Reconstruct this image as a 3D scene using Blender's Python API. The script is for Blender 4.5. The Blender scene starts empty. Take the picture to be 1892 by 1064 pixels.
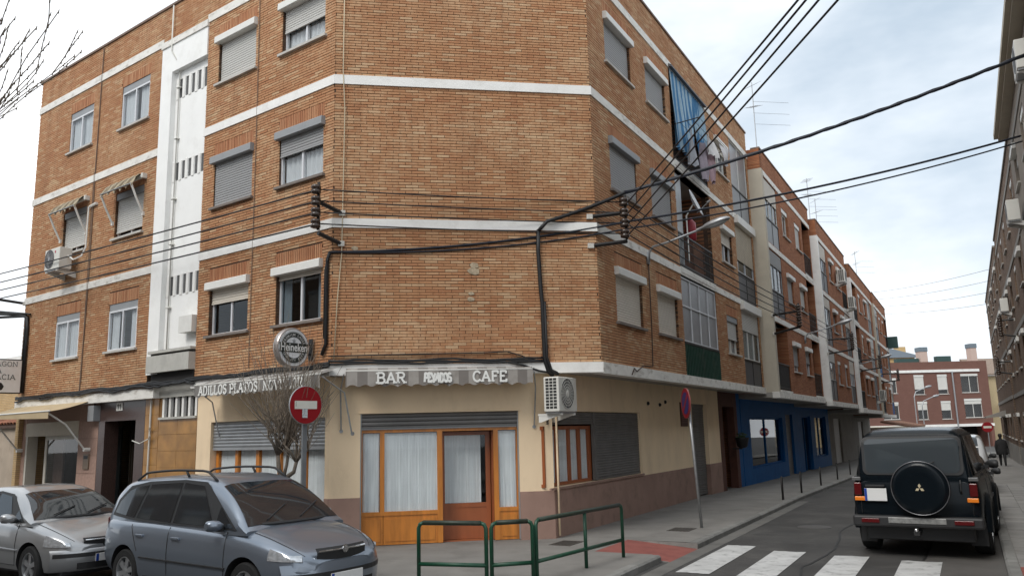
import bpy, bmesh, math, random
import numpy as np
from mathutils import Vector, Matrix
rnd = random.Random(7)
PI = math.pi
scene = bpy.context.scene
COL = scene.collection

# ------------------------------------------------------------------ camera
PITCH, ROLL = math.radians(10.0316), math.radians(-1.4575)
fw = Vector((0, math.cos(PITCH), math.sin(PITCH)))
r0 = Vector((1, 0, 0)); u0 = r0.cross(fw)
rr = r0 * math.cos(ROLL) + u0 * math.sin(ROLL)
uu = u0 * math.cos(ROLL) - r0 * math.sin(ROLL)
cam_d = bpy.data.cameras.new('camera'); cam = bpy.data.objects.new('camera', cam_d)
COL.objects.link(cam)
cam_d.sensor_fit = 'HORIZONTAL'; cam_d.sensor_width = 36.0; cam_d.lens = 36.0 * 1500 / 1892
cam_d.clip_start = 0.1; cam_d.clip_end = 2000
cam.matrix_world = Matrix(((rr.x, uu.x, -fw.x, 0), (rr.y, uu.y, -fw.y, 0), (rr.z, uu.z, -fw.z, 1.9), (0, 0, 0, 1)))
scene.camera = cam

# ------------------------------------------------------------------ sky, sun, exposure
SUN_EL, SUN_AZ = math.radians(48), math.radians(-142)     # azimuth from +Y, clockwise seen from above
sun_dir = Vector((math.sin(SUN_AZ) * math.cos(SUN_EL), math.cos(SUN_AZ) * math.cos(SUN_EL), math.sin(SUN_EL)))
world = bpy.data.worlds.new('World'); scene.world = world; world.use_nodes = True
wn, wl = world.node_tree.nodes, world.node_tree.links
wn.clear()
w_out = wn.new('ShaderNodeOutputWorld'); w_bg = wn.new('ShaderNodeBackground')
w_bg.inputs['Strength'].default_value = 0.115
sky = wn.new('ShaderNodeTexSky'); sky.sky_type = 'NISHITA'; sky.sun_disc = False
sky.sun_elevation = SUN_EL; sky.sun_rotation = SUN_AZ; sky.air_density = 1.0; sky.dust_density = 2.0
tc = wn.new('ShaderNodeTexCoord')
mp = wn.new('ShaderNodeMapping'); mp.inputs['Scale'].default_value = (1.0, 1.0, 2.2); mp.inputs['Location'].default_value = (0.35, 0.1, 0.0)
nz = wn.new('ShaderNodeTexNoise'); nz.inputs['Scale'].default_value = 1.7; nz.inputs['Detail'].default_value = 6; nz.inputs['Roughness'].default_value = 0.55
rp = wn.new('ShaderNodeValToRGB'); rp.color_ramp.elements[0].position = 0.30; rp.color_ramp.elements[1].position = 0.62
rp.color_ramp.elements[0].color = (0.88, 0.88, 0.88, 1); rp.color_ramp.elements[1].color = (1, 1, 1, 1)
cl = wn.new('ShaderNodeValToRGB'); cl.color_ramp.elements[0].position = 0.32; cl.color_ramp.elements[1].position = 0.66
cl.color_ramp.elements[0].color = (4.3, 5.1, 5.9, 1); cl.color_ramp.elements[1].color = (9.7, 9.9, 10.1, 1)
mx = wn.new('ShaderNodeMix'); mx.data_type = 'RGBA'
wl.new(tc.outputs['Generated'], mp.inputs['Vector']); wl.new(mp.outputs['Vector'], nz.inputs['Vector'])
wl.new(nz.outputs['Fac'], rp.inputs['Fac']); wl.new(nz.outputs['Fac'], cl.inputs['Fac'])
wl.new(rp.outputs['Color'], mx.inputs['Factor']); wl.new(sky.outputs['Color'], mx.inputs['A']); wl.new(cl.outputs['Color'], mx.inputs['B'])
wl.new(mx.outputs['Result'], w_bg.inputs['Color']); wl.new(w_bg.outputs['Background'], w_out.inputs['Surface'])
sun_d = bpy.data.lights.new('sun', 'SUN'); sun_d.energy = 1.5; sun_d.angle = math.radians(24); sun_d.color = (1.0, 0.965, 0.91)
sun = bpy.data.objects.new('sun', sun_d); COL.objects.link(sun)
sun.rotation_euler = (-sun_dir).to_track_quat('-Z', 'Y').to_euler(); sun.location = sun_dir * 60
scene.view_settings.view_transform = 'Standard'; scene.view_settings.look = 'None'
scene.view_settings.exposure = 0.36; scene.view_settings.gamma = 1.0; scene.view_settings.use_curve_mapping = False
scene.cycles.max_bounces = 6; scene.cycles.transparent_max_bounces = 12
scene.cycles.use_denoising = True

# ------------------------------------------------------------------ materials
MATS = {}
def mat(name, col, rough=0.7, metal=0.0, spec=0.5, noise=0.0, nscale=8.0, bump=0.0, bscale=60.0, dirt=0.0, dirtcol=(0.12, 0.10, 0.08), dscale=2.0, coat=0.0, stretch=(1, 1, 1), rand=0.0):
    """plain colour varied by noise, patchy wear (dirt) and fine relief"""
    if name in MATS: return MATS[name]
    m = bpy.data.materials.new(name); m.use_nodes = True; MATS[name] = m
    nt = m.node_tree; b = nt.nodes['Principled BSDF']; L = nt.links
    b.inputs['Roughness'].default_value = rough; b.inputs['Metallic'].default_value = metal
    b.inputs['Specular IOR Level'].default_value = spec; b.inputs['Coat Weight'].default_value = coat; b.inputs['Coat Roughness'].default_value = 0.06
    c = (*col, 1); b.inputs['Base Color'].default_value = c
    geo = nt.nodes.new('ShaderNodeNewGeometry'); mp = nt.nodes.new('ShaderNodeMapping'); mp.inputs['Scale'].default_value = stretch
    L.new(geo.outputs['Position'], mp.inputs['Vector'])
    out = None
    def mixc(fac, a, bcol):
        mx = nt.nodes.new('ShaderNodeMix'); mx.data_type = 'RGBA'
        L.new(fac, mx.inputs['Factor'])
        if isinstance(a, tuple): mx.inputs['A'].default_value = a
        else: L.new(a, mx.inputs['A'])
        mx.inputs['B'].default_value = bcol
        return mx.outputs['Result']
    def ramp(sock, p0, p1, v0=0, v1=1):
        mr = nt.nodes.new('ShaderNodeMapRange'); mr.inputs['From Min'].default_value = p0; mr.inputs['From Max'].default_value = p1
        mr.inputs['To Min'].default_value = v0; mr.inputs['To Max'].default_value = v1; L.new(sock, mr.inputs['Value']); return mr.outputs['Result']
    if noise > 0:
        n = nt.nodes.new('ShaderNodeTexNoise'); n.inputs['Scale'].default_value = nscale; n.inputs['Detail'].default_value = 5
        L.new(mp.outputs['Vector'], n.inputs['Vector'])
        d = tuple(v * (1 - noise) for v in col) + (1,); li = tuple(min(1, v * (1 + noise * 0.6)) for v in col) + (1,)
        out = mixc(ramp(n.outputs['Fac'], 0.3, 0.7), d, li)
    if rand > 0:
        oi = nt.nodes.new('ShaderNodeObjectInfo')
        mr = ramp(oi.outputs['Random'], 0, 1, 0, rand)
        out = mixc(mr, out if out is not None else c, tuple(v * 0.45 for v in col) + (1,))
    if dirt > 0:
        n2 = nt.nodes.new('ShaderNodeTexNoise'); n2.inputs['Scale'].default_value = dscale; n2.inputs['Detail'].default_value = 8; n2.inputs['Roughness'].default_value = 0.65
        L.new(mp.outputs['Vector'], n2.inputs['Vector'])
        out = mixc(ramp(n2.outputs['Fac'], 0.52, 0.75, 0, dirt), out if out is not None else c, (*dirtcol, 1))
    if out is not None: L.new(out, b.inputs['Base Color'])
    if bump > 0:
        n3 = nt.nodes.new('ShaderNodeTexNoise'); n3.inputs['Scale'].default_value = bscale; n3.inputs['Detail'].default_value = 4
        L.new(geo.outputs['Position'], n3.inputs['Vector'])
        bp = nt.nodes.new('ShaderNodeBump'); bp.inputs['Strength'].default_value = bump; bp.inputs['Distance'].default_value = 0.02
        L.new(n3.outputs['Fac'], bp.inputs['Height']); L.new(bp.outputs['Normal'], b.inputs['Normal'])
    return m

def brick_mat(name, cols, pale=(0.66, 0.46, 0.28), palefac=0.5):
    """one brick = one mesh island or one object: colour picked per brick, blotched by noise"""
    m = bpy.data.materials.new(name); m.use_nodes = True; MATS[name] = m
    nt = m.node_tree; b = nt.nodes['Principled BSDF']; L = nt.links; b.inputs['Roughness'].default_value = 0.85; b.inputs['Specular IOR Level'].default_value = 0.25
    geo = nt.nodes.new('ShaderNodeNewGeometry'); oi = nt.nodes.new('ShaderNodeObjectInfo')
    ad = nt.nodes.new('ShaderNodeMath'); ad.operation = 'ADD'; L.new(geo.outputs['Random Per Island'], ad.inputs[0]); L.new(oi.outputs['Random'], ad.inputs[1])
    fr = nt.nodes.new('ShaderNodeMath'); fr.operation = 'FRACT'; L.new(ad.outputs[0], fr.inputs[0])
    cr = nt.nodes.new('ShaderNodeValToRGB'); cr.color_ramp.interpolation = 'LINEAR'
    e = cr.color_ramp.elements; e[0].position = 0; e[0].color = (*cols[0], 1); e[1].position = 1; e[1].color = (*cols[-1], 1)
    for i, c in enumerate(cols[1:-1]):
        q = e.new((i + 1) / (len(cols) - 1)); q.color = (*c, 1)
    L.new(fr.outputs[0], cr.inputs['Fac'])
    n = nt.nodes.new('ShaderNodeTexNoise'); n.inputs['Scale'].default_value = 6.5; n.inputs['Detail'].default_value = 4; n.inputs['Roughness'].default_value = 0.7
    L.new(geo.outputs['Position'], n.inputs['Vector'])
    n2 = nt.nodes.new('ShaderNodeTexNoise'); n2.inputs['Scale'].default_value = 0.55; n2.inputs['Detail'].default_value = 3
    L.new(geo.outputs['Position'], n2.inputs['Vector'])
    s = nt.nodes.new('ShaderNodeMath'); s.operation = 'MULTIPLY'; L.new(n.outputs['Fac'], s.inputs[0]); L.new(n2.outputs['Fac'], s.inputs[1])
    mr = nt.nodes.new('ShaderNodeMapRange'); mr.inputs['From Min'].default_value = 0.23; mr.inputs['From Max'].default_value = 0.40; mr.inputs['To Max'].default_value = palefac
    L.new(s.outputs[0], mr.inputs['Value'])
    mx = nt.nodes.new('ShaderNodeMix'); mx.data_type = 'RGBA'; mx.inputs['B'].default_value = (*pale, 1)
    L.new(mr.outputs['Result'], mx.inputs['Factor']); L.new(cr.outputs['Color'], mx.inputs['A'])
    # grime with a shape of its own
    n4 = nt.nodes.new('ShaderNodeTexNoise'); n4.inputs['Scale'].default_value = 0.9; n4.inputs['Detail'].default_value = 7; n4.inputs['Roughness'].default_value = 0.7
    L.new(geo.outputs['Position'], n4.inputs['Vector'])
    mr4 = nt.nodes.new('ShaderNodeMapRange'); mr4.inputs['From Min'].default_value = 0.5; mr4.inputs['From Max'].default_value = 0.8; mr4.inputs['To Max'].default_value = 0.3
    L.new(n4.outputs['Fac'], mr4.inputs['Value'])
    mx4 = nt.nodes.new('ShaderNodeMix'); mx4.data_type = 'RGBA'; mx4.inputs['B'].default_value = (cols[0][0] * 0.5, cols[0][1] * 0.5, cols[0][2] * 0.5, 1)
    L.new(mr4.outputs['Result'], mx4.inputs['Factor']); L.new(mx.outputs['Result'], mx4.inputs['A'])
    # rain streaks
    mps = nt.nodes.new('ShaderNodeMapping'); mps.inputs['Scale'].default_value = (3.0, 3.0, 0.16); L.new(geo.outputs['Position'], mps.inputs['Vector'])
    n5 = nt.nodes.new('ShaderNodeTexNoise'); n5.inputs['Scale'].default_value = 1.0; n5.inputs['Detail'].default_value = 6; n5.inputs['Roughness'].default_value = 0.7; L.new(mps.outputs['Vector'], n5.inputs['Vector'])
    mr5 = nt.nodes.new('ShaderNodeMapRange'); mr5.inputs['From Min'].default_value = 0.5; mr5.inputs['From Max'].default_value = 0.72; mr5.inputs['To Max'].default_value = 0.32; L.new(n5.outputs['Fac'], mr5.inputs['Value'])
    mx5 = nt.nodes.new('ShaderNodeMix'); mx5.data_type = 'RGBA'; mx5.inputs['B'].default_value = (cols[0][0] * 0.55, cols[0][1] * 0.6, cols[0][2] * 0.65, 1); L.new(mr5.outputs['Result'], mx5.inputs['Factor']); L.new(mx4.outputs['Result'], mx5.inputs['A'])
    L.new(mx5.outputs['Result'], b.inputs['Base Color'])
    n3 = nt.nodes.new('ShaderNodeTexNoise'); n3.inputs['Scale'].default_value = 90; L.new(geo.outputs['Position'], n3.inputs['Vector'])
    bp = nt.nodes.new('ShaderNodeBump'); bp.inputs['Strength'].default_value = 0.35; bp.inputs['Distance'].default_value = 0.006
    L.new(n3.outputs['Fac'], bp.inputs['Height']); L.new(bp.outputs['Normal'], b.inputs['Normal'])
    return m

def brick_tex_mat(name, c1, c2, mortar, d, scale=1.0, noise=0.35):
    """far brick walls: bricks too small to tell apart, laid by a brick texture along direction d"""
    m = bpy.data.materials.new(name); m.use_nodes = True; MATS[name] = m
    nt = m.node_tree; b = nt.nodes['Principled BSDF']; L = nt.links; b.inputs['Roughness'].default_value = 0.9; b.inputs['Specular IOR Level'].default_value = 0.2
    geo = nt.nodes.new('ShaderNodeNewGeometry')
    dot = nt.nodes.new('ShaderNodeVectorMath'); dot.operation = 'DOT_PRODUCT'; dot.inputs[1].default_value = (d[0], d[1], 0)
    L.new(geo.outputs['Position'], dot.inputs[0])
    sx = nt.nodes.new('ShaderNodeSeparateXYZ'); L.new(geo.outputs['Position'], sx.inputs[0])
    cb = nt.nodes.new('ShaderNodeCombineXYZ'); L.new(dot.outputs['Value'], cb.inputs['X']); L.new(sx.outputs['Z'], cb.inputs['Y'])
    bt = nt.nodes.new('ShaderNodeTexBrick'); bt.inputs['Scale'].default_value = scale
    bt.inputs['Brick Width'].default_value = 0.25; bt.inputs['Row Height'].default_value = 0.0575; bt.inputs['Mortar Size'].default_value = 0.008
    bt.inputs['Color1'].default_value = (*c1, 1); bt.inputs['Color2'].default_value = (*c2, 1); bt.inputs['Mortar'].default_value = (*mortar, 1); bt.inputs['Bias'].default_value = 0.0
    L.new(cb.outputs[0], bt.inputs['Vector'])
    n = nt.nodes.new('ShaderNodeTexNoise'); n.inputs['Scale'].default_value = 1.3; n.inputs['Detail'].default_value = 7; L.new(geo.outputs['Position'], n.inputs['Vector'])
    mr = nt.nodes.new('ShaderNodeMapRange'); mr.inputs['From Min'].default_value = 0.4; mr.inputs['From Max'].default_value = 0.7; mr.inputs['To Max'].default_value = noise
    L.new(n.outputs['Fac'], mr.inputs['Value'])
    mx = nt.nodes.new('ShaderNodeMix'); mx.data_type = 'RGBA'; mx.inputs['B'].default_value = tuple(v * 0.5 for v in c1) + (1,)
    L.new(mr.outputs['Result'], mx.inputs['Factor']); L.new(bt.outputs['Color'], mx.inputs['A']); L.new(mx.outputs['Result'], b.inputs['Base Color'])
    bp = nt.nodes.new('ShaderNodeBump'); bp.inputs['Strength'].default_value = 0.5; bp.inputs['Distance'].default_value = 0.008; bp.invert = True
    L.new(bt.outputs['Fac'], bp.inputs['Height']); L.new(bp.outputs['Normal'], b.inputs['Normal'])
    return m

def glass_mat(name, tint=(0.975, 0.985, 0.985), dark=0.0, rough=0.02):
    m = bpy.data.materials.new(name); m.use_nodes = True; MATS[name] = m
    nt = m.node_tree; L = nt.links; nt.nodes.remove(nt.nodes['Principled BSDF']); out = nt.nodes['Material Output']
    gl = nt.nodes.new('ShaderNodeBsdfGlossy'); gl.inputs['Roughness'].default_value = rough
    tr = nt.nodes.new('ShaderNodeBsdfTransparent'); tr.inputs['Color'].default_value = (*tint, 1)
    fn = nt.nodes.new('ShaderNodeFresnel'); fn.inputs['IOR'].default_value = 1.42
    ad = nt.nodes.new('ShaderNodeMath'); ad.operation = 'ADD'; ad.inputs[1].default_value = 0.03; L.new(fn.outputs[0], ad.inputs[0])
    gb = nt.nodes.new('ShaderNodeNewGeometry'); iv = nt.nodes.new('ShaderNodeMath'); iv.operation = 'SUBTRACT'; iv.inputs[0].default_value = 1.0; L.new(gb.outputs['Backfacing'], iv.inputs[1])
    mu = nt.nodes.new('ShaderNodeMath'); mu.operation = 'MULTIPLY'; L.new(ad.outputs[0], mu.inputs[0]); L.new(iv.outputs[0], mu.inputs[1])
    mx = nt.nodes.new('ShaderNodeMixShader'); L.new(mu.outputs[0], mx.inputs['Fac']); L.new(tr.outputs[0], mx.inputs[1]); L.new(gl.outputs[0], mx.inputs[2])
    L.new(mx.outputs[0], out.inputs['Surface'])
    return m

def stripe_mat(name, d, c1, c2, width, dirt=0.3, dirtcol=(0.15, 0.13, 0.11)):
    m = bpy.data.materials.new(name); m.use_nodes = True; MATS[name] = m
    nt = m.node_tree; b = nt.nodes['Principled BSDF']; L = nt.links; b.inputs['Roughness'].default_value = 0.9
    geo = nt.nodes.new('ShaderNodeNewGeometry'); dot = nt.nodes.new('ShaderNodeVectorMath'); dot.operation = 'DOT_PRODUCT'; dot.inputs[1].default_value = (d[0] / width, d[1] / width, 0)
    L.new(geo.outputs['Position'], dot.inputs[0])
    fr = nt.nodes.new('ShaderNodeMath'); fr.operation = 'FRACT'; L.new(dot.outputs['Value'], fr.inputs[0])
    gt = nt.nodes.new('ShaderNodeMath'); gt.operation = 'GREATER_THAN'; gt.inputs[1].default_value = 0.5; L.new(fr.outputs[0], gt.inputs[0])
    mx = nt.nodes.new('ShaderNodeMix'); mx.data_type = 'RGBA'; mx.inputs['A'].default_value = (*c1, 1); mx.inputs['B'].default_value = (*c2, 1); L.new(gt.outputs[0], mx.inputs['Factor'])
    n = nt.nodes.new('ShaderNodeTexNoise'); n.inputs['Scale'].default_value = 7; n.inputs['Detail'].default_value = 6; L.new(geo.outputs['Position'], n.inputs['Vector'])
    mr = nt.nodes.new('ShaderNodeMapRange'); mr.inputs['From Min'].default_value = 0.45; mr.inputs['From Max'].default_value = 0.75; mr.inputs['To Max'].default_value = dirt; L.new(n.outputs['Fac'], mr.inputs['Value'])
    m2 = nt.nodes.new('ShaderNodeMix'); m2.data_type = 'RGBA'; m2.inputs['B'].default_value = (*dirtcol, 1); L.new(mr.outputs['Result'], m2.inputs['Factor']); L.new(mx.outputs['Result'], m2.inputs['A'])
    L.new(m2.outputs['Result'], b.inputs['Base Color'])
    return m

dL = Vector((-0.80120, 0.59838, 0)); nL = Vector((-0.59838, -0.80120, 0))
dC = Vector((0.98628, 0.16510, 0)); nC = Vector((0.16510, -0.98628, 0))
dR = Vector((0.48282, 0.87572, 0)); nR = Vector((0.87572, -0.48282, 0))
BRICK = brick_mat('corner brick', [(0.41, 0.190, 0.094), (0.445, 0.222, 0.112), (0.47, 0.246, 0.126), (0.46, 0.234, 0.118), (0.49, 0.275, 0.148), (0.56, 0.375, 0.225)])
SOLDIER = brick_mat('soldier brick', [(0.36, 0.15, 0.075), (0.44, 0.20, 0.10), (0.50, 0.26, 0.14), (0.40, 0.17, 0.085)], palefac=0.2)
MORTAR = mat('mortar', (0.085, 0.052, 0.035), 0.95, noise=0.3, nscale=5)
WHITE = mat('white paint', (0.84, 0.83, 0.80), 0.7, noise=0.05, nscale=3, dirt=0.35, dirtcol=(0.42, 0.38, 0.32), dscale=2.6, bump=0.15, bscale=40)
WORN = mat('worn white paint', (0.78, 0.76, 0.71), 0.75, noise=0.1, nscale=3, dirt=0.8, dirtcol=(0.30, 0.26, 0.21), dscale=3.2, stretch=(1, 1, 2.2), bump=0.2)
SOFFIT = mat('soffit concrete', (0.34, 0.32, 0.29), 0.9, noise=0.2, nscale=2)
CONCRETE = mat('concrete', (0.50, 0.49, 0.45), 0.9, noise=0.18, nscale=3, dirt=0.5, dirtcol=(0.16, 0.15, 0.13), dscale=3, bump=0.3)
CREAM = mat('cream render', (0.88, 0.695, 0.475), 0.85, noise=0.07, nscale=1.6, dirt=0.45, dirtcol=(0.58, 0.43, 0.28), dscale=1.7, stretch=(1, 1, .45), bump=0.12, bscale=25)
WAINS = mat('brown painted base', (0.33, 0.21, 0.168), 0.8, noise=0.14, nscale=2, dirt=0.7, dirtcol=(0.17, 0.12, 0.09), dscale=2.4, bump=0.12, bscale=25)
ALU = mat('aluminium', (0.66, 0.67, 0.69), 0.45, metal=0.1, noise=0.05)
ALUD = mat('dull aluminium', (0.32, 0.33, 0.34), 0.45, metal=0.3)
GREYBOX = mat('grey painted metal', (0.28, 0.29, 0.30), 0.55, noise=0.08, nscale=4, dirt=0.2)
WHITEBOX = mat('white painted metal', (0.72, 0.71, 0.67), 0.5, noise=0.05, dirt=0.2, dirtcol=(0.45, 0.42, 0.36))
SH_GREY = mat('grey shutter', (0.33, 0.33, 0.33), 0.55, noise=0.06, nscale=2, dirt=0.15)
SH_LIGHT = mat('pale grey shutter', (0.55, 0.54, 0.51), 0.55, noise=0.05, nscale=2, dirt=0.12)
SH_BEIGE = mat('beige shutter', (0.66, 0.61, 0.53), 0.55, noise=0.05, nscale=2, dirt=0.12)
SH_DARK = mat('dark shutter', (0.17, 0.165, 0.16), 0.5, noise=0.15, nscale=3, metal=0.2, dirt=0.3)
SH_STEEL = mat('steel shutter', (0.36, 0.37, 0.38), 0.4, metal=0.4, noise=0.12, nscale=5, dirt=0.25)
SILL = mat('stone sill', (0.52, 0.50, 0.46), 0.8, noise=0.15, dirt=0.4)
SILLD = mat('dark stone sill', (0.20, 0.17, 0.15), 0.8, noise=0.15, dirt=0.3)
GLASS = glass_mat('window glass')
GLASSD = glass_mat('dusky glass', (0.72, 0.76, 0.78))
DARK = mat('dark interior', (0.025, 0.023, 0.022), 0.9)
CURTAIN = mat('net curtain', (0.50, 0.52, 0.54), 0.95, noise=0.08, nscale=20, stretch=(1, 1, 0.1))
CURTAINB = mat('cafe curtain', (0.74, 0.77, 0.79), 0.95, noise=0.12, nscale=18, stretch=(1, 1, 0.08))
ORANGE = mat('orange varnished wood', (0.56, 0.20, 0.028), 0.45, noise=0.3, nscale=9, stretch=(1, 1, 0.15), coat=0.2)
ORANGED = mat('reddish varnished wood', (0.33, 0.095, 0.03), 0.45, noise=0.15, nscale=9, stretch=(1, 1, 0.15), coat=0.2)
BLACK = mat('black rubber', (0.012, 0.012, 0.012), 0.6)
BLKMETAL = mat('black painted iron', (0.018, 0.016, 0.015), 0.5, noise=0.3, nscale=10)
CABLE = mat('black cable', (0.010, 0.010, 0.011), 0.55)
GALV = mat('galvanised steel', (0.38, 0.39, 0.40), 0.45, metal=0.6, noise=0.15, nscale=12)
GREEN = mat('green painted rail', (0.008, 0.062, 0.032), 0.4, noise=0.2, nscale=12, dirt=0.5, dirtcol=(0.05, 0.045, 0.03), dscale=9)
GREEND = mat('dark green painted iron', (0.012, 0.055, 0.035), 0.5, noise=0.25, nscale=8, dirt=0.4)
WOODGREY = mat('weathered wood rail', (0.10, 0.085, 0.07), 0.7, noise=0.3, nscale=14)
PLASTIC = mat('ivory plastic', (0.66, 0.65, 0.60), 0.5, noise=0.03, dirt=0.2, dirtcol=(0.4, 0.37, 0.31))
PINK = mat('pink stone', (0.40, 0.255, 0.20), 0.75, noise=0.15, nscale=14, dirt=0.3, dirtcol=(0.28, 0.18, 0.14), dscale=5, rand=0.3)
OCHRE = mat('ochre glazed tile', (0.40, 0.20, 0.05), 0.35, noise=0.3, nscale=3, dirt=0.5, dirtcol=(0.28, 0.12, 0.03), dscale=4, rand=0.25)
GRANITE = mat('red granite', (0.075, 0.045, 0.038), 0.3, noise=0.6, nscale=60)
ASPHALT = mat('asphalt', (0.066, 0.063, 0.060), 0.88, noise=0.35, nscale=0.9, dirt=0.7, dirtcol=(0.115, 0.108, 0.10), dscale=1.6, bump=0.7, bscale=110)
PAVE = mat('pavement concrete', (0.20, 0.19, 0.175), 0.9, noise=0.16, nscale=1.5, dirt=0.6, dirtcol=(0.11, 0.10, 0.09), dscale=1.3, bump=0.3, bscale=60)
KERB = mat('kerb stone', (0.24, 0.235, 0.22), 0.9, noise=0.2, nscale=4, dirt=0.6, dirtcol=(0.10, 0.095, 0.085), dscale=3, bump=0.4, rand=0.35)
REDTILE = mat('red paving', (0.25, 0.075, 0.06), 0.85, noise=0.25, nscale=4, dirt=0.5, dirtcol=(0.15, 0.075, 0.06), dscale=4)
PAINT = mat('road paint', (0.52, 0.52, 0.51), 0.75, noise=0.15, nscale=3, dirt=0.95, dirtcol=(0.12, 0.12, 0.115), dscale=5)
BARK = mat('bark', (0.13, 0.11, 0.09), 0.9, noise=0.35, nscale=20)
TWIG = mat('twig', (0.22, 0.18, 0.14), 0.9, noise=0.3, nscale=15)
BLUEP = mat('blue painted shopfront', (0.008, 0.10, 0.30), 0.6, spec=0.15, noise=0.12, nscale=3)
ROOFTILE = mat('clay roof tile', (0.34, 0.145, 0.085), 0.85, noise=0.35, nscale=7, dirt=0.6, dirtcol=(0.13, 0.09, 0.07), dscale=5, rand=0.4)
YBRICK = brick_tex_mat('yellow brick', (0.50, 0.34, 0.17), (0.56, 0.40, 0.22), (0.36, 0.27, 0.17), dL)
ROWBRICK = brick_tex_mat('row brick', (0.34, 0.125, 0.060), (0.46, 0.20, 0.10), (0.15, 0.09, 0.06), dR)
REDBRICK = brick_tex_mat('red end brick', (0.185, 0.092, 0.072), (0.215, 0.108, 0.084), (0.165, 0.095, 0.08), Vector((1, 0, 0)), noise=0.15)
TANBRICK = brick_tex_mat('tan row brick', (0.20, 0.135, 0.095), (0.25, 0.175, 0.125), (0.12, 0.09, 0.07), dR)

# ------------------------------------------------------------------ mesh helpers
class Fr:
    """a vertical facade frame: s along it, o outward, z up"""
    def __init__(self, O, d, n): self.O = Vector(O); self.d = d; self.n = n; self.flip = d.cross(n).z < 0
    def P(self, s, o, z): p = self.O + self.d * s + self.n * o; return Vector((p.x, p.y, z))
A0 = Vector((-3.388, 15.043, 0)); B0 = Vector((1.718, 15.898, 0))
LF, CF, RF = Fr(A0, dL, nL), Fr(A0, dC, nC), Fr(B0, dR, nR)
W0 = Fr((0, 0, 0), Vector((1, 0, 0)), Vector((0, 1, 0)))

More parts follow.
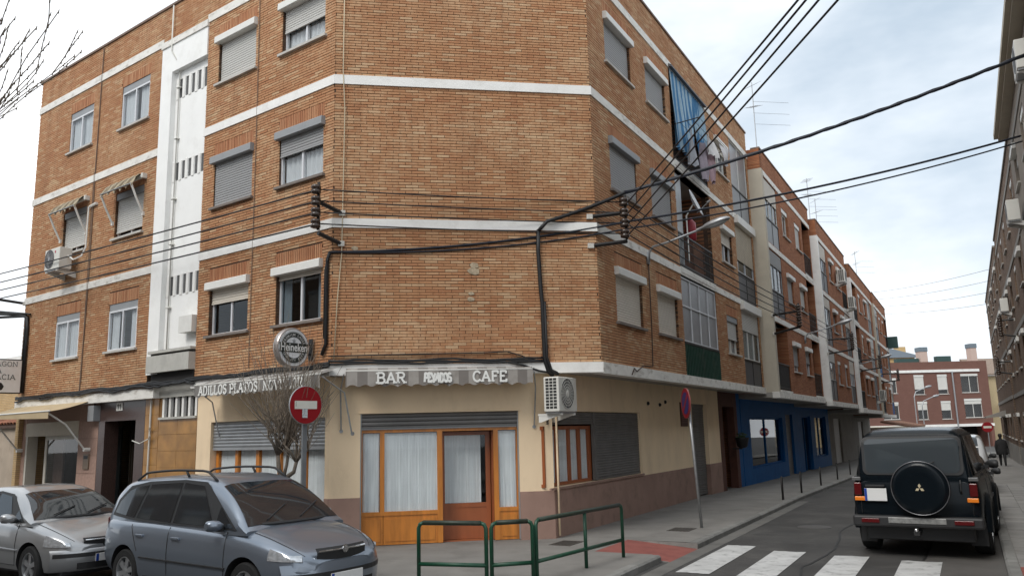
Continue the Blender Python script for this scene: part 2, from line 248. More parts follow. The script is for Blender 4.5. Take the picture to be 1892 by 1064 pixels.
class MB:
    def __init__(self): self.v = []; self.f = []; self.mi = []
    def box(self, fr, s0, s1, o0, o1, z0, z1, m=0):
        if s0 > s1: s0, s1 = s1, s0
        if o0 > o1: o0, o1 = o1, o0
        b = len(self.v)
        for z in (z0, z1):
            for s, o in ((s0, o0), (s1, o0), (s1, o1), (s0, o1)): self.v.append(fr.P(s, o, z))
        fs = [(0, 3, 2, 1), (4, 5, 6, 7), (0, 1, 5, 4), (1, 2, 6, 5), (2, 3, 7, 6), (3, 0, 4, 7)]
        for q in fs:
            q = tuple(b + i for i in q); self.f.append(q[::-1] if fr.flip else q); self.mi.append(m)
        return self
    def face(self, pts, m=0):
        b = len(self.v); self.v += [Vector(p) for p in pts]; self.f.append(tuple(range(b, b + len(pts)))); self.mi.append(m); return self
    def prism(self, pts, ext, m=0):
        """polygon pts (world) extruded by vector ext"""
        b = len(self.v); n = len(pts); ext = Vector(ext); pts = [Vector(p) for p in pts]
        nn = Vector((0, 0, 0))
        for i in range(n): nn += pts[i].cross(pts[(i + 1) % n])
        if nn.dot(ext) < 0: pts = pts[::-1]
        self.v += pts + [p + ext for p in pts]
        self.f.append(tuple(range(b + n - 1, b - 1, -1))); self.f.append(tuple(range(b + n, b + 2 * n))); self.mi += [m, m]
        for i in range(n):
            j = (i + 1) % n; self.f.append((b + i, b + j, b + n + j, b + n + i)); self.mi.append(m)
        return self
    def tube(self, pts, r, sides=6, m=0, cap=True):
        pts = [Vector(p) for p in pts]; n = len(pts); rs = r if isinstance(r, (list, tuple)) else [r] * n
        b = len(self.v); prev = None
        for i in range(n):
            t = (pts[min(i + 1, n - 1)] - pts[max(i - 1, 0)])
            if t.length < 1e-9: t = Vector((0, 0, 1))
            t.normalize()
            if prev is None:
                a = Vector((0, 0, 1)) if abs(t.z) < 0.9 else Vector((1, 0, 0)); x = t.cross(a).normalized()
            else:
                x = (prev - t * prev.dot(t))
                x = x.normalized() if x.length > 1e-6 else t.orthogonal().normalized()
            prev = x; y = t.cross(x)
            for k in range(sides):
                a = 2 * PI * k / sides; self.v.append(pts[i] + (x * math.cos(a) + y * math.sin(a)) * rs[i])
        for i in range(n - 1):
            for k in range(sides):
                k2 = (k + 1) % sides
                self.f.append((b + i * sides + k, b + i * sides + k2, b + (i + 1) * sides + k2, b + (i + 1) * sides + k)); self.mi.append(m)
        if cap:
            self.f.append(tuple(b + k for k in range(sides - 1, -1, -1))); self.f.append(tuple(b + (n - 1) * sides + k for k in range(sides))); self.mi += [m, m]
        return self
    def lathe(self, c, axis, prof, sides=24, m=0, closed=False):
        """prof: list of (radius, along axis)"""
        c = Vector(c); axis = Vector(axis).normalized(); x = axis.orthogonal().normalized(); y = axis.cross(x); b = len(self.v); n = len(prof)
        for (r, h) in prof:
            for k in range(sides):
                a = 2 * PI * k / sides; self.v.append(c + axis * h + (x * math.cos(a) + y * math.sin(a)) * r)
        for i in range(n if closed else n - 1):
            i2 = (i + 1) % n
            for k in range(sides):
                k2 = (k + 1) % sides; self.f.append((b + i * sides + k, b + i * sides + k2, b + i2 * sides + k2, b + i2 * sides + k)); self.mi.append(m)
        if not closed:
            self.f.append(tuple(b + k for k in range(sides - 1, -1, -1))); self.f.append(tuple(b + (n - 1) * sides + k for k in range(sides))); self.mi += [m, m]
        return self
    def grid(self, rows, m=0, closed=False):
        b = len(self.v); nr = len(rows); nc = len(rows[0])
        for r in rows: self.v += [Vector(p) for p in r]
        for i in range(nr - 1):
            for k in range(nc if closed else nc - 1):
                k2 = (k + 1) % nc; self.f.append((b + i * nc + k, b + i * nc + k2, b + (i + 1) * nc + k2, b + (i + 1) * nc + k)); self.mi.append(m)
        return self
    def mesh(self, name, mats, smooth=False, recalc=False):
        me = bpy.data.meshes.new(name); me.from_pydata([tuple(p) for p in self.v], [], self.f)
        for m in (mats if isinstance(mats, (list, tuple)) else [mats]): me.materials.append(m)
        if len(me.materials) > 1: me.polygons.foreach_set('material_index', self.mi)
        if smooth: me.polygons.foreach_set('use_smooth', [True] * len(me.polygons))
        if recalc:
            bm = bmesh.new(); bm.from_mesh(me); bmesh.ops.recalc_face_normals(bm, faces=bm.faces); bm.to_mesh(me); bm.free()
        me.update(); return me
    def build(self, name, mats, parent=None, smooth=False, recalc=False, local=False):
        return link(name, self.mesh(name, mats, smooth, recalc), parent, local)

def link(name, me, parent=None, local=False):
    o = bpy.data.objects.new(name, me); COL.objects.link(o)
    if parent is not None:
        o.parent = parent
        if not local and parent.type == 'EMPTY': o.matrix_parent_inverse = Matrix.Translation(-parent.location)
    return o
def tag(o, label=None, cat=None, group=None, kind=None):
    if label: o['label'] = label
    if cat: o['category'] = cat
    if group: o['group'] = group
    if kind: o['kind'] = kind
    return o
def empty(name, loc, label=None, cat=None, group=None, rz=0):
    o = bpy.data.objects.new(name, None); COL.objects.link(o); o.location = loc; o.rotation_euler = (0, 0, rz); o.empty_display_size = 0.2
    return tag(o, label, cat, group)

def road_z(x, y): return -0.21 - 0.013 * max(0.0, y - 24.0)
# ================================================================== THE SETTING
g = MB()
for (y0, y1) in ((-90, 24), (24, 420)):
    g.face([(-260, y0, road_z(0, y0)), (320, y0, road_z(0, y0)), (320, y1, road_z(0, y1)), (-260, y1, road_z(0, y1))])
road = tag(g.build('road', ASPHALT), kind='structure')
WT = 0.11                                  # pavement above road
def gp(s, o, dz): p = RF.P(s, o, 0); return Vector((p.x, p.y, road_z(p.x, p.y) + dz))
# gutter strip of paler concrete along the left kerb, patches on the asphalt
m = MB()
for t0, t1 in ((-3.9, 0), (0, 9.2), (9.2, 30), (30, 58)):
    m.face([gp(t0, 1.74, .004), gp(t0, 2.02, .004), gp(t1, 2.02, .004), gp(t1, 1.74, .004)])
m.build('gutter', mat('gutter concrete', (0.14, 0.135, 0.125), 0.9, noise=0.25, nscale=2, dirt=0.4, bump=0.3), road)
m = MB(); m.face([gp(-4, 5.25, .004), gp(-4, 6.4, .004), gp(6, 6.4, .004), gp(6, 5.45, .004)])
m.build('asphalt_patch', mat('newer asphalt', (0.105, 0.098, 0.09), 0.9, noise=0.2, nscale=2, bump=0.5, bscale=120), road)
# zebra crossing stripes, painted on the road
for i, (w0, w1) in enumerate(((2.12, 2.62), (3.02, 3.54), (4.02, 4.54), (5.02, 5.58))):
    m = MB(); ta, tb = (-2.62, 0.42) if i == 0 else (-2.75, 0.18 - 0.2 * i)
    a = [gp(ta + .02 * k % .05, w0 + (w1 - w0) * k / 6, .009) for k in range(7)]; c = [gp(tb + rnd.uniform(-.03, .03), w0 + (w1 - w0) * k / 6, .009) for k in range(7)]
    m.grid([a, c]); m.build('crossing_stripe', PAINT, road)

TARS = mat('tar seam', (.022, .021, .02), .7, noise=.3, nscale=9)
for pts in (((-3.6, 3.9), (-1.5, 3.75), (.5, 3.95), (3.0, 3.7), (6.5, 3.85), (11, 3.7)), ((2.0, 2.2), (2.2, 3.0), (2.05, 3.85)), ((5.6, 3.85), (5.8, 4.8), (5.7, 5.4)), ((-3.8, 5.3), (-2, 5.22), (1.0, 5.36), (4.5, 5.3))):
    q_ = random.Random(int(pts[0][1] * 100)); P = []
    for (a, b) in zip(pts[:-1], pts[1:]):
        for k in range(6): P.append((a[0] + (b[0] - a[0]) * k / 6, a[1] + (b[1] - a[1]) * k / 6 + q_.uniform(-.03, .03)))
    m = MB(); m.grid([[gp(t + .01, w - .012 - .01 * q_.random(), .0065) for t, w in P], [gp(t - .01, w + .012 + .01 * q_.random(), .0065) for t, w in P]]); m.build('tar_seam', TARS, road)
m = MB(); m.lathe(Vector((*gp(3.6, 3.1, 0).xy, -.212)), Vector((0, 0, 1)), [(.34, 0), (.34, .008)], 28); m.lathe(Vector((*gp(3.6, 3.1, 0).xy, -.212)), Vector((0, 0, 1)), [(.27, 0), (.27, .011)], 28); m.build('manhole_cover', mat('worn iron cover', (.075, .07, .065), .6, noise=.3, nscale=25), road)
pave = MB()
cor = [LF.P(0, 1.75, 0), Vector((-.75, 10.89, 0)), Vector((-.35, 10.62, 0)), Vector((.2, 10.62, 0)), Vector((.75, 11.0, 0)), RF.P(-3.9, 1.5, 0), RF.P(-1.75, 1.47, 0), RF.P(-1.75, .45, 0), RF.P(-.2, .45, 0), RF.P(-.2, -1.4, 0), LF.P(0, -.7, 0)]
pave.prism([Vector((p.x, p.y, -.30)) for p in cor], (0, 0, .20))
pave.box(LF, 0, 40, -.7, 1.75, -.30, -.10)
ts = [-.2, 3, 6, 9.15, 14, 20, 28, 38, 50, 58]
for t0, t1 in zip(ts[:-1], ts[1:]):
    for fo, hi in ((-1.6, .45), (.45, 1.6)):
        p = [gp(t0, fo, WT), gp(t0, hi, WT), gp(t1, hi, WT), gp(t1, fo, WT)]; pave.face(p)
pavement = tag(pave.build('pavement', PAVE), kind='structure')
m = MB(); rows = []
for k in range(5):
    w = .45 + 1.30 * k / 4; z = -.098 - .108 * k / 4; rows.append([Vector((*RF.P(t, w, 0).xy, z)) for t in np.linspace(-1.75, -.2, 9)])
m.grid(rows); m.build('ramp_paving', REDTILE, pavement)
# flared ramp cheeks
m = MB(); m.prism([Vector((*RF.P(-1.75, .45, 0).xy, -.30)), Vector((*RF.P(-1.75, 1.74, 0).xy, -.30)), Vector((*RF.P(-1.75, 1.74, 0).xy, -.20)), Vector((*RF.P(-1.75, .45, 0).xy, -.097))], dR * -.02); m.build('ramp_cheek', KERB, pavement)
m = MB(); m.prism([Vector((*RF.P(-.2, .40, 0).xy, -.31)), Vector((*RF.P(-.2, 1.74, 0).xy, -.31)), Vector((*RF.P(-.2, 1.74, 0).xy, -.11)), Vector((*RF.P(-.2, .40, 0).xy, -.10))], dR * .05); m.build('ramp_cheek', KERB, pavement)
def kerb_run(p, q, inward, n, parent):
    p, q = Vector(p), Vector(q)
    for i in range(n):
        a = p.lerp(q, i / n); b = p.lerp(q, (i + 1) / n); d = (b - a).normalized() * .006; a2, b2 = a + d, b - d; inn = Vector(inward) * .15
        za, zb = road_z(a2.x, a2.y), road_z(b2.x, b2.y); h = rnd.uniform(-.006, .004)
        mm = MB(); bev = Vector(inward) * .03
        prof = lambda P, z: [Vector((P.x, P.y, z - .1)), Vector((P.x, P.y, z + WT - .025 + h)), Vector((*(P + bev).xy, z + WT + .002 + h)), Vector((*(P + inn).xy, z + WT + .002 + h)), Vector((*(P + inn).xy, z - .1))]
        mm.grid([prof(a2, za), prof(b2, zb)], closed=True); mm.face(prof(a2, za)[::-1]); mm.face(prof(b2, zb))
        mm.build('kerb_stone', KERB, parent, recalc=True)
kerb_run(RF.P(-.2, 1.75, 0), RF.P(17.8, 1.75, 0), -nR, 18, pavement)
kerb_run(RF.P(17.8, 1.75, 0), RF.P(57.8, 1.75, 0), -nR, 14, pavement)
kerb_run(RF.P(-3.9, 1.65, 0), RF.P(-1.78, 1.62, 0), -nR, 2, pavement)
kerb_run(LF.P(0, 1.9, 0), LF.P(-4.55, 1.9, 0), -nL, 5, pavement)
kerb_run(LF.P(24, 1.9, 0), LF.P(0, 1.9, 0), -nL, 12, pavement)
kerb_run((.9, 10.9, 0), RF.P(-3.9, 1.65, 0), Vector((-.95, .3, 0)), 1, pavement)
# far (right-hand) pavement with slabs
rp_ = MB()
for t0, t1 in ((-14, 0), (0, 9.15), (9.15, 30), (30, 62)): rp_.face([gp(t0, 6.53, WT - .012), gp(t0, 8.4, WT - .012), gp(t1, 8.4, WT - .012), gp(t1, 6.53, WT - .012)])
rpave = tag(rp_.build('pavement', PAVE), kind='structure')
kerb_run(RF.P(40, 6.4, 0), RF.P(-8, 6.4, 0), nR, 40, rpave)
SLAB = mat('paving slab', (0.25, 0.24, 0.225), 0.9, noise=0.15, nscale=3, dirt=0.5, dirtcol=(0.13, 0.12, 0.11), dscale=3, bump=0.3, rand=0.35)
sl = MB(); sl.box(W0, -.198, .198, -.198, .198, -.02, .013); sl_me = sl.mesh('paving_slab', SLAB)
REDSLAB = mat('red paving slab', (0.27, 0.075, 0.055), 0.9, noise=0.2, nscale=5, dirt=0.4, rand=0.3)
sl_red = sl.mesh('paving_slab', REDSLAB)
for i in range(48):
    for k in range(4):
        t = -3.0 + .402 * i; w = 6.76 + .402 * k; p = gp(t, w, WT - .012)
        o = link('paving_slab', sl_red if t < -1.35 else sl_me, rpave); o.location = (p.x, p.y, p.z + rnd.uniform(-.003, .003)); o.rotation_euler = (0, 0, math.atan2(dR.y, dR.x))
# manhole covers let into the pavement
for (t, w, a, b_) in ((-1.0, -.42, .62, .42), (1.52, .92, .55, .45)):
    m = MB(); fr = Fr(RF.P(t, w, 0), dR, nR); m.box(fr, -a / 2, a / 2, -b_ / 2, b_ / 2, -.12, -.094)
    for k in range(5): m.box(fr, -a / 2 + .03, a / 2 - .03, -b_ / 2 + .04 + k * (b_ - .08) / 5, -b_ / 2 + .075 + k * (b_ - .08) / 5, -.094, -.089)
    m.build('manhole_cover', mat('cast iron', (0.06, 0.052, 0.045), 0.7, noise=0.3, nscale=20), pavement)

# ================================================================== BUILDING HELPERS
def wall_panels(mb, fr, s0, s1, z0, z1, holes, o0, o1, m=0):
    """a wall slab with rectangular holes, as boxes that butt end to end"""
    zs = sorted({z0, z1} | {min(max(h[k], z0), z1) for h in holes for k in (2, 3)})
    for za, zb in zip(zs[:-1], zs[1:]):
        if zb - za < 1e-4: continue
        zc = (za + zb) / 2; cuts = sorted((max(h[0], s0), min(h[1], s1)) for h in holes if h[2] < zc < h[3] and h[1] > s0 and h[0] < s1)
        s = s0
        for c0, c1 in cuts:
            if c0 - s > 1e-4: mb.box(fr, s, c0, o0, o1, za, zb, m)
            s = max(s, c1)
        if s1 - s > 1e-4: mb.box(fr, s, s1, o0, o1, za, zb, m)

def shutter_strip(mb, fr, s0, s1, o, z0, z1, pitch=0.055, depth=0.012, m=0):
    """roller shutter: a run of curved slats as one corrugated strip"""
    n = max(2, int(round((z1 - z0) / pitch))); p = (z1 - z0) / n; rows = []
    for i in range(n):
        zb = z1 - p * (i + 1)
        for u, dd in ((1.0, -.006), (.93, depth * .55), (.6, depth), (.25, depth * .8), (.05, 0), (.0, -.006)):
            rows.append([fr.P(s0, o + dd, zb + p * u), fr.P(s1, o + dd, zb + p * u)])
    if not fr.flip: rows = [r[::-1] for r in rows]
    mb.grid(rows, m)

def curtain_sheet(mb, fr, s0, s1, o, z0, z1, folds=9, amp=0.025, m=0, seed=0):
    q = random.Random(seed); n = max(12, int((s1 - s0) * 40)); ph = q.random() * 6; w1 = folds * 2 * PI
    def off(u, v): return amp * (math.sin(w1 * u + ph + .5 * math.sin(5 * u)) + .4 * math.sin(2.3 * w1 * u + 2 * ph)) * (.7 + .3 * v)
    mb.grid([[fr.P(s0 + (s1 - s0) * i / n, o + off(i / n, v), z1 + (z0 - z1) * v) for i in range(n + 1)] for v in (0, .5, 1)], m)

def window(bld, fr, s0, s1, z0, z1, shut=0.0, shmat=None, box='flush', boxmat=None, frame=ALU, glass=GLASS, curtain=0.5, dep=-.13, sill=SILL, boxh=.17, sillout=.07, seed=0, split=2, panes=True, curt=CURTAIN):
    """rolling-shutter window: frame > pane, shutter, shutter_box, sill, curtain"""
    shmat = shmat or SH_GREY; boxmat = boxmat or GREYBOX
    zt = z1 - boxh
    f = MB(); t = .045; a, b = dep - .03, dep + .03
    f.box(fr, s0, s0 + t, a, b, z0, zt); f.box(fr, s1 - t, s1, a, b, z0, zt); f.box(fr, s0 + t, s1 - t, a, b, z0, z0 + t); f.box(fr, s0 + t, s1 - t, a, b, zt - t, zt)
    for k in range(1, split):
        sc = s0 + (s1 - s0) * k / split; f.box(fr, sc - .025, sc + .025, a - .002, b + .004, z0 + t, zt - t)
    win = f.build('window', frame, bld)
    if panes and shut < .97:
        for k in range(split):
            pa = s0 + (s1 - s0) * k / split + (.025 if k else t); pb = s0 + (s1 - s0) * (k + 1) / split - (.025 if k < split - 1 else t)
            p = MB(); p.box(fr, pa, pb, dep - .004, dep + .002, z0 + t, zt - t); p.build('pane', glass, win)
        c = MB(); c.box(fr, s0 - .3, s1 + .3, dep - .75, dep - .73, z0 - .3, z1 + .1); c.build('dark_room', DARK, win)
        if curtain > 0:
            c = MB(); w = (s1 - s0)
            if curtain >= 1: curtain_sheet(c, fr, s0 + .03, s1 - .03, dep - .06, z0 + .03, zt, 9, .02, 0, seed)
            else:
                curtain_sheet(c, fr, s0 + .03, s0 + w * curtain * .55, dep - .06, z0 + .03, zt, 5, .02, 0, seed); curtain_sheet(c, fr, s1 - w * curtain * .55, s1 - .03, dep - .06, z0 + .03, zt, 5, .02, 0, seed + 1)
            c.build('curtain', curt, win, smooth=True)
    if shut > 0:
        zb = zt - (zt - z0) * shut; s = MB(); shutter_strip(s, fr, s0 + .02, s1 - .02, dep + .055, zb + .03, zt); s.box(fr, s0 + .02, s1 - .02, dep + .045, dep + .075, zb, zb + .03)
        s.build('shutter', shmat, win)
    bx = MB()
    if box == 'flush': bx.box(fr, s0 - .01, s1 + .01, dep - .05, -.02, zt, z1)
    elif box == 'out':
        y = [(-.10, zt), (.09, zt - .015), (.105, zt - .005), (.10, z1 - .03), (.085, z1 - .012), (-.10, z1)]
        bx.prism([fr.P(s0 - .05, o, z) for o, z in y], fr.d * (s1 - s0 + .10))
    bx.build('shutter_box', boxmat, win)
    sl = MB(); sl.box(fr, s0 - .07, s1 + .07, dep + .03, sillout, z0 - .055, z0 - .003); sl.build('sill', sill, win)
    return win

def brick_field(mb, fr, s0, s1, z0, z1, holes, pitch=.0575, L=.25, o0=-.11, picked=None, pick=None, seed=1):
    """courses of single bricks, cut at openings; picked ones are returned for building singly"""
    q = random.Random(seed); n = int(round((z1 - z0) / pitch)); p = (z1 - z0) / n; J = .0032
    for i in range(n):
        za = z0 + i * p; zb = za + p; zc = (za + zb) / 2
        cuts = sorted((h[0], h[1]) for h in holes if h[2] < zc < h[3]); spans = []; s = s0
        for c0, c1 in cuts:
            if c0 > s + .02: spans.append((s, c0))
            s = max(s, c1)
        if s1 > s + .02: spans.append((s, s1))
        off = (i % 2) * L / 2 + q.uniform(-.02, .02)
        for a, b in spans:
            k = math.floor((a - s0 - off) / L); x = s0 + off + k * L
            while x < b - .02:
                u, v = max(a, x + q.uniform(0, .004)), min(b, x + L)
                if v - u > .03:
                    dep = q.uniform(-.004, .0025); arg = (u + J * (u > a + 1e-6), v - J * (v < b - 1e-6), o0, dep, za + .0085, zb - .0045)
                    if pick and pick(u, v, zc): picked.append(arg)
                    else: mb.box(fr, *arg)
                x += L

def soldiers(mb, fr, s0, s1, z0, z1, o0=-.11):
    n = int(round((s1 - s0) / .0575)); p = (s1 - s0) / n
    for i in range(n): mb.box(fr, s0 + i * p + .007, s0 + (i + 1) * p - .007, o0, rnd.uniform(-.004, .002), z0 + .004, z1 - .004)

# ================================================================== CORNER BUILDING
cb = empty('apartment_building', (B0.x, B0.y, -.1), 'orange brick corner apartment block with chamfered bar front and white floor bands', 'building')
Z = dict(slab0=3.0, slab=3.2, b2a=5.82, b2=6.0, b1a=8.73, b1=8.92, b0a=11.55, b0=11.75, top=12.55)
FL = ((Z['slab'], Z['b2a']), (Z['b2'], Z['b1a']), (Z['b1'], Z['b0a']), (Z['b0'], Z['top']))
LEND, REND = 13.2, 14.6
wz = {1: (4.10, 5.27), 2: (6.96, 8.14), 3: (9.88, 11.04)}
Lw = {'a': (9.88, 11.18), 'b': (7.0, 8.36), 'c': (2.62, 4.02), 'd': (.32, 1.70)}
Rw = {'a': (.95, 2.55), 'b': (3.58, 5.12), 'd': (10.0, 11.35)}
Lh = [(*Lw[c], *wz[f]) for c in 'abcd' for f in (1, 2, 3)]
Rh = [(*Rw[c], *wz[f]) for c in 'abd' for f in (1, 2, 3)]
BAL = (5.55, 8.88); GAL = (11.95, 14.35)
balz = {1: (3.2, 5.82), 2: (6.0, 8.73), 3: (8.92, 11.62)}
for f in (1, 2, 3):
    Rh.append((*BAL, *balz[f])); Rh.append((*GAL, *balz[f]))
STAIR = (4.47, 6.42)
bk = MB(); sd = MB(); picked = []
def sold_holes(hs): return [(h[0] - .02, h[1] + .02, h[3], h[3] + .30) for h in hs]
for (fr, s0, s1, hs, sol, sh) in ((LF, .0, STAIR[0], [h for h in Lh if h[1] < STAIR[0]], True, 3), (LF, STAIR[1], LEND, [h for h in Lh if h[0] > STAIR[1]], True, 4), (CF, 0, 5.177, [], False, 5), (RF, 0, REND, Rh, True, 6)):
    wh = [h for h in hs if h[1] - h[0] < 1.9]
    sdh = sold_holes(wh)
    for i, (za, zb) in enumerate(FL):
        pk = (lambda u, v, z: 3.2 < z < 4.4 and .05 < u and v < 5.1) if fr is CF and i == 0 else None
        brick_field(bk, fr, s0 + .004, s1 - .004, za, zb, hs + sdh, picked=picked, pick=pk, seed=sh * 10 + i)
    for h in sdh: soldiers(sd, fr, *h)
picked.sort(key=lambda a: a[4]); extra = picked[300:]; picked = picked[:300]
for a in extra: bk.box(CF, *a)
tag(bk.build('brickwork', BRICK, cb), kind='stuff'); tag(sd.build('soldier_brickwork', SOLDIER, cb), kind='stuff')
cache = {}
for a in picked:
    key = round((a[1] - a[0]) * 200)
    if key not in cache:
        L_ = key / 200; mm = MB(); mm.box(CF, -L_ / 2, L_ / 2, -.11, 0, -.0245, .0245); me = mm.mesh('brick', BRICK)
        me.transform(Matrix.Translation(-A0)); cache[key] = me
    o = link('brick', cache[key], cb); o.location = CF.P((a[0] + a[1]) / 2, a[3], (a[4] + a[5]) / 2)
# mortar-coloured core walls behind the bricks
for (fr, s0, s1, hs) in ((LF, 0, STAIR[0], Lh), (LF, STAIR[1], LEND, Lh), (CF, 0, 5.177, []), (RF, 0, REND, Rh)):
    m = MB(); wall_panels(m, fr, s0, s1, 3.2, Z['top'], hs, -.24, -.014); m.build('wall', MORTAR, cb)
# white bands
HB = [(*BAL, 0, 99), (*GAL, 0, 99)]
for (fr, s0, s1, mt, hs) in ((LF, STAIR[1] - .01, LEND + .02, WORN, []), (LF, -.015, STAIR[0] + .01, WHITE, []), (CF, -.02, 5.2, WHITE, []), (RF, -.015, REND, WORN, [])):
    for (za, zb) in ((Z['b2a'], Z['b2']), (Z['b1a'], Z['b1']), (Z['b0a'], Z['b0'])):
        m = MB(); m.box(fr, s0, s1, -.10, .025, za, zb); m.build('floor_band', WORN if za > 11 else mt, cb)
for (fr, s0, s1) in ((LF, -.02, LEND + .03), (CF, -.02, 5.2), (RF, -.02, REND + .03)):
    m = MB(); m.box(fr, s0, s1, -.26, .035, Z['top'], Z['top'] + .06); m.build('coping', mat('coping', (0.20, 0.14, 0.11), 0.9, noise=0.2), cb)
# roof, back and party walls (close the volume)
q = [LF.P(LEND, -.02, 0), LF.P(0, -.02, 0), RF.P(0, -.02, 0), RF.P(REND, -.02, 0), RF.P(REND, -9.5, 0), LF.P(LEND, -9.5, 0)]
foot = [Vector((p.x, p.y, 12.1)) for p in q]
m = MB(); m.prism([p + (Vector((foot[4].x + foot[5].x, foot[4].y + foot[5].y, 0)) / 2 - Vector((p.x, p.y, 0))).normalized() * .2 for p in foot], (0, 0, .12)); m.build('roof', CONCRETE, cb)
m = MB(); m.prism([LF.P(LEND, -.01, -.1), LF.P(LEND - .2, -.01, -.1), LF.P(LEND - .2, -9.5, -.1), LF.P(LEND, -9.5, -.1)], (0, 0, 12.6)); m.build('party_wall', YBRICK, cb)
m = MB(); m.prism([RF.P(REND, -.26, 3.02), RF.P(REND - .2, -.26, 3.02), RF.P(REND - .2, -9.5, 3.02), RF.P(REND, -9.5, 3.02)], (0, 0, 9.45)); m.prism([RF.P(REND, -1.3, -.3), RF.P(REND - .2, -1.3, -.3), RF.P(REND - .2, -9.5, -.3), RF.P(REND, -9.5, -.3)], (0, 0, 3.32)); m.build('party_wall', ROWBRICK, cb)
m = MB(); m.prism([RF.P(REND - .2, -9.3, -.1), RF.P(REND - .2, -9.5, -.1), LF.P(LEND - .2, -9.5, -.1), LF.P(LEND - .2, -9.3, -.1)], (0, 0, 12.5)); m.build('back_wall', ROWBRICK, cb)
# first-floor slab: edge band and soffit
iC = .2; gO = -.9
m = MB()
m.box(LF, -.02, 4.5, -.35, .06, Z['slab0'], Z['slab']); m.build('slab_edge', WHITE, cb)
m = MB(); m.box(LF, 6.0, LEND + .02, -.35, .06, 2.86, 3.09); m.build('slab_edge', WORN, cb)
m = MB(); m.box(LF, 6.42, LEND, -.24, -.002, 3.09, 3.2); m.build('wall', MORTAR, cb)
m = MB(); m.box(CF, -.02, 5.19, -.35, .05, Z['slab0'], Z['slab']); m.build('slab_edge', WHITE, cb)
m = MB(); m.box(RF, -.02, REND, -.2, .05, Z['slab0'] - .02, Z['slab']); m.build('slab_edge', WORN, cb)
sof = [LF.P(4.4, -.1, 0), LF.P(0, -.02, 0), RF.P(0, .0, 0), RF.P(REND, .0, 0), RF.P(REND, -2.5, 0), LF.P(4.4, -3, 0)]
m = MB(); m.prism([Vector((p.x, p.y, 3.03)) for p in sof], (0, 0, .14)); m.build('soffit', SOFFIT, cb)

# ---- left facade windows
def LW(c, f, **k): return window(cb, LF, *Lw[c], *wz[f], seed=ord(c) * 3 + f, **k)
LW('a', 3, curtain=.9, dep=-.05); LW('b', 3, curtain=.75, dep=-.05)
LW('c', 3, shut=1, shmat=SH_LIGHT, box='out', boxmat=WHITEBOX); LW('d', 3, shut=.52, shmat=SH_LIGHT, box='out', boxmat=WHITEBOX, curtain=.9)
LW('a', 2, shut=.86, shmat=SH_LIGHT, curtain=0, box='flush'); LW('b', 2, shut=.86, shmat=SH_LIGHT, curtain=0, box='flush')
LW('c', 2, shut=1, shmat=SH_GREY, box='out', dep=-.09, sill=SILLD); LW('d', 2, shut=.38, shmat=SH_GREY, box='out', dep=-.09, sill=SILLD, curtain=1)
LW('a', 1, curtain=.9, dep=-.04); LW('b', 1, curtain=.55, dep=-.04)
LW('c', 1, shut=.32, shmat=SH_BEIGE, box='out', boxmat=WHITEBOX, sill=SILLD, curtain=0, glass=GLASSD); LW('d', 1, shut=.10, shmat=SH_BEIGE, box='out', boxmat=WHITEBOX, sill=SILLD, curtain=.35, glass=GLASSD)
# ---- white stair strip with louvre slots
st = MB(); sa, sb = STAIR; rec = 5.94
st.box(LF, rec, sb, -.24, .03, 3.4, 11.46)
slots = [(10.06, 10.55), (7.98, 8.42), (5.20, 5.65)]
hol = []
for z0, z1 in slots:
    for k in range(5): hol.append((4.58 + k * .265, 4.58 + k * .265 + .15, z0, z1))
wall_panels(st, LF, sa, rec, 3.92, 10.75, hol, -.117, -.10)
st.box(LF, sa, rec, -.26, .03, 10.75, 11.46)
st.box(LF, sa, rec, -.25, -.02, 3.2, 3.92); 
st.build('stair_wall', mat('white stair render', (0.88, 0.88, 0.86), 0.8, noise=0.03, nscale=2, dirt=0.3, dirtcol=(0.55, 0.52, 0.47), dscale=1.6, bump=0.12), cb)
m = MB(); m.box(LF, sa, sb, -.24, -.03, 11.46, Z['top']); m.build('wall', MORTAR, cb)
m = MB(); brick_field(m, LF, sa, sb, 11.62, Z['top'], [], seed=77); tag(m.build('parapet_brickwork', BRICK, cb), kind='stuff')
m = MB(); m.box(LF, sa - .02, sb + .02, -.2, .06, 11.46, 11.62); m.build('floor_band', WORN, cb)
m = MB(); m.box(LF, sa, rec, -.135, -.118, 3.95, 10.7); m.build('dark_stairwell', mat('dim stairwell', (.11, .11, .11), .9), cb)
for z0, z1 in slots:
    for k in range(6):
        m = MB(); m.box(LF, 4.475 + k * .265 + .005, 4.475 + k * .265 + .105, -.10, -.085, z0 - .02, z1 + .02); m.build('vent_fin', WHITE, cb)
m = MB(); m.box(LF, sa - .01, 6.2, -.1, .16, 3.42, 3.80); m.box(LF, sa - .01, 6.2, -.1, .13, 3.86, 3.92); m.build('concrete_planter', CONCRETE, cb)
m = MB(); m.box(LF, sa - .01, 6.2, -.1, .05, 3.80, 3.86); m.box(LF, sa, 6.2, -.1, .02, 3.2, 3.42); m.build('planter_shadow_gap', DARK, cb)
m = MB(); m.box(LF, 4.5, 5.02, -.05, .10, 4.25, 4.62); m.build('meter_box', WHITEBOX, cb)
m = MB(); m.tube([LF.P(5.96, .06, 12.5), LF.P(5.96, .06, 11.3), LF.P(5.75, .02, 11.0), LF.P(5.74, -.06, 10.9), LF.P(5.74, -.06, 3.95)], .018, 8)
for z in (10.3, 9.0, 7.5, 6.4, 4.9): m.box(LF, 5.68, 5.80, -.11, -.02, z, z + .03)
m.build('downpipe', PLASTIC, cb, smooth=True)
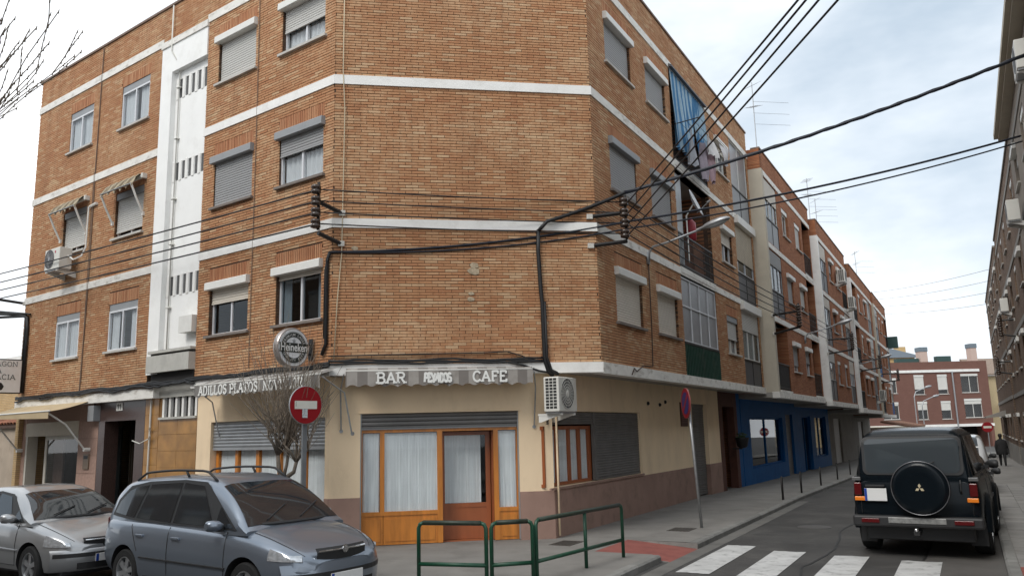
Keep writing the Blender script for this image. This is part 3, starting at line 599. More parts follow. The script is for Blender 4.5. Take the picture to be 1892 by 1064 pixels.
for pts, r in (([LF.P(9.48, .02, 12.5), LF.P(9.52, .02, 9), LF.P(9.50, .02, 6), LF.P(9.6, .02, 3.1)], .014), ([LF.P(9.58, .02, 9), LF.P(9.56, .02, 3.4)], .009), ([LF.P(2.5, .02, 12.5), LF.P(2.48, .02, 8), LF.P(2.5, .02, 3.3)], .009)):
    m = MB(); m.tube(pts, r, 5); m.build('wall_wire', mat('old brown wire', (0.16, 0.11, 0.08), 0.8), cb)

# ---- right facade windows
def RW(c, f, **k): return window(cb, RF, *Rw[c], *wz[f], seed=ord(c) * 5 + f, **k)
for c in 'ab':
    RW(c, 3, shut=1, shmat=SH_GREY, box='out', boxmat=WHITEBOX, sill=SILL)
    RW(c, 2, shut=1 if c == 'a' else .97, shmat=SH_GREY, box='out', dep=-.09, sill=SILLD, frame=ALUD)
    RW(c, 1, shut=1, shmat=SH_BEIGE, box='out', boxmat=WHITEBOX, sill=SILLD)
RW('d', 3, shut=.2, shmat=SH_BEIGE, box='out', boxmat=WHITEBOX, frame=WHITEBOX, curtain=1)
RW('d', 2, shut=.4, shmat=SH_BEIGE, box='out', boxmat=WHITEBOX, curtain=0)
RW('d', 1, shut=.55, shmat=SH_LIGHT, box='flush', frame=WHITEBOX, curtain=.5)

def railing(bld, fr, s0, s1, o, z0, z1, step=.11, mt=BLKMETAL, panel=None, name='railing'):
    m = MB(); m.box(fr, s0, s1, o - .02, o + .02, z1 - .04, z1); m.box(fr, s0, s1, o - .015, o + .015, z0 + .08, z0 + .11)
    n = int((s1 - s0) / step)
    for i in range(n + 1): s = s0 + .01 + (s1 - s0 - .02) * i / n; m.box(fr, s - .007, s + .007, o - .007, o + .007, z0, z1 - .04)
    r = m.build(name, mt, bld)
    if panel: m = MB(); m.box(fr, s0, s1, o - .035, o - .022, z0 + .05, z1 - .06); m.build('railing_panel', panel, r)
    return r
def recess(bld, fr, s0, s1, z0, z1, depth, back=None, side=None):
    m = MB(); m.box(fr, s0 - .1, s1 + .1, -depth - .1, -depth, z0, z1); m.box(fr, s0 - .1, s0, -depth, -.24, z0, z1); m.box(fr, s1, s1 + .1, -depth, -.24, z0, z1)
    m.build('balcony_wall', back or ROWBRICK, bld)
    m = MB(); m.box(fr, s0, s1, -depth, .04, z0 - .14, z0 + .02); m.build('balcony_floor', WORN, bld)
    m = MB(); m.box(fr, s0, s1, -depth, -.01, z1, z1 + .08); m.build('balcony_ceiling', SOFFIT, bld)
def gallery(bld, fr, s0, s1, z0, z1, zr, frame=ALU, panel=None, cols=4, transom=None, glass=GLASSD, fill=None, o=-.06, shut=None, shmat=SH_LIGHT, curt=None, seed=0):
    """glazed-in balcony: apron panel, frame with panes"""
    m = MB(); m.box(fr, s0, s1, o - .04, o + .03, z0, zr); ap = m.build('apron_panel', panel or GREYBOX, bld)
    m = MB()
    for k in range(3): m.box(fr, s0 + (s1 - s0) * k / 2 - (.02 if k else 0), s0 + (s1 - s0) * k / 2 + (.02 if k < 2 else 0), o + .03, o + .045, z0, zr)
    m.box(fr, s0, s1, o + .03, o + .06, zr - .05, zr); m.build('apron_frame', BLKMETAL, ap)
    f = MB(); t = .04
    f.box(fr, s0, s1, o - .03, o + .03, zr, zr + t); f.box(fr, s0, s1, o - .03, o + .03, z1 - t, z1)
    for k in range(cols + 1):
        sc = s0 + (s1 - s0) * k / cols; a = max(s0, sc - t / 2); b = min(s1, sc + t / 2); f.box(fr, a, b, o - .028, o + .028, zr + t, z1 - t)
    if transom: f.box(fr, s0, s1, o - .032, o + .032, transom, transom + t)
    win = f.build('window', frame, bld)
    for k in range(cols):
        for a, b in (((zr + t, transom), (transom + t, z1 - t)) if transom else ((zr + t, z1 - t),)):
            p = MB(); p.box(fr, s0 + (s1 - s0) * k / cols + .02, s0 + (s1 - s0) * (k + 1) / cols - .02, o - .004, o + .002, a, b); p.build('pane', glass, win)
    if shut:
        s = MB(); shutter_strip(s, fr, s0 + .03, s1 - .03, o + .035, z1 - t - (z1 - zr) * shut, z1 - t); s.build('shutter', shmat, win)
    m = MB(); m.box(fr, s0, s1, o - .5, o - .48, z0, z1); m.build('dark_room', fill or DARK, win)
    if curt: m = MB(); curtain_sheet(m, fr, s0 + .04, s1 - .04, o - .1, zr, z1 - t, 10, .02, 0, seed); m.build('curtain', curt, win, smooth=True)
    return win
recess(cb, RF, *BAL, 8.94, 11.62, 1.2); recess(cb, RF, *BAL, 6.02, 8.73, 1.2)
railing(cb, RF, *BAL, -.03, 8.96, 9.95); railing(cb, RF, *BAL, -.03, 6.04, 7.0)
m = MB(); m.box(RF, 5.56, 6.35, -.2, -.1, 6.1, 8.68); m.build('side_screen', mat('white plastic screen', (0.52, 0.55, 0.57), 0.5, noise=.05), cb)
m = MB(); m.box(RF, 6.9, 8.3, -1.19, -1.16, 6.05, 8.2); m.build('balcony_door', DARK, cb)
m = MB(); m.box(RF, 7.9, 8.85, -.9, -.3, 6.04, 7.25); m.build('brick_cupboard', ROWBRICK, cb)
GREYGLASS = mat('frosted pane', (0.24, 0.24, 0.25), 0.3, noise=0.12, nscale=4)
gallery(cb, RF, *BAL, 3.2, 5.78, 4.08, frame=ALU, panel=GREEND, cols=4, transom=5.0, glass=GREYGLASS, o=-.05)
m = MB()
for k in range(24): s = BAL[0] + .03 + (BAL[1] - BAL[0] - .06) * k / 23; m.box(RF, s - .012, s + .012, -.018, .012, 3.22, 4.0)
m.build('apron_bars', GREEND, cb)
CREAMCUR = mat('cream sun cloth', (0.50, 0.44, 0.35), 0.9, noise=0.1, nscale=4)
APRON = mat('charcoal sheet panel', (0.075, 0.075, 0.08), 0.5, noise=0.15, nscale=3)
gallery(cb, RF, *GAL, 8.95, 11.55, 9.95, frame=WHITEBOX, panel=GREYBOX, cols=2, glass=GREYGLASS)
gallery(cb, RF, *GAL, 6.05, 8.62, 6.95, frame=ALU, panel=APRON, cols=2, shut=.74, shmat=CREAMCUR)
gallery(cb, RF, *GAL, 3.2, 5.72, 4.05, frame=WHITEBOX, panel=APRON, cols=3, shut=.42, shmat=SH_LIGHT, curt=CURTAIN)
for f in (1, 2):
    m = MB(); m.box(RF, GAL[0] - .08, GAL[1] + .08, -.05, .14, balz[f][1] - .16, balz[f][1] + .10); m.build('blind_box', WHITEBOX, cb)
# striped curtain in the top balcony
BLUESTR = stripe_mat('blue striped cloth', dR, (0.06, 0.19, 0.36), (0.33, 0.46, 0.55), .17, .25, (0.03, 0.08, 0.18))
def cloth_panel(sa0, sb0, sa1, sb1, z1, z0, seed):
    q = random.Random(seed); n = 46; rows = []
    for j in range(9):
        v = j / 8; a = sa0 + (sa1 - sa0) * v ** 1.4; b = sb0 + (sb1 - sb0) * v ** 1.4
        rows.append([RF.P(a + (b - a) * i / n, .0 + .07 * v + (.02 + .035 * v) * math.sin(i * .9 + seed) + .03 * v * math.sin(i * .31 + 2 * v), z1 + (z0 - z1) * v) for i in range(n + 1)])
    mm = MB(); mm.grid(rows); return mm
cloth_panel(5.58, 7.7, 5.62, 7.25, 11.60, 9.35, 1).build('balcony_curtain', BLUESTR, cb, smooth=True)
cloth_panel(7.6, 8.86, 8.0, 8.9, 11.60, 9.55, 4).build('balcony_curtain', BLUESTR, cb, smooth=True)
m = MB(); m.prism([RF.P(5.5, o, z) for o, z in ((-.1, 11.72), (.12, 11.60), (.12, 11.55), (-.1, 11.58))], dR * 3.42); m.build('curtain_rail', mat('rail dark grey', (.10, .10, .11), .6), cb)
# ================================================================== GROUND FLOOR OF THE CORNER BUILDING
def isect(fa, oa, fb, ob):
    """s on frame a (at offset oa) where it meets frame b (at offset ob)"""
    pa = fa.O + fa.n * oa; pb = fb.O + fb.n * ob; return (pb - pa).dot(fb.n) / fa.d.dot(fb.n)
gL, gC = -.12, -.2
sLC = isect(LF, gL, CF, gC); sCL = isect(CF, gC, LF, gL); sCR = isect(CF, gC, RF, gO); sRC = isect(RF, gO, CF, gC)
WZ = .78
def plaster(fr, o, s0, s1, holes, ztop=3.03):
    m = MB(); wall_panels(m, fr, s0, s1, WZ, ztop, holes, o - .25, o); m.build('wall', CREAM, cb)
    zz = [h for h in holes if h[2] < 0]; cs = [s0] + [v for h in zz for v in h[:2]] + [s1]
    for k in range(0, len(cs), 2): m = MB(); wall_panels(m, fr, cs[k], cs[k + 1], -.2, WZ, holes, o - .25, o + .012); m.build('painted_base', WAINS, cb)
WL = (.28, 3.95, .55, 2.26); WC = (.54, 3.53, -.2, 2.30); WR1 = (-.62, 4.40, .83, 2.28); DR = (8.75, 10.3, -.2, 2.58)
plaster(LF, gL, sLC, 4.47, [WL]); plaster(CF, gC, sCL, sCR, [WC]); plaster(RF, gO, sRC, 11.65, [WR1, DR])
# --- bar front on the chamfer
def timber(bld, fr, o, bars, mt, name='shopfront_frame', th=.07):
    m = MB()
    for (s0, s1, z0, z1) in bars: m.box(fr, s0, s1, o - th, o, z0, z1)
    return m.build(name, mt, bld)
oF = gC - .12
bf = timber(cb, CF, oF, [(.54, 3.53, 1.945, 2.015), (.90, .985, .5, 1.945), (1.97, 2.07, -.09, 1.945), (3.05, 3.14, -.09, 1.945), (.54, .58, .5, 1.945), (3.49, 3.53, .5, 1.945), (.54, 1.97, .43, .5), (3.14, 3.53, .43, .5), (.94, 1.0, 2.015, 2.08), (2.99, 3.06, 2.015, 2.14)], ORANGE)
for (a, b) in ((.54, .96), (.965, 1.97), (3.14, 3.53)):
    m = MB(); m.box(CF, a + .002, b - .002, oF - .06, oF - .015, -.09, .43); m.box(CF, a + .05, b - .05, oF - .015, oF - .003, -.03, .37); m.build('kick_panel', ORANGE, bf)
for i, (a, b) in enumerate(((.58, .90), (.985, 1.97), (3.14, 3.49))):
    m = MB(); m.box(CF, a, b, oF - .04, oF - .034, .5, 1.945); m.build('pane', GLASS, bf)
    m = MB(); curtain_sheet(m, CF, a, b, oF - .065, .5, 1.93, int(6 * (b - a) / .4 + 3), .024, 0, i); m.build('curtain', CURTAINB, bf, smooth=True)
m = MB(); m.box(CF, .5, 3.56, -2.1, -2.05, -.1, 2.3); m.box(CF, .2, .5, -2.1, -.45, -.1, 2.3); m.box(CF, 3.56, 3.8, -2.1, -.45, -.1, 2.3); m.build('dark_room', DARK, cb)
m = MB(); m.box(CF, .3, 3.7, -2.1, -.44, -.15, -.085); m.build('threshold_floor', ORANGED, cb)
# recessed inner door: timber leaf with curtained light, standing a little ajar
m = MB(); oD = -.62
m.box(CF, 2.08, 2.13, oD - .05, oD, -.08, 1.93); m.box(CF, 2.93, 3.02, oD - .05, oD, -.08, 1.93); m.box(CF, 2.13, 2.93, oD - .05, oD, 1.86, 1.93); m.box(CF, 2.13, 2.93, oD - .05, oD, .50, .58); m.box(CF, 2.13, 2.93, oD - .045, oD - .01, -.08, .5)
dr = m.build('inner_door', ORANGED, cb)
m = MB(); m.box(CF, 2.13, 2.93, oD - .03, oD - .025, .58, 1.86); m.build('pane', GLASS, dr)
m = MB(); curtain_sheet(m, CF, 2.14, 2.84, oD - .08, .58, 1.86, 12, .022, 0, 9); m.build('curtain', CURTAINB, dr, smooth=True)
m = MB(); m.box(CF, 3.03, 3.06, oD, oF - .08, -.08, 1.93); m.build('door_reveal', ORANGED, dr)
m = MB(); shutter_strip(m, CF, .56, 3.51, gC - .08, 2.06, 2.30, .085, .02); m.box(CF, .56, 3.51, gC - .10, gC - .06, 2.035, 2.06); m.build('roller_shutter', SH_DARK, cb)
m = MB(); m.box(CF, .54, 3.53, gC - .11, gC - .09, 2.0, 2.04); m.box(CF, .54, .56, gC - .2, gC - .04, -.09, 2.3); m.box(CF, 3.51, 3.53, gC - .2, gC - .04, -.09, 2.3); m.build('shutter_track', ALUD, cb)
m = MB(); m.box(CF, .50, 3.57, gC, gC + .02, 2.30, 2.325); m.build('lintel_edge', CREAM, cb)
# --- left window of the bar
oW = gL - .14
wf = timber(cb, LF, oW, [(s - .05, s + .05, .62, 1.70) for s in (.33, 1.05, 1.80, 2.50, 3.20, 3.88)] + [(.28, 3.95, .55, .62)], ORANGE)
for i in range(5):
    a, b = (.33, 1.05, 1.80, 2.50, 3.20, 3.88)[i:i + 2]; m = MB(); m.box(LF, a + .05, b - .05, oW - .04, oW - .034, .62, 1.7); m.build('pane', GLASS, wf)
    m = MB(); curtain_sheet(m, LF, a + .05, b - .05, oW - .065, .62, 1.75, 8, .022, 0, 20 + i); m.build('curtain', CURTAINB, wf, smooth=True)
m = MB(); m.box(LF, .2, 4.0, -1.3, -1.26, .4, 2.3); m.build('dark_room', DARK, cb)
m = MB(); shutter_strip(m, LF, .30, 3.93, gL - .07, 1.73, 2.26, .065, .016); m.box(LF, .30, 3.93, gL - .09, gL - .05, 1.67, 1.73); m.build('roller_shutter', SH_STEEL, cb)
m = MB(); m.box(LF, .2, 4.02, gL, gL + .05, .50, .55); m.build('sill', WAINS, cb)
# --- right-hand side window, shutters, door
oW = gO - .12
wf = timber(cb, RF, oW, [(s - .045, s + .045, .90, 1.98) for s in (-.55, .0, .55, 1.05, 1.58)] + [(-.62, 1.62, .84, .90), (-.62, 1.62, 1.92, 1.99)], ORANGED)
for i in range(4):
    a, b = (-.55, .0, .55, 1.05, 1.58)[i:i + 2]; m = MB(); m.box(RF, a + .045, b - .045, oW - .04, oW - .034, .9, 1.92); m.build('pane', GLASS, wf)
    m = MB(); curtain_sheet(m, RF, a + .045, b - .045, oW - .065, .9, 1.92, 6, .016, 0, 40 + i); m.build('curtain', CURTAINB, wf, smooth=True)
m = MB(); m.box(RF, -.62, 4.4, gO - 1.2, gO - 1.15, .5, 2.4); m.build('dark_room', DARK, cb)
m = MB(); shutter_strip(m, RF, -.60, 1.60, gO - .06, 2.02, 2.27, .055, .012); m.build('roller_shutter', SH_DARK, cb)
m = MB(); shutter_strip(m, RF, 1.72, 4.38, gO - .06, .88, 2.27, .055, .012); m.box(RF, 1.72, 4.38, gO - .08, gO - .04, .84, .88); m.box(RF, 1.62, 1.72, gO - .1, gO - .03, .84, 2.27); m.build('roller_shutter', SH_DARK, cb)
m = MB(); m.box(RF, -.66, 4.44, gO, gO + .04, .79, .83); m.build('sill', WAINS, cb)
m = MB(); shutter_strip(m, RF, 8.78, 10.27, gO - .12, -.09, 2.50, .07, .014); m.box(RF, 8.75, 10.3, gO - .16, gO - .10, 2.5, 2.58); m.build('door_shutter', SH_DARK, cb)
m = MB(); m.box(RF, 7.62, 8.25, gO, gO + .03, 1.93, 2.6); pq = m.build('menu_board', mat('maroon board', (0.09, 0.035, 0.025), .6, noise=.2), cb)
m = MB()
for k in range(8): m.box(RF, 7.70, 8.17 - .07 * (k % 3), gO + .03, gO + .034, 2.04 + k * .055, 2.055 + k * .055)
m.build('menu_lines', mat('faded lettering', (0.20, 0.11, 0.10), .8), pq)
for s, z in ((5.0, 2.52), (5.9, 2.50), (6.35, 2.58)): m = MB(); m.lathe(RF.P(s, gO, z), nR, [(.045, 0), (.05, .02), (.03, .05)], 10); m.build('wall_fixing', BLACK, cb)
# dark timber portal
m = MB(); wall_panels(m, RF, 11.65, 14.0, -.3, 3.02, [(12.1, 13.6, -.3, 2.55)], gO - .25, gO + .01); m.build('portal_wall', mat('dark red brick portal', (0.10, 0.035, 0.022), .7, noise=.3, nscale=6), cb)
m = MB(); m.box(RF, 12.1, 13.6, gO - .75, gO - .70, -.3, 2.6); pd = m.build('portal_door', mat('dark door', (0.05, 0.025, 0.018), .5), cb)
m = MB()
for k in range(3): m.box(RF, 12.18 + k * .48, 12.58 + k * .48, gO - .70, gO - .68, .1, 1.1); m.box(RF, 12.18 + k * .48, 12.58 + k * .48, gO - .70, gO - .68, 1.25, 2.45)
m.build('door_panel', mat('dark door panel', (0.035, 0.018, 0.012), .4), pd)
m = MB(); m.box(RF, 14.0, 14.5, gO - .25, gO, -.3, 3.02); m.build('wall', BLUEP, cb)

# --- left part: granite portal, pink stone shop, ochre tiles
STEP = mat('joint grout', (0.30, 0.20, 0.16), .9)
m = MB(); wall_panels(m, LF, 6.62, 8.76, -.2, 2.92, [(7.02, 8.46, -.2, 2.40)], gL - .35, gL); m.build('portal_surround', GRANITE, cb)
m = MB(); m.box(LF, 7.02, 8.46, gL - .72, gL - .66, -.2, 2.40); pd = m.build('street_door', mat('black iron door', (0.012, 0.011, 0.011), .35), cb)
m = MB()
for k in range(12): s = 7.10 + k * .116; m.box(LF, s - .008, s + .008, gL - .66, gL - .63, .5, 2.2)
m.box(LF, 7.70, 7.78, gL - .66, gL - .61, -.1, 2.4); m.build('door_grille', mat('bronze grille', (0.06, 0.045, 0.03), .4, metal=.5), pd)
m = MB(); m.box(LF, 7.66, 7.69, gL - .61, gL - .57, .75, 1.05); m.build('door_handle', GALV, pd)
m = MB(); m.box(LF, 7.64, 7.93, gL, gL + .015, 2.64, 2.83); nb = m.build('number_plate', WHITEBOX, cb)
m = MB()
for s in (7.72, 7.82): m.box(LF, s, s + .025, gL + .015, gL + .019, 2.67, 2.80); m.prism([LF.P(s + .025, gL + .015, 2.80), LF.P(s + .065, gL + .015, 2.765), LF.P(s + .06, gL + .015, 2.75), LF.P(s + .025, gL + .015, 2.78)], nL * .004)
m.build('number_11', BLACK, nb)
# pink stone panels
m = MB(); wall_panels(m, LF, 8.76, LEND, -.2, 2.9, [(9.78, 12.76, -.2, 2.46)], gL - .3, gL - .012); m.build('wall', STEP, cb)
def panels(fr, s0, s1, z0, z1, w, h, o, mt, name, gap=.005, th=.03):
    nx = max(1, round((s1 - s0) / w)); nz_ = max(1, round((z1 - z0) / h)); ww = (s1 - s0) / nx; hh = (z1 - z0) / nz_
    mm = MB(); mm.box(Fr((0, 0, 0), fr.d, fr.n), -ww / 2 + gap, ww / 2 - gap, -th, 0, -hh / 2 + gap, hh / 2 - gap); me = mm.mesh(name, mt)
    for i in range(nx):
        for k in range(nz_): ob = link(name, me, cb); ob.location = fr.P(s0 + ww * (i + .5), o + rnd.uniform(-.002, .002), z0 + hh * (k + .5))
panels(LF, 8.77, 9.77, -.15, 2.87, 1.0, .43, gL, PINK, 'stone_panel'); panels(LF, 12.77, 13.2, -.15, 2.87, .43, .43, gL, PINK, 'stone_panel')
m = MB(); m.box(LF, 9.78, 12.76, gL - .16, gL + .02, 2.10, 2.46); m.build('shutter_box', mat('beige roller box', (0.50, 0.44, 0.34), .6, noise=.06, dirt=.25), cb)
m = MB(); o_ = gL - .22
m.box(LF, 9.80, 9.88, o_ - .05, o_, .75, 2.10); m.box(LF, 11.98, 12.10, o_ - .05, o_, .75, 2.10); m.box(LF, 9.88, 11.98, o_ - .05, o_, 2.0, 2.10); m.box(LF, 9.88, 11.98, o_ - .05, o_, .75, .85); m.box(LF, 12.66, 12.76, o_ - .05, gL, -.1, 2.10)
sw = m.build('shop_window', mat('cream window frame', (0.55, 0.52, 0.45), .5, noise=.05), cb)
m = MB(); m.box(LF, 9.88, 11.98, o_ - .03, o_ - .024, .85, 2.0); m.build('pane', GLASSD, sw)
m = MB(); m.box(LF, 9.7, 12.8, o_ - .9, o_ - .86, -.1, 2.3); m.build('dark_room', mat('dim shop interior', (0.05, 0.055, 0.05), .9, noise=.4, nscale=3), sw)
m = MB(); m.box(LF, 9.78, 12.10, o_ - .12, o_ + .06, -.15, .75); m.box(LF, 12.10, 12.66, o_ - .55, o_ - .5, -.1, 2.1); m.build('shop_base', PINK, cb)
m = MB(); m.box(LF, 9.12, 9.40, gL, gL + .03, 1.25, 1.62); lb = m.build('letter_box', mat('brown intercom', (0.16, 0.11, 0.07), .5), cb)
m = MB(); m.box(LF, 9.16, 9.36, gL + .03, gL + .036, 1.5, 1.58); m.build('letter_slot', BLACK, lb)
m = MB(); m.box(LF, 8.72, 9.02, gL, gL + .17, 2.42, 2.80); jb = m.build('junction_box', GREYBOX, cb)
m = MB(); m.tube([LF.P(8.86, gL + .08, 3.0), LF.P(8.86, gL + .08, 2.8)], .015, 6); m.build('box_conduit', CABLE, jb)
# ochre tiles and louvre window
m = MB(); wall_panels(m, LF, 4.47, 6.62, -.2, 2.9, [(4.50, 5.92, 2.42, 2.86)], gL - .3, gL - .012); m.build('wall', mat('ochre grout', (0.20, 0.10, 0.03), .9), cb)
panels(LF, 4.48, 6.02, -.15, 2.40, .77, .36, gL - .0, OCHRE, 'wall_tile', .003); panels(LF, 6.03, 6.61, -.15, 2.87, .58, .36, gL, OCHRE, 'wall_tile', .003)
m = MB(); m.box(LF, 4.50, 5.92, gL - .12, gL - .08, 2.4, 2.9); m.build('dark_room', DARK, cb)
for k in range(6): m = MB(); m.box(LF, 4.52 + k * .262, 4.60 + k * .262, gL - .08, gL - .01, 2.42, 2.86); m.build('vent_fin', WHITE, cb)
m = MB(); m.box(LF, 4.48, 5.98, gL - .05, gL + .05, 2.37, 2.42); m.build('sill', CONCRETE, cb)
m = MB(); m.box(LF, 4.47, 6.0, gL - .1, gL + .03, 2.86, 3.2); m.build('concrete_lintel', CONCRETE, cb)
m = MB(); m.tube([LF.P(6.33, gL + .03, 2.86), LF.P(6.35, gL + .03, -.1)], .018, 6); m.tube([LF.P(6.34, gL + .05, 1.95), LF.P(6.62, gL + .1, 1.85), LF.P(6.95, gL + .1, 1.92)], .012, 5); m.tube([LF.P(6.33, gL + .05, 2.15), LF.P(6.2, gL + .1, 2.22)], .012, 5); m.tube([LF.P(6.33, gL + .05, 1.95), LF.P(6.15, gL + .12, 2.02)], .012, 5); m.build('white_pipe', PLASTIC, cb)
# repair patches and small fixings on the chamfer brick
for (s, z, a) in ((2.70, 5.10, .10), (2.69, 4.98, .12), (2.63, 4.55, .06), (2.62, 4.44, .07), (.42, 5.42, .07)):
    pts = [CF.P(s + a * math.cos(k * .7) * rnd.uniform(.7, 1.2), .004, z + a * .65 * math.sin(k * .7) * rnd.uniform(.7, 1.2)) for k in range(9)]
    m = MB(); m.prism(pts, nC * .006); m.build('mortar_patch', mat('repair mortar', (0.42, 0.34, 0.24), .95, noise=.3, nscale=20), cb)
# ================================================================== LETTERING
def arc(cx, cy, rx, ry, a0, a1, n=9): return [(cx + rx * math.cos(math.radians(a0 + (a1 - a0) * i / n)), cy + ry * math.sin(math.radians(a0 + (a1 - a0) * i / n))) for i in range(n + 1)]
GL = {  # stroke letters with slab serifs: (width, strokes, serif points)
 'A': (.86, [[(.08, 0), (.43, 1)], [(.43, 1), (.78, 0)], [(.22, .36), (.64, .36)]], [(.08, 0), (.78, 0)]),
 'B': (.80, [[(.16, 0), (.16, 1)], [(.16, 1), (.45, 1)] + arc(.45, .76, .22, .24, 90, -90), [(.45, .52), (.16, .52)], [(.45, .52)] + arc(.46, .26, .26, .26, 90, -90) + [(.16, 0)]], [(.13, 0), (.13, 1)]),
 'R': (.84, [[(.16, 0), (.16, 1)], [(.16, 1), (.45, 1)] + arc(.45, .75, .24, .25, 90, -90) + [(.16, .5)], [(.42, .5), (.72, 0)]], [(.16, 0), (.76, 0), (.12, 1)]),
 'C': (.82, [arc(.46, .5, .34, .5, 40, 320, 14)], []),
 'F': (.72, [[(.16, 0), (.16, 1)], [(.16, 1), (.66, 1)], [(.66, 1), (.66, .8)], [(.16, .52), (.5, .52)]], [(.16, 0)]),
 'E': (.76, [[(.16, 0), (.16, 1)], [(.12, 1), (.66, 1)], [(.66, 1), (.66, .82)], [(.16, .52), (.5, .52)], [(.12, 0), (.7, 0)], [(.7, 0), (.7, .2)]], []),
 'D': (.84, [[(.16, 0), (.16, 1)], [(.12, 1), (.4, 1)] + arc(.4, .5, .34, .5, 90, -90, 12) + [(.12, 0)]], []),
 'I': (.42, [[(.21, 0), (.21, 1)]], [(.21, 0), (.21, 1)]),
 'L': (.70, [[(.16, 0), (.16, 1)], [(.12, 0), (.62, 0)], [(.62, 0), (.62, .22)]], [(.16, 1)]),
 'O': (.86, [arc(.43, .5, .33, .5, 0, 360, 18)], []),
 'S': (.70, [arc(.35, .76, .24, .24, 20, 270, 10) + arc(.35, .26, .25, .26, 90, -160, 10)], []),
 'P': (.78, [[(.16, 0), (.16, 1)], [(.16, 1), (.45, 1)] + arc(.45, .73, .24, .27, 90, -90) + [(.16, .46)]], [(.16, 0), (.12, 1)]),
 'T': (.80, [[(.4, 0), (.4, 1)], [(.06, 1), (.74, 1)], [(.06, 1), (.06, .8)], [(.74, 1), (.74, .8)]], [(.4, 0)]),
 'V': (.82, [[(.06, 1), (.41, 0)], [(.41, 0), (.76, 1)]], [(.06, 1), (.76, 1)]),
 'Y': (.80, [[(.06, 1), (.4, .5)], [(.4, .5), (.74, 1)], [(.4, .5), (.4, 0)]], []),
 'N': (.88, [[(.14, 0), (.14, 1)], [(.14, 1), (.74, 0)], [(.74, 0), (.74, 1)]], [(.14, 0), (.74, 1)]),
 'G': (.86, [arc(.46, .5, .34, .5, 40, 330, 14) + [(.78, .45), (.55, .45)]], []), ' ': (.5, [], [])}
def letters(mb, text, org, ux, uy, n, h, wt=.15, th=.004, track=.04, serif=True, jig=0, wscale=1.0):
    """strokes become thin raised bars; org = lower left"""
    ux, uy, n = Vector(ux), Vector(uy), Vector(n); x = 0; q = random.Random(3)
    for ch in text:
        w, strokes, ser = GL[ch]; rot = q.uniform(-jig, jig); dy = q.uniform(-jig, jig) * .3
        def T(p):
            px, py = p[0] - w / 2, p[1] - .5; c, s = math.cos(rot), math.sin(rot)
            return Vector(org) + ux * ((x + w / 2 + px * c - py * s) * h * wscale) + uy * ((.5 + px * s + py * c + dy) * h)
        segs = [(a, b) for st in strokes for a, b in zip(st[:-1], st[1:])]
        if serif: segs += [((p[0] - .13, p[1] + (.04 if p[1] < .5 else -.04)), (p[0] + .13, p[1] + (.04 if p[1] < .5 else -.04))) for p in ser]
        for k, (a, b) in enumerate(segs):
            A_, B_ = T(a), T(b); d = (B_ - A_)
            if d.length < 1e-6: continue
            d.normalize(); sd_ = n.cross(d).normalized() * (wt * h / 2 * (.75 if serif and k >= len(segs) - len(ser) else 1)); e = d * (wt * h * .22); lift = n * (.0004 * (k % 7))
            mb.prism([A_ - e + sd_ + lift, A_ - e - sd_ + lift, B_ + e - sd_ + lift, B_ + e + sd_ + lift], n * th)
        x += w + track
    return x * h * wscale
def textw(text, h, track=.04, wscale=1.0): return sum(GL[c][0] + track for c in text) * h * wscale
def font_into(mb, body, org, ux, uy, n, h, th=.004, align='CENTER', width=None, bold=.01):
    cu = bpy.data.curves.new('tmp', 'FONT'); cu.body = body; cu.size = 1.0; cu.align_x = align; cu.align_y = 'CENTER'; cu.offset = bold; cu.resolution_u = 3
    ob = bpy.data.objects.new('tmp', cu); COL.objects.link(ob); dg = bpy.context.evaluated_depsgraph_get(); me = bpy.data.meshes.new_from_object(ob.evaluated_get(dg))
    xs = [v.co.x for v in me.vertices]; k = h
    sx = (width / (max(xs) - min(xs))) if width else k; b = len(mb.v)
    for v in me.vertices: mb.v.append(Vector(org) + Vector(ux) * v.co.x * sx + Vector(uy) * v.co.y * k + Vector(n) * th)
    for p in me.polygons: mb.f.append(tuple(b + i for i in p.vertices)); mb.mi.append(0)
    bpy.data.objects.remove(ob); bpy.data.curves.remove(cu); bpy.data.meshes.remove(me)

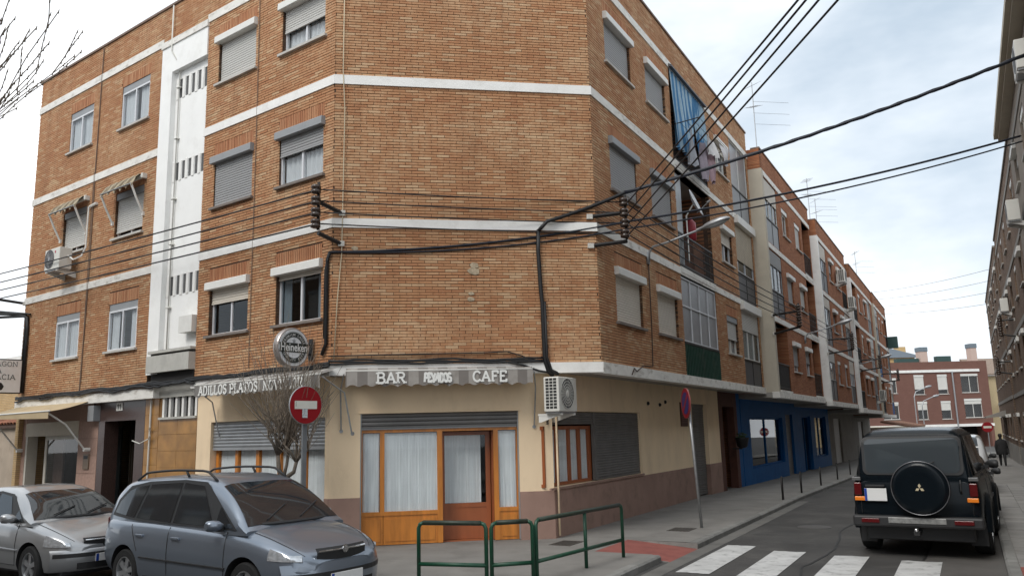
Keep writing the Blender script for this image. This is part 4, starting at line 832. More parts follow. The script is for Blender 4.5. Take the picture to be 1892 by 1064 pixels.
# ================================================================== AWNINGS
LETTER = mat('white lettering', (0.80, 0.80, 0.77), .7, dirt=.35, dirtcol=(.45, .43, .4), dscale=12)
UP = Vector((0, 0, 1))
def awning(name, label, fr, s0, s1, o1, ztop, zbar, zval, clothmat, texts, txdir, armz, scal=.235):
    aw = empty(name, fr.P((s0 + s1) / 2, .06, ztop), label, 'awning', 'cloth awnings over the bar')
    n = 70; rows = []
    prof = [(.055, ztop), ((.055 + o1) / 2, (ztop + zbar) / 2 - .012), (o1, zbar)]
    for o, z in prof: rows.append([fr.P(s0 + (s1 - s0) * i / n, o, z) for i in range(n + 1)])
    m = MB(); m.grid(rows)
    def wob(s): return .012 * math.sin(s * 5.1) + .008 * math.sin(s * 11.3)
    vr = []
    for v in (0, .35, .7, 1.0):
        vr.append([fr.P(s, o1 + .012 + wob(s) * v, zbar - (zbar - zval) * v + (.05 * abs(math.sin(PI * (s - s0) / scal)) if v == 1.0 else 0)) for s in [s0 + (s1 - s0) * i / n for i in range(n + 1)]])
    m.grid(vr); m.build('fabric', clothmat, aw, smooth=True)
    m = MB(); m.tube([fr.P(s0, o1, zbar), fr.P(s1, o1, zbar)], .018, 8); m.build('front_bar', WHITEBOX, aw, smooth=True)
    for s, sg in ((s0, -1), (s1, 1)):
        m = MB(); m.tube([fr.P(s + .03 * sg, o1 - .02, zbar - .05), fr.P(s + .10 * sg, .02, zbar - .33), fr.P(s + .09 * sg, gC + .03, armz)], .014, 6); m.lathe(fr.P(s + .09 * sg, gC - .005, armz - .01), fr.n, [(.035, 0), (.035, .03)], 8); m.build('arm', GALV, aw)
    for (txt, sc, zb, h, kw) in texts:
        m = MB(); w = textw(txt, h, wscale=kw.get('wscale', 1)); o = fr.P(sc, o1 + .026, zb) - txdir * (w / 2); letters(m, txt, o, txdir, UP, fr.n, h, **kw); m.build('lettering', LETTER, aw)
    m = MB(); m.box(fr, s0, s1, o1 + .004, o1 + .016, zbar - .006, zbar + .014); m.build('trim', WHITEBOX, aw)
    return aw
VAL = stripe_mat('grey striped awning cloth', dC, (0.20, 0.18, 0.165), (0.34, 0.315, 0.29), .37, .35, (.14, .12, .10))
VAL2 = stripe_mat('grey striped awning cloth left', dL, (0.20, 0.19, 0.18), (0.36, 0.345, 0.32), .37, .35, (.16, .14, .12))
awning('awning', 'grey striped awning lettered BAR and CAFE above the chamfered bar front', CF, .28, 3.74, .30, 3.13, 3.06, 2.76, VAL,
       [('BAR', 1.10, 2.835, .185, dict(wscale=1.12, wt=.2)), ('PEYADOS', 1.98, 2.845, .155, dict(serif=False, jig=.22, wscale=.62, track=-.06, wt=.26)), ('CAFE', 2.92, 2.84, .185, dict(wscale=1.08, wt=.2))], dC, 2.0)
awning('awning', 'grey lettered awning ending in ADILLOS, behind the bare street tree', LF, -.30, 3.62, .50, 3.14, 3.0, 2.73, VAL2,
       [('ADILLOS', 2.95, 2.79, .175, dict(wscale=1.05, wt=.19)), ('PLATOS', 1.92, 2.79, .175, dict(wscale=1.05, wt=.19)), ('NOVILLOR', .72, 2.79, .175, dict(wscale=1.05, wt=.19))], -dL, 1.95)
def hood(fr, s0, s1, z1, label):
    """small ragged window awning on folding arms"""
    h = empty('window_awning', fr.P((s0 + s1) / 2, 0, z1), label, 'awning', 'tattered window awnings'); n = 40; rows = []
    q = random.Random(int(s0 * 10))
    for v in (0, .3, .65, 1):
        rows.append([fr.P(s0 + (s1 - s0) * i / n + .16 * v * (1 - 2 * i / n) * -1, .02 + .36 * v, z1 + .16 + .10 * math.sin(PI * min(1, v * 1.1)) - .34 * v * v + .03 * v * math.sin(i * .8) + q.uniform(-.012, .012) * v + (.08 * abs(math.sin(i * .45)) * (v == 1))) for i in range(n + 1)])
    m = MB(); m.grid(rows); m.build('fabric', stripe_mat('faded striped cloth %d' % int(s0), fr.d, (.16, .125, .08), (.36, .31, .22), .16, .5, (.07, .055, .04)), h, smooth=True)
    m = MB(); m.tube([fr.P(s0 - .12, .37, z1 - .10), fr.P(s1 + .12, .37, z1 - .10)], .016, 6); m.build('front_bar', GALV, h)
    for s in (s0 - .10, s1 + .10):
        m = MB(); m.tube([fr.P(s, .36, z1 - .10), fr.P(s, .22, z1 - .42), fr.P(s, .03, z1 - .78)], .026, 6); m.box(fr, s - .03, s + .03, 0, .05, z1 - .84, z1 - .74); m.build('arm', WHITEBOX, h)
    m = MB(); m.tube([fr.P(s0 - .1, .07, z1 + .15), fr.P(s1 + .1, .07, z1 + .15)], .05, 8); m.box(fr, s0 - .16, s0 - .08, 0, .12, z1 + .1, z1 + .22); m.box(fr, s1 + .08, s1 + .16, 0, .12, z1 + .1, z1 + .22); m.build('roller', PLASTIC, h)
hood(LF, 9.92, 11.15, 8.16, 'tattered striped window awning above the white wall air conditioner')
hood(LF, 7.05, 8.32, 8.16, 'tattered striped window awning beside the white stair strip')
# shop awning, rolled half out, plain beige
sa_ = empty('shop_awning', LF.P(11, 0, 2.9), 'plain beige shop awning with white arms at the building left end', 'awning')
m = MB(); rows = [[LF.P(9.0 + 4.1 * i / 20, .03 + .95 * v, 2.92 - .26 * v - .03 * math.sin(PI * v) + .012 * math.sin(i * 1.3) * v) for i in range(21)] for v in (0, .25, .5, .75, 1)]
m.grid(rows); rows = [[LF.P(9.0 + 4.1 * i / 20, .985, 2.66 - .17 * v * (1 - .5 * i / 20)) for i in range(21)] for v in (0, .5, 1)]; m.grid(rows)
m.build('fabric', mat('beige canvas', (0.50, 0.39, 0.24), .9, noise=.12, nscale=2, dirt=.4, dirtcol=(.3, .22, .14)), sa_, smooth=True)
m = MB(); m.tube([LF.P(8.95, .98, 2.67), LF.P(13.15, .98, 2.67)], .022, 8); m.build('front_bar', WHITEBOX, sa_, smooth=True)
for s in (9.15, 12.95): m = MB(); m.tube([LF.P(s, .95, 2.64), LF.P(s, .5, 2.35), LF.P(s, .02, 1.75)], .022, 6); m.lathe(LF.P(s, -.12, 1.73), nL, [(.05, 0), (.05, .15)], 8); m.build('arm', WHITEBOX, sa_)

# ================================================================== SIGNS ON THE BUILDING
sg = empty('round_sign', LF.P(.52, .50, 3.1), 'round beer sign with black centre band projecting over the bar awning', 'sign')
cen = LF.P(.52, .50, 3.53); nx = -dL; ux = -nL
m = MB(); m.lathe(cen - nx * .07, nx, [(.36, -.0), (.405, .0), (.41, .02), (.41, .11), (.395, .14), (.375, .14)], 40); m.build('casing', mat('brushed sign rim', (.42, .38, .36), .35, metal=.5), sg, smooth=False)
m = MB(); m.lathe(cen + nx * .066, nx, [(.372, 0), (.372, .008)], 40); m.build('face', mat('sign face', (.72, .73, .74), .35, noise=.15, nscale=9), sg)
BLK2 = mat('sign black print', (.025, .032, .03), .4); SGREY = mat('sign grey print', (.30, .31, .32), .5)
def ring(c, r0_, r1_, a0, a1, h, n=40):
    mm = MB(); rows = []
    for r in (r0_, r1_): rows.append([Vector(c) + nx * h + ux * (r * math.cos(a0 + (a1 - a0) * i / n)) + UP * (r * math.sin(a0 + (a1 - a0) * i / n)) for i in range(n + 1)])
    mm.grid(rows); return mm
ring(cen, .215, .315, 0, 2 * PI, .078).build('print_ring', BLK2, sg)
ring(cen, .325, .334, 0, 2 * PI, .078).build('print_outline', SGREY, sg)
m = MB(); pts = [(-.365, -.095), (.365, -.095), (.35, 0), (.365, .095), (-.365, .095), (-.35, 0)]; m.prism([cen + nx * .079 + ux * a + UP * b for a, b in pts], nx * .004); m.build('print_band', BLK2, sg)
m = MB(); font_into(m, 'Heineken', cen + nx * .0835 - UP * .0, ux, UP, nx, .235, .003, width=.66, bold=.012); m.build('lettering', LETTER, sg)
m = MB()
for k, ch in enumerate('PREMIUM LAGER'):
    a = math.radians(158 - k * 11.4); p = cen + nx * .080 + (ux * math.cos(a) + UP * math.sin(a)) * .262; t = (ux * math.sin(a) - UP * math.cos(a)); up_ = (ux * math.cos(a) + UP * math.sin(a))
    if ch != ' ': font_into(m, ch, p, t, up_, nx, .075, .003, bold=.012)
for k, ch in enumerate('QUALITY BEER'):
    a = math.radians(208 + k * 11.4); p = cen + nx * .080 + (ux * math.cos(a) + UP * math.sin(a)) * .262; t = (-ux * math.sin(a) + UP * math.cos(a)); up_ = -(ux * math.cos(a) + UP * math.sin(a))
    if ch != ' ': font_into(m, ch, p, t, up_, nx, .075, .003, bold=.012)
m.build('small_lettering', mat('pale print', (.55, .55, .53), .6), sg)
m = MB(); st_ = []
for k in range(10): a = PI / 2 + k * PI / 5; r = .06 if k % 2 == 0 else .025; st_.append(cen + nx * .078 + UP * .135 + ux * r * math.cos(a) + UP * r * math.sin(a))
m.prism(st_, nx * .004); m.build('star', SGREY, sg)
m = MB(); m.tube([LF.P(.52, .10, 3.62), LF.P(.52, -.02, 3.62)], .018, 6); m.tube([LF.P(.52, .10, 3.42), LF.P(.52, -.02, 3.42)], .018, 6); m.box(LF, .46, .58, -.01, .02, 3.3, 3.75); m.build('wall_bracket', BLKMETAL, sg); sg.scale = (.9, .9, .9); sg.location.z += .04

bs = empty('board_sign', LF.P(13.0, .2, 3.25), 'white board sign with black frame reading RACIA at the left edge', 'sign')
fb = Fr(LF.P(12.86, 0, 0), nL, -dL)        # s = outwards from the wall, o = towards the corner
m = MB(); m.box(fb, .10, 1.75, -.06, .06, 3.28, 4.22); m.build('frame', BLKMETAL, bs)
m = MB(); m.box(fb, .13, 1.72, .06, .066, 3.31, 4.19); m.build('face', mat('white sign board', (.78, .78, .77), .5, noise=.06, dirt=.2, dirtcol=(.45, .44, .42)), bs)
tx = -nL; m = MB()
def right_text(txt, sR, z, h, ws, **k):
    w = textw(txt, h, wscale=ws); o = fb.P(sR, .067, z) - tx * w; letters(m, txt, o, tx, UP, fb.n, h, wscale=ws, **k)
GBP = mat('green-black print', (.03, .045, .045), .6)
for a_ in (('RA', .62, 3.83, .135, 1.2, .12), ('RACIA', .26, 3.66, .135, 1.2, .12), ('AGON', .22, 4.02, .13, 1.2, .09)):
    m = MB(); right_text(*a_[:5], wt=a_[5]); m.build('lettering', GBP, bs)
m = MB(); pts = [fb.P(.72 + a, .068, 3.47 + b) for a, b in ((.15, .11), (.0, .13), (-.12, .09), (-.18, .0), (-.14, -.09), (-.02, -.14), (.10, -.13), (.02, -.08), (-.06, -.03), (-.05, .03), (.03, .06))]; m.prism(pts, fb.n * .004); m.build('emblem', BLACK, bs)
m = MB()
for z in (3.5, 4.05): m.tube([fb.P(-.02, 0, z), fb.P(.12, 0, z)], .02, 6)
m.build('wall_bracket', BLKMETAL, bs)

# ================================================================== AIR CONDITIONERS
def ac_unit(fr, s0, s1, o0, o1, z0, z1, fan, label, sidegrille=None, logo=False, group='outdoor air conditioner units', blade=True):
    ac = empty('air_conditioner', fr.P((s0 + s1) / 2, o0, z0), label, 'air conditioner', group); w = s1 - s0; h = z1 - z0
    m = MB(); m.box(fr, s0, s1, o0, o1, z0 + .03, z1); me = m.build('casing', PLASTIC, ac)
    bv = me.modifiers.new('bevel', 'BEVEL'); bv.width = .018; bv.segments = 2
    m = MB(); m.box(fr, s0 + .03, s1 - .03, o0 + .02, o1 - .02, z0, z0 + .03); m.build('base', GALV, ac)
    c = fr.P(s0 + w * fan, o1, z0 + .03 + h * .5); R_ = min(h * .42, w * .38)
    m = MB(); m.lathe(c + fr.n * .001, fr.n, [(R_, 0), (R_, .005)], 28); m.build('fan_opening', mat('fan black', (.03, .03, .032), .6), ac)
    if blade:
        m = MB()
        for k in range(16):
            r = R_ * (k + 1) / 16
            if k % 3 == 0: m.lathe(c + fr.n * .008, fr.n, [(r - .004, 0), (r + .004, 0), (r + .004, .006), (r - .004, .006)], 28, closed=True)
        for k in range(24):
            a = 2 * PI * k / 24; e = fr.d * math.cos(a) + UP * math.sin(a); m.tube([c + fr.n * .01 + e * R_ * .18, c + fr.n * .01 + e * R_ * 1.02], .0028, 4)
        m.lathe(c + fr.n * .008, fr.n, [(R_ * .2, 0), (R_ * .18, .015)], 16); m.build('fan_guard', PLASTIC if not logo else mat('grey guard', (.30, .30, .31), .5), ac)
        m = MB()
        for k in range(3):
            a = 2 * PI * k / 3 + .4; pts = [c + fr.n * .006 + fr.d * r * math.cos(b) + UP * r * math.sin(b) for r, b in ((R_ * .15, a), (R_ * .9, a), (R_ * .95, a + .9), (R_ * .5, a + 1.0))]; m.prism(pts, fr.n * .003)
        m.build('fan_blade', mat('fan blade', (.14, .13, .12), .5), ac)
    if sidegrille is not None:
        s = s0 if sidegrille < 0 else s1; e = .004 * sidegrille; m = MB(); nr, nc = 10, 3; dd = (o1 - o0 - .08) / nc; hh = (h - .10) / nr
        for i in range(nr):
            for k in range(nc): m.box(fr, s, s + e, o0 + .04 + k * dd + .008, o0 + .04 + (k + 1) * dd - .008, z0 + .08 + i * hh + .008, z0 + .08 + (i + 1) * hh - .008)
        m.build('side_grille', mat('grille black', (.02, .02, .02), .7), ac)
    if logo:
        m = MB(); m.lathe(fr.P(s1 - w * .72, o1 + .001, z1 - .11) if fan > .5 else fr.P(s0 + w * .28, o1 + .001, z1 - .11), fr.n, [(.035, 0), (.035, .004)], 16); m.build('red_badge', mat('badge red', (.40, .02, .05), .4), ac)
    for s in (s0 + .12, s1 - .12):
        m = MB(); m.box(fr, s - .02, s + .02, o0 - .18, o1, z0 - .035, z0); m.prism([fr.P(s - .015, o0 - .17, z0 - .035), fr.P(s - .015, o0 - .17, z0 - .16), fr.P(s - .015, o0 - .13, z0 - .16), fr.P(s - .015, o1 - .05, z0 - .035)], fr.d * .03); m.build('bracket', WHITEBOX, ac)
    return ac
ac_unit(RF, -1.02, -.22, gO + .12, gO + .44, 2.22, 2.90, .45, 'ivory air conditioner with black fan hung under the slab beside the bar', sidegrille=-1)
ac_unit(LF, 10.15, 10.98, .17, .50, 6.38, 6.98, .66, 'white air conditioner with red badge under the left shuttered window', logo=True)
m = MB(); m.tube([LF.P(10.1, .3, 6.75), LF.P(9.9, .25, 6.62), LF.P(9.75, .12, 6.72), LF.P(9.68, .06, 6.95), LF.P(9.68, .05, 8.05)], .022, 7); m.tube([LF.P(9.66, .03, 8.05), LF.P(9.3, .03, 8.08)], .04, 6)
tag(m.build('pipe_duct', WHITEBOX), 'white pipe duct running up beside the air conditioner window', 'pipe')
ar = MB(); ar.tube([RF.P(sRC + .06, gO + .06, 2.2), RF.P(sRC + .06, gO + .06, -.05)], .02, 8); ar.build('downpipe', CREAM, cb, smooth=True)

# ================================================================== WIRE RACKS AND CABLES
INS = mat('brown porcelain', (.045, .028, .02), .25)
def rack(base_pts, top, zlist, label, arm_r=.042, group='wire racks on the facades'):
    """iron arms from wall points to a vertical bar carrying one insulator per wire"""
    r = empty('wire_rack', (top.x, top.y, min(zlist) - .1), label, 'wire rack', group)
    m = MB(); m.box(Fr(top, Vector((1, 0, 0)), Vector((0, 1, 0))), -.025, .025, -.025, .025, min(zlist) - .12, max(zlist) + .14); m.build('upright', BLKMETAL, r)
    for p in base_pts:
        m = MB(); m.tube([p, Vector((top.x, top.y, p.z + (.12 if p.z < sum(zlist) / len(zlist) else .0)))], arm_r, 6); m.build('arm', BLKMETAL, r)
        m = MB(); m.box(Fr(p, dC, nC), -.06, .06, -.05, .05, p.z - .05, p.z + .05); m.build('wall_plug', mat('white mortar plug', (.6, .58, .53), .9, noise=.2, nscale=30), r)
    for z in zlist:
        m = MB(); m.lathe(Vector((top.x, top.y, z)) + Vector((-.04, -.05, -.07)), UP, [(.05, -.03), (.09, -.015), (.095, .03), (.05, .05), (.09, .075), (.09, .125), (.05, .15)], 12); m.build('insulator', INS, r, smooth=True)
    return r
WZS = (6.46, 6.24, 6.02, 5.80)
rk1 = LF.P(-.08, .42, 0); rk2 = RF.P(.45, .48, 0); rk3 = RF.P(14.1, 1.45, 0); rk4 = RF.P(24.8, 1.9, 0); rk5 = RF.P(35.2, 2.1, 0); rk6 = RF.P(47, 2.2, 0)
rack([CF.P(.17, .0, 6.10), CF.P(.16, .0, 5.50)], rk1, WZS, 'black wire rack with insulators on the chamfer left edge')
rack([CF.P(5.05, .0, 6.12), CF.P(5.05, .0, 5.52)], rk2, WZS, 'black wire rack with insulators on the chamfer right edge')
z3 = (5.85, 5.66, 5.47, 5.28)
rack([RF.P(14.62, .46, 5.72), RF.P(14.62, .46, 5.06)], rk3, z3, 'long black wire rack on the cream pilaster of the second block')
rack([RF.P(24.95, .8, 5.7), RF.P(24.95, .8, 5.06)], rk4, z3, 'black wire rack on the third block of the street row')
rack([RF.P(35.3, 1.0, 5.4), RF.P(35.3, 1.0, 4.8)], rk5, tuple(z - .3 for z in z3), 'black wire rack on the fourth block of the street row')
rack([RF.P(47.2, 1.1, 5.2), RF.P(47.2, 1.1, 4.6)], rk6, tuple(z - .5 for z in z3), 'farthest black wire rack at the end of the street row')
def cable(label, pts, r=.009, sag=0.0, n=14, group='overhead wires', mt=CABLE, name='overhead_wire'):
    P = []
    for a, b in zip(pts[:-1], pts[1:]):
        a, b = Vector(a), Vector(b); k = n if (b - a).length > 1.0 else 2
        for i in range(k): u = i / k; P.append(a.lerp(b, u) - UP * (4 * sag * u * (1 - u) * ((b - a).length > 1.0)))
    P.append(Vector(pts[-1])); m = MB(); m.tube(P, r, 6); o = m.build(name, mt, smooth=True)
    return tag(o, label, 'cable', group)
def at(v, z): return Vector((v.x, v.y, z))
ordn = ('topmost', 'second from top', 'third from top', 'lowest')
zl = (6.78, 6.53, 6.30, 6.06)
for i in range(4):
    e = LF.P(13.5, .62, zl[i]); s = at(rk1, WZS[i]); far = s.lerp(e, 2.2)
    cable('%s of four thin wires running left across the brick from the corner rack' % ordn[i], [s, far], .016, .10, 20)
    cable('%s of four thin wires strung across the chamfered brick face' % ordn[i], [at(rk1, WZS[i]), at(rk2, WZS[i])], .013, .03)
    cable('%s of four thin wires along the right facade to the second block' % ordn[i], [at(rk2, WZS[i]), at(rk3, z3[i])], .013, .12)
    cable('%s of four wires between the second and third blocks of the row' % ordn[i], [at(rk3, z3[i]), at(rk4, z3[i])], .009, .12)
    cable('%s of four wires between the third and fourth blocks of the row' % ordn[i], [at(rk4, z3[i]), at(rk5, z3[i] - .3)], .009, .12)
    cable('%s of four wires at the far end of the street row' % ordn[i], [at(rk5, z3[i] - .3), at(rk6, z3[i] - .5)], .009, .12)
wray = ((.357, .924, .515), (.366, .925, .514), (.382, .925, .514), (.405, .925, .513))
for i in range(4):
    e = Vector((0, 0, 1.9)) + Vector(wray[i]) * 8.5; s = at(rk2, WZS[i] - .02) + nR * .05; far = s.lerp(e, 2.4)
    cable(('leftmost', 'second from left', 'third from left', 'rightmost')[i] + ' of four dark wires rising steeply from the corner rack', [s, far], .0132, .05, 24)
thick = mat('thick blue-black cable', (.010, .013, .022), .45)
cA = [CF.P(3.985, .06, 5.80), CF.P(4.15, .12, 5.98), at(rk2, 6.66), Vector((9.9, 14.5, 8.72))]
cable('thickest twisted black cable crossing from the chamfer to the right-hand houses', [cA[0], cA[1], cA[2]], .038, .03, name='overhead_cable')
P_ = [cA[2].lerp(cA[3], u) - UP * .5 * u * (1 - u) for u in np.linspace(0, 1, 24)]
m = MB(); m.tube(P_, .027, 7)
for k in range(3): m.tube([p + Vector((.024 * math.cos(i * 1.4 + k * 2.1), 0, .028 * math.sin(i * 1.4 + k * 2.1))) for i, p in enumerate(P_)], .018, 5)
tag(m.build('overhead_cable', thick, smooth=True), 'thick twisted blue-black cable highest across the sky at right', 'cable', 'overhead wires')
k0 = LF.P(.02, .06, 5.33)
cable('middle dark cable sweeping from the chamfer left edge to the right-hand houses', [k0, at(rk2, 6.05) + nR * .1, Vector((10.9, 16.5, 7.82))], .024, .14, 24, mt=thick, name='overhead_cable')
cable('thin lower dark cable sweeping from the chamfer left edge to the right-hand houses', [k0, at(rk2, 5.90) + nR * .1, Vector((10.92, 16.5, 7.70))], .017, .16, 24, mt=thick, name='overhead_cable')
# cables clipped to the walls
def wiggle(fr, s0, s1, o, z, amp, n=30, seed=0, dz=0):
    q = random.Random(seed); ph = q.random() * 6; return [fr.P(s0 + (s1 - s0) * i / n, o, z + dz * i / n + amp * math.sin(i * .6 + ph) * .5 + amp * q.uniform(-.4, .4)) for i in range(n + 1)]
def wallcable(label, paths, rs):
    m = MB()
    for p, r in zip(paths, rs): m.tube(p, r, 6)
    return tag(m.build('wall_cable', CABLE, smooth=True), label, 'cable', 'cables clipped to the walls')
wallcable('black cable running down the chamfer right of centre to the air conditioner', [[CF.P(3.985, .045, 5.82), CF.P(3.97, .04, 5.4), CF.P(4.0, .04, 4.6), CF.P(4.02, .04, 4.36), CF.P(4.03, .05, 3.25), CF.P(4.1, .05, 3.02), CF.P(4.2, -.1, 2.97)], [CF.P(4.06, .04, 4.38), CF.P(4.07, .05, 3.3), CF.P(4.15, .05, 3.05), CF.P(4.3, .02, 2.98)]], [.045, .036])
wallcable('black cable running down the chamfer left edge beside the beer sign', [[LF.P(.02, .05, 5.33), LF.P(.10, .04, 5.2), LF.P(.11, .04, 3.6), LF.P(.22, .04, 3.40)], [LF.P(.06, .05, 5.28), LF.P(.15, .04, 5.0), LF.P(.16, .04, 3.7)]], [.036, .024])
wallcable('bundle of black cables along the slab above the bar awning', [wiggle(CF, -.05, 4.0, .075, 3.215 + .03 * k, .018, 26, k) for k in range(3)] + [[CF.P(-.05, .03, 3.36), CF.P(1.0, .03, 3.38), CF.P(2.9, .03, 3.40), CF.P(3.3, .03, 3.42), CF.P(3.6, .03, 3.33), CF.P(3.75, .04, 3.26), CF.P(4.0, .05, 3.30)]] + [[CF.P(3.1, .07, 3.25), CF.P(3.6, .08, 3.15), CF.P(3.9, .08, 3.04), CF.P(4.3, .02, 2.97)]], [.022, .021, .019, .013, .02])
wallcable('tangle of black cables along the left facade above the shop awning', [wiggle(LF, -.05, 13.1, .09, 3.18 + .025 * k, .03, 60, 10 + k, -.06) for k in range(3)] + [wiggle(LF, 4.3, 13.1, .10, 3.13, .05, 50, 22, -.05)], [.026, .024, .022, .025])
wallcable('black cables bent down the far left edge of the brick facade', [[LF.P(14.2, .5, 5.62), LF.P(13.3, .10, 5.56), LF.P(12.98, .05, 5.5), LF.P(12.92, .05, 5.3), LF.P(12.95, .05, 3.3)], [LF.P(14.2, .4, 5.52), LF.P(13.1, .08, 5.48), LF.P(12.86, .05, 5.42), LF.P(12.80, .05, 5.1), LF.P(12.82, .05, 3.3)], [LF.P(14.5, .6, 5.75), LF.P(13.4, .12, 5.60), LF.P(12.7, .05, 5.5)]], [.045, .04, .03])
rack([LF.P(13.19, .0, 5.86)], LF.P(13.6, .75, 0), (5.9,), 'black iron wire arm at the far left edge of the brick facade')
tw = MB(); tw.tube([CF.P(.17, .03, 11), CF.P(.16, .03, 9), CF.P(.20, .03, 8.2), CF.P(.18, .03, 6.1), CF.P(.17, .03, 5.3), CF.P(.10, .03, 4.4), CF.P(.05, .03, 3.3)], .010, 5)
tag(tw.build('wall_wire', mat('ivory wire', (.55, .47, .33), .7), smooth=True), 'thin ivory wire hanging down the chamfer left edge', 'cable')
m = MB(); m.tube([RF.P(2.99, .03, 5.9), RF.P(2.97, .03, 4.2), RF.P(2.9, .03, 3.28), RF.P(2.3, .03, 3.26), RF.P(1.75, .07, 3.10), RF.P(1.6, .07, 3.16), RF.P(1.45, .07, 3.02)], .013, 5)
tag(m.build('wall_wire', mat('rust brown wire', (.06, .035, .025), .7), smooth=True), 'rust brown lamp wire running down the right facade', 'cable')

# ================================================================== STREET LAMPS ON THE FACADE
def wall_lamp(s, o0, z, label, L=1.95):
    lp = empty('street_lamp', RF.P(s, o0, z), label, 'street lamp', 'wall-mounted street lamps')
    m = MB(); m.tube([RF.P(s, o0 + .04, z - .25), RF.P(s, o0 + .06, z - .02), RF.P(s, o0 + .16, z + .10), RF.P(s + .02, o0 + .5, z + .16), RF.P(s + .04, o0 + L * .66, z + .36)], [.03, .03, .028, .026, .024], 8); m.box(RF, s - .06, s + .06, o0, o0 + .05, z - .3, z - .02); m.build('arm', GALV, lp, smooth=True)
    ax = (RF.P(s + .06, o0 + L, z + .52) - RF.P(s + .04, o0 + L * .62, z + .34)).normalized(); c = RF.P(s + .04, o0 + L * .62, z + .34)
    sd_ = ax.cross(UP).normalized(); up_ = sd_.cross(ax)
    rows = []
    for u, w, h in ((0, .035, .035), (.16, .045, .045), (.22, .08, .07), (.42, .12, .10), (.62, .125, .095), (.76, .09, .06), (.82, .02, .02)):
        rows.append([c + ax * (u * .95) + sd_ * w * math.cos(a) + up_ * (h * max(math.sin(a), -.28) + .01) for a in [2 * PI * k / 16 for k in range(16)]])
    m = MB(); m.grid(rows, closed=True); m.face(rows[0][::-1]); m.face(rows[-1]); m.build('lamp_head', GALV, lp, smooth=True)
    rows = []
    for u, w, h in ((.24, .05, .01), (.34, .085, .05), (.5, .10, .065), (.66, .08, .045), (.74, .03, .01)):
        rows.append([c + ax * (u * .95) - up_ * .015 + sd_ * w * math.cos(a) - up_ * h * math.sin(a) for a in [PI * k / 8 for k in range(9)]])
    m = MB(); m.grid(rows); m.build('diffuser', mat('lamp bowl', (.45, .47, .48), .25), lp, smooth=True)
wall_lamp(2.99, 0, 5.95, 'nearest grey street lamp on a curved arm below the satellite dish')
wall_lamp(21.0, .45, 5.55, 'grey street lamp on the second block of the street row', 1.9)
wall_lamp(35.5, .8, 5.1, 'grey street lamp farther along the street row', 1.9)

# ================================================================== BALCONY THINGS
d_ = empty('satellite_dish', RF.P(6.5, -.03, 7.0), 'white satellite dish on the open middle-floor balcony', 'satellite dish')
ce = RF.P(6.55, .25, 7.95); ax = (Vector((.55, -.25, .28)) + nR * .1).normalized()
m = MB(); m.lathe(ce, ax, [(.02, -.09), (.15, -.075), (.30, -.03), (.40, .0), (.405, .006), (.30, -.02), (.15, -.062), (.02, -.078)], 28); m.build('reflector', mat('dish white', (.62, .63, .64), .5, noise=.05), d_, smooth=True)
m = MB(); m.tube([ce - UP * .3, ce + ax * .38 - UP * .16], .012, 6); m.lathe(ce + ax * .38 - UP * .16, ax, [(.03, -.06), (.035, .04)], 10); m.build('feed_arm', GALV, d_)
m = MB(); m.tube([ce - ax * .08, RF.P(6.5, -.03, 7.6), RF.P(6.5, -.03, 6.3)], .022, 8); m.build('mast', WHITEBOX, d_)
m = MB(); m.lathe(RF.P(7.25, -.15, 7.05), UP, [(.10, 0), (.15, .03), (.16, .30), (.15, .52), (.08, .60), (.05, .68)], 16); tag(m.build('gas_bottle', mat('red plastic sack', (.33, .025, .04), .45), smooth=True), 'red cylinder standing in the open balcony behind the dish', 'gas bottle')
def cloth(label, s0, s1, o, z1, z0, colr, seed, tilt=0):
    q = random.Random(seed); n = 18; rows = []
    for j in range(8):
        v = j / 7; wv = 1 - .15 * v; rows.append([RF.P((s0 + s1) / 2 + (s1 - s0) * wv * (i / n - .5) + tilt * v, o + .05 * v * math.sin(i * .8 + seed) + .06 * math.sin(v * 3 + seed + i * .2), z1 + (z0 - z1) * v - .05 * math.sin(PI * i / n) + .03 * q.uniform(-1, 1) * v) for i in range(n + 1)])
    m = MB(); m.grid(rows); tag(m.build('laundry', mat('laundry %d' % seed, colr, .95, noise=.12, nscale=9), smooth=True), label, 'laundry', 'washing hung out from the top balcony')
m = MB(); m.tube([RF.P(5.65, 0, 9.95), RF.P(5.65, .75, 10.0)], .014, 6); m.tube([RF.P(8.7, 0, 9.95), RF.P(8.7, .75, 10.0)], .014, 6)
for o in (.2, .38, .56, .74): m.tube([RF.P(5.65, o, 9.98), RF.P(8.7, o, 9.98)], .006, 5)
tag(m.build('clothes_rack', BLKMETAL), 'black iron clothes line frame sticking out of the top balcony', 'clothes rack')
cloth('pale grey sheet hanging at the left of the balcony washing', 6.0, 6.7, .3, 9.97, 9.0, (.36, .37, .40), 1)
cloth('bunched white sheet hanging highest in the balcony washing', 6.9, 7.9, .56, 10.05, 9.55, (.66, .65, .64), 2, .2)
cloth('lilac grey garment hanging low in the balcony washing', 6.9, 7.4, .38, 9.9, 8.75, (.30, .26, .30), 3)
cloth('dusty pink garment hanging low in the balcony washing', 7.45, 8.0, .45, 9.8, 8.80, (.36, .25, .28), 4)
cloth('white towel at the outer end of the balcony washing', 7.9, 8.65, .72, 9.98, 9.5, (.58, .57, .58), 5, .1)
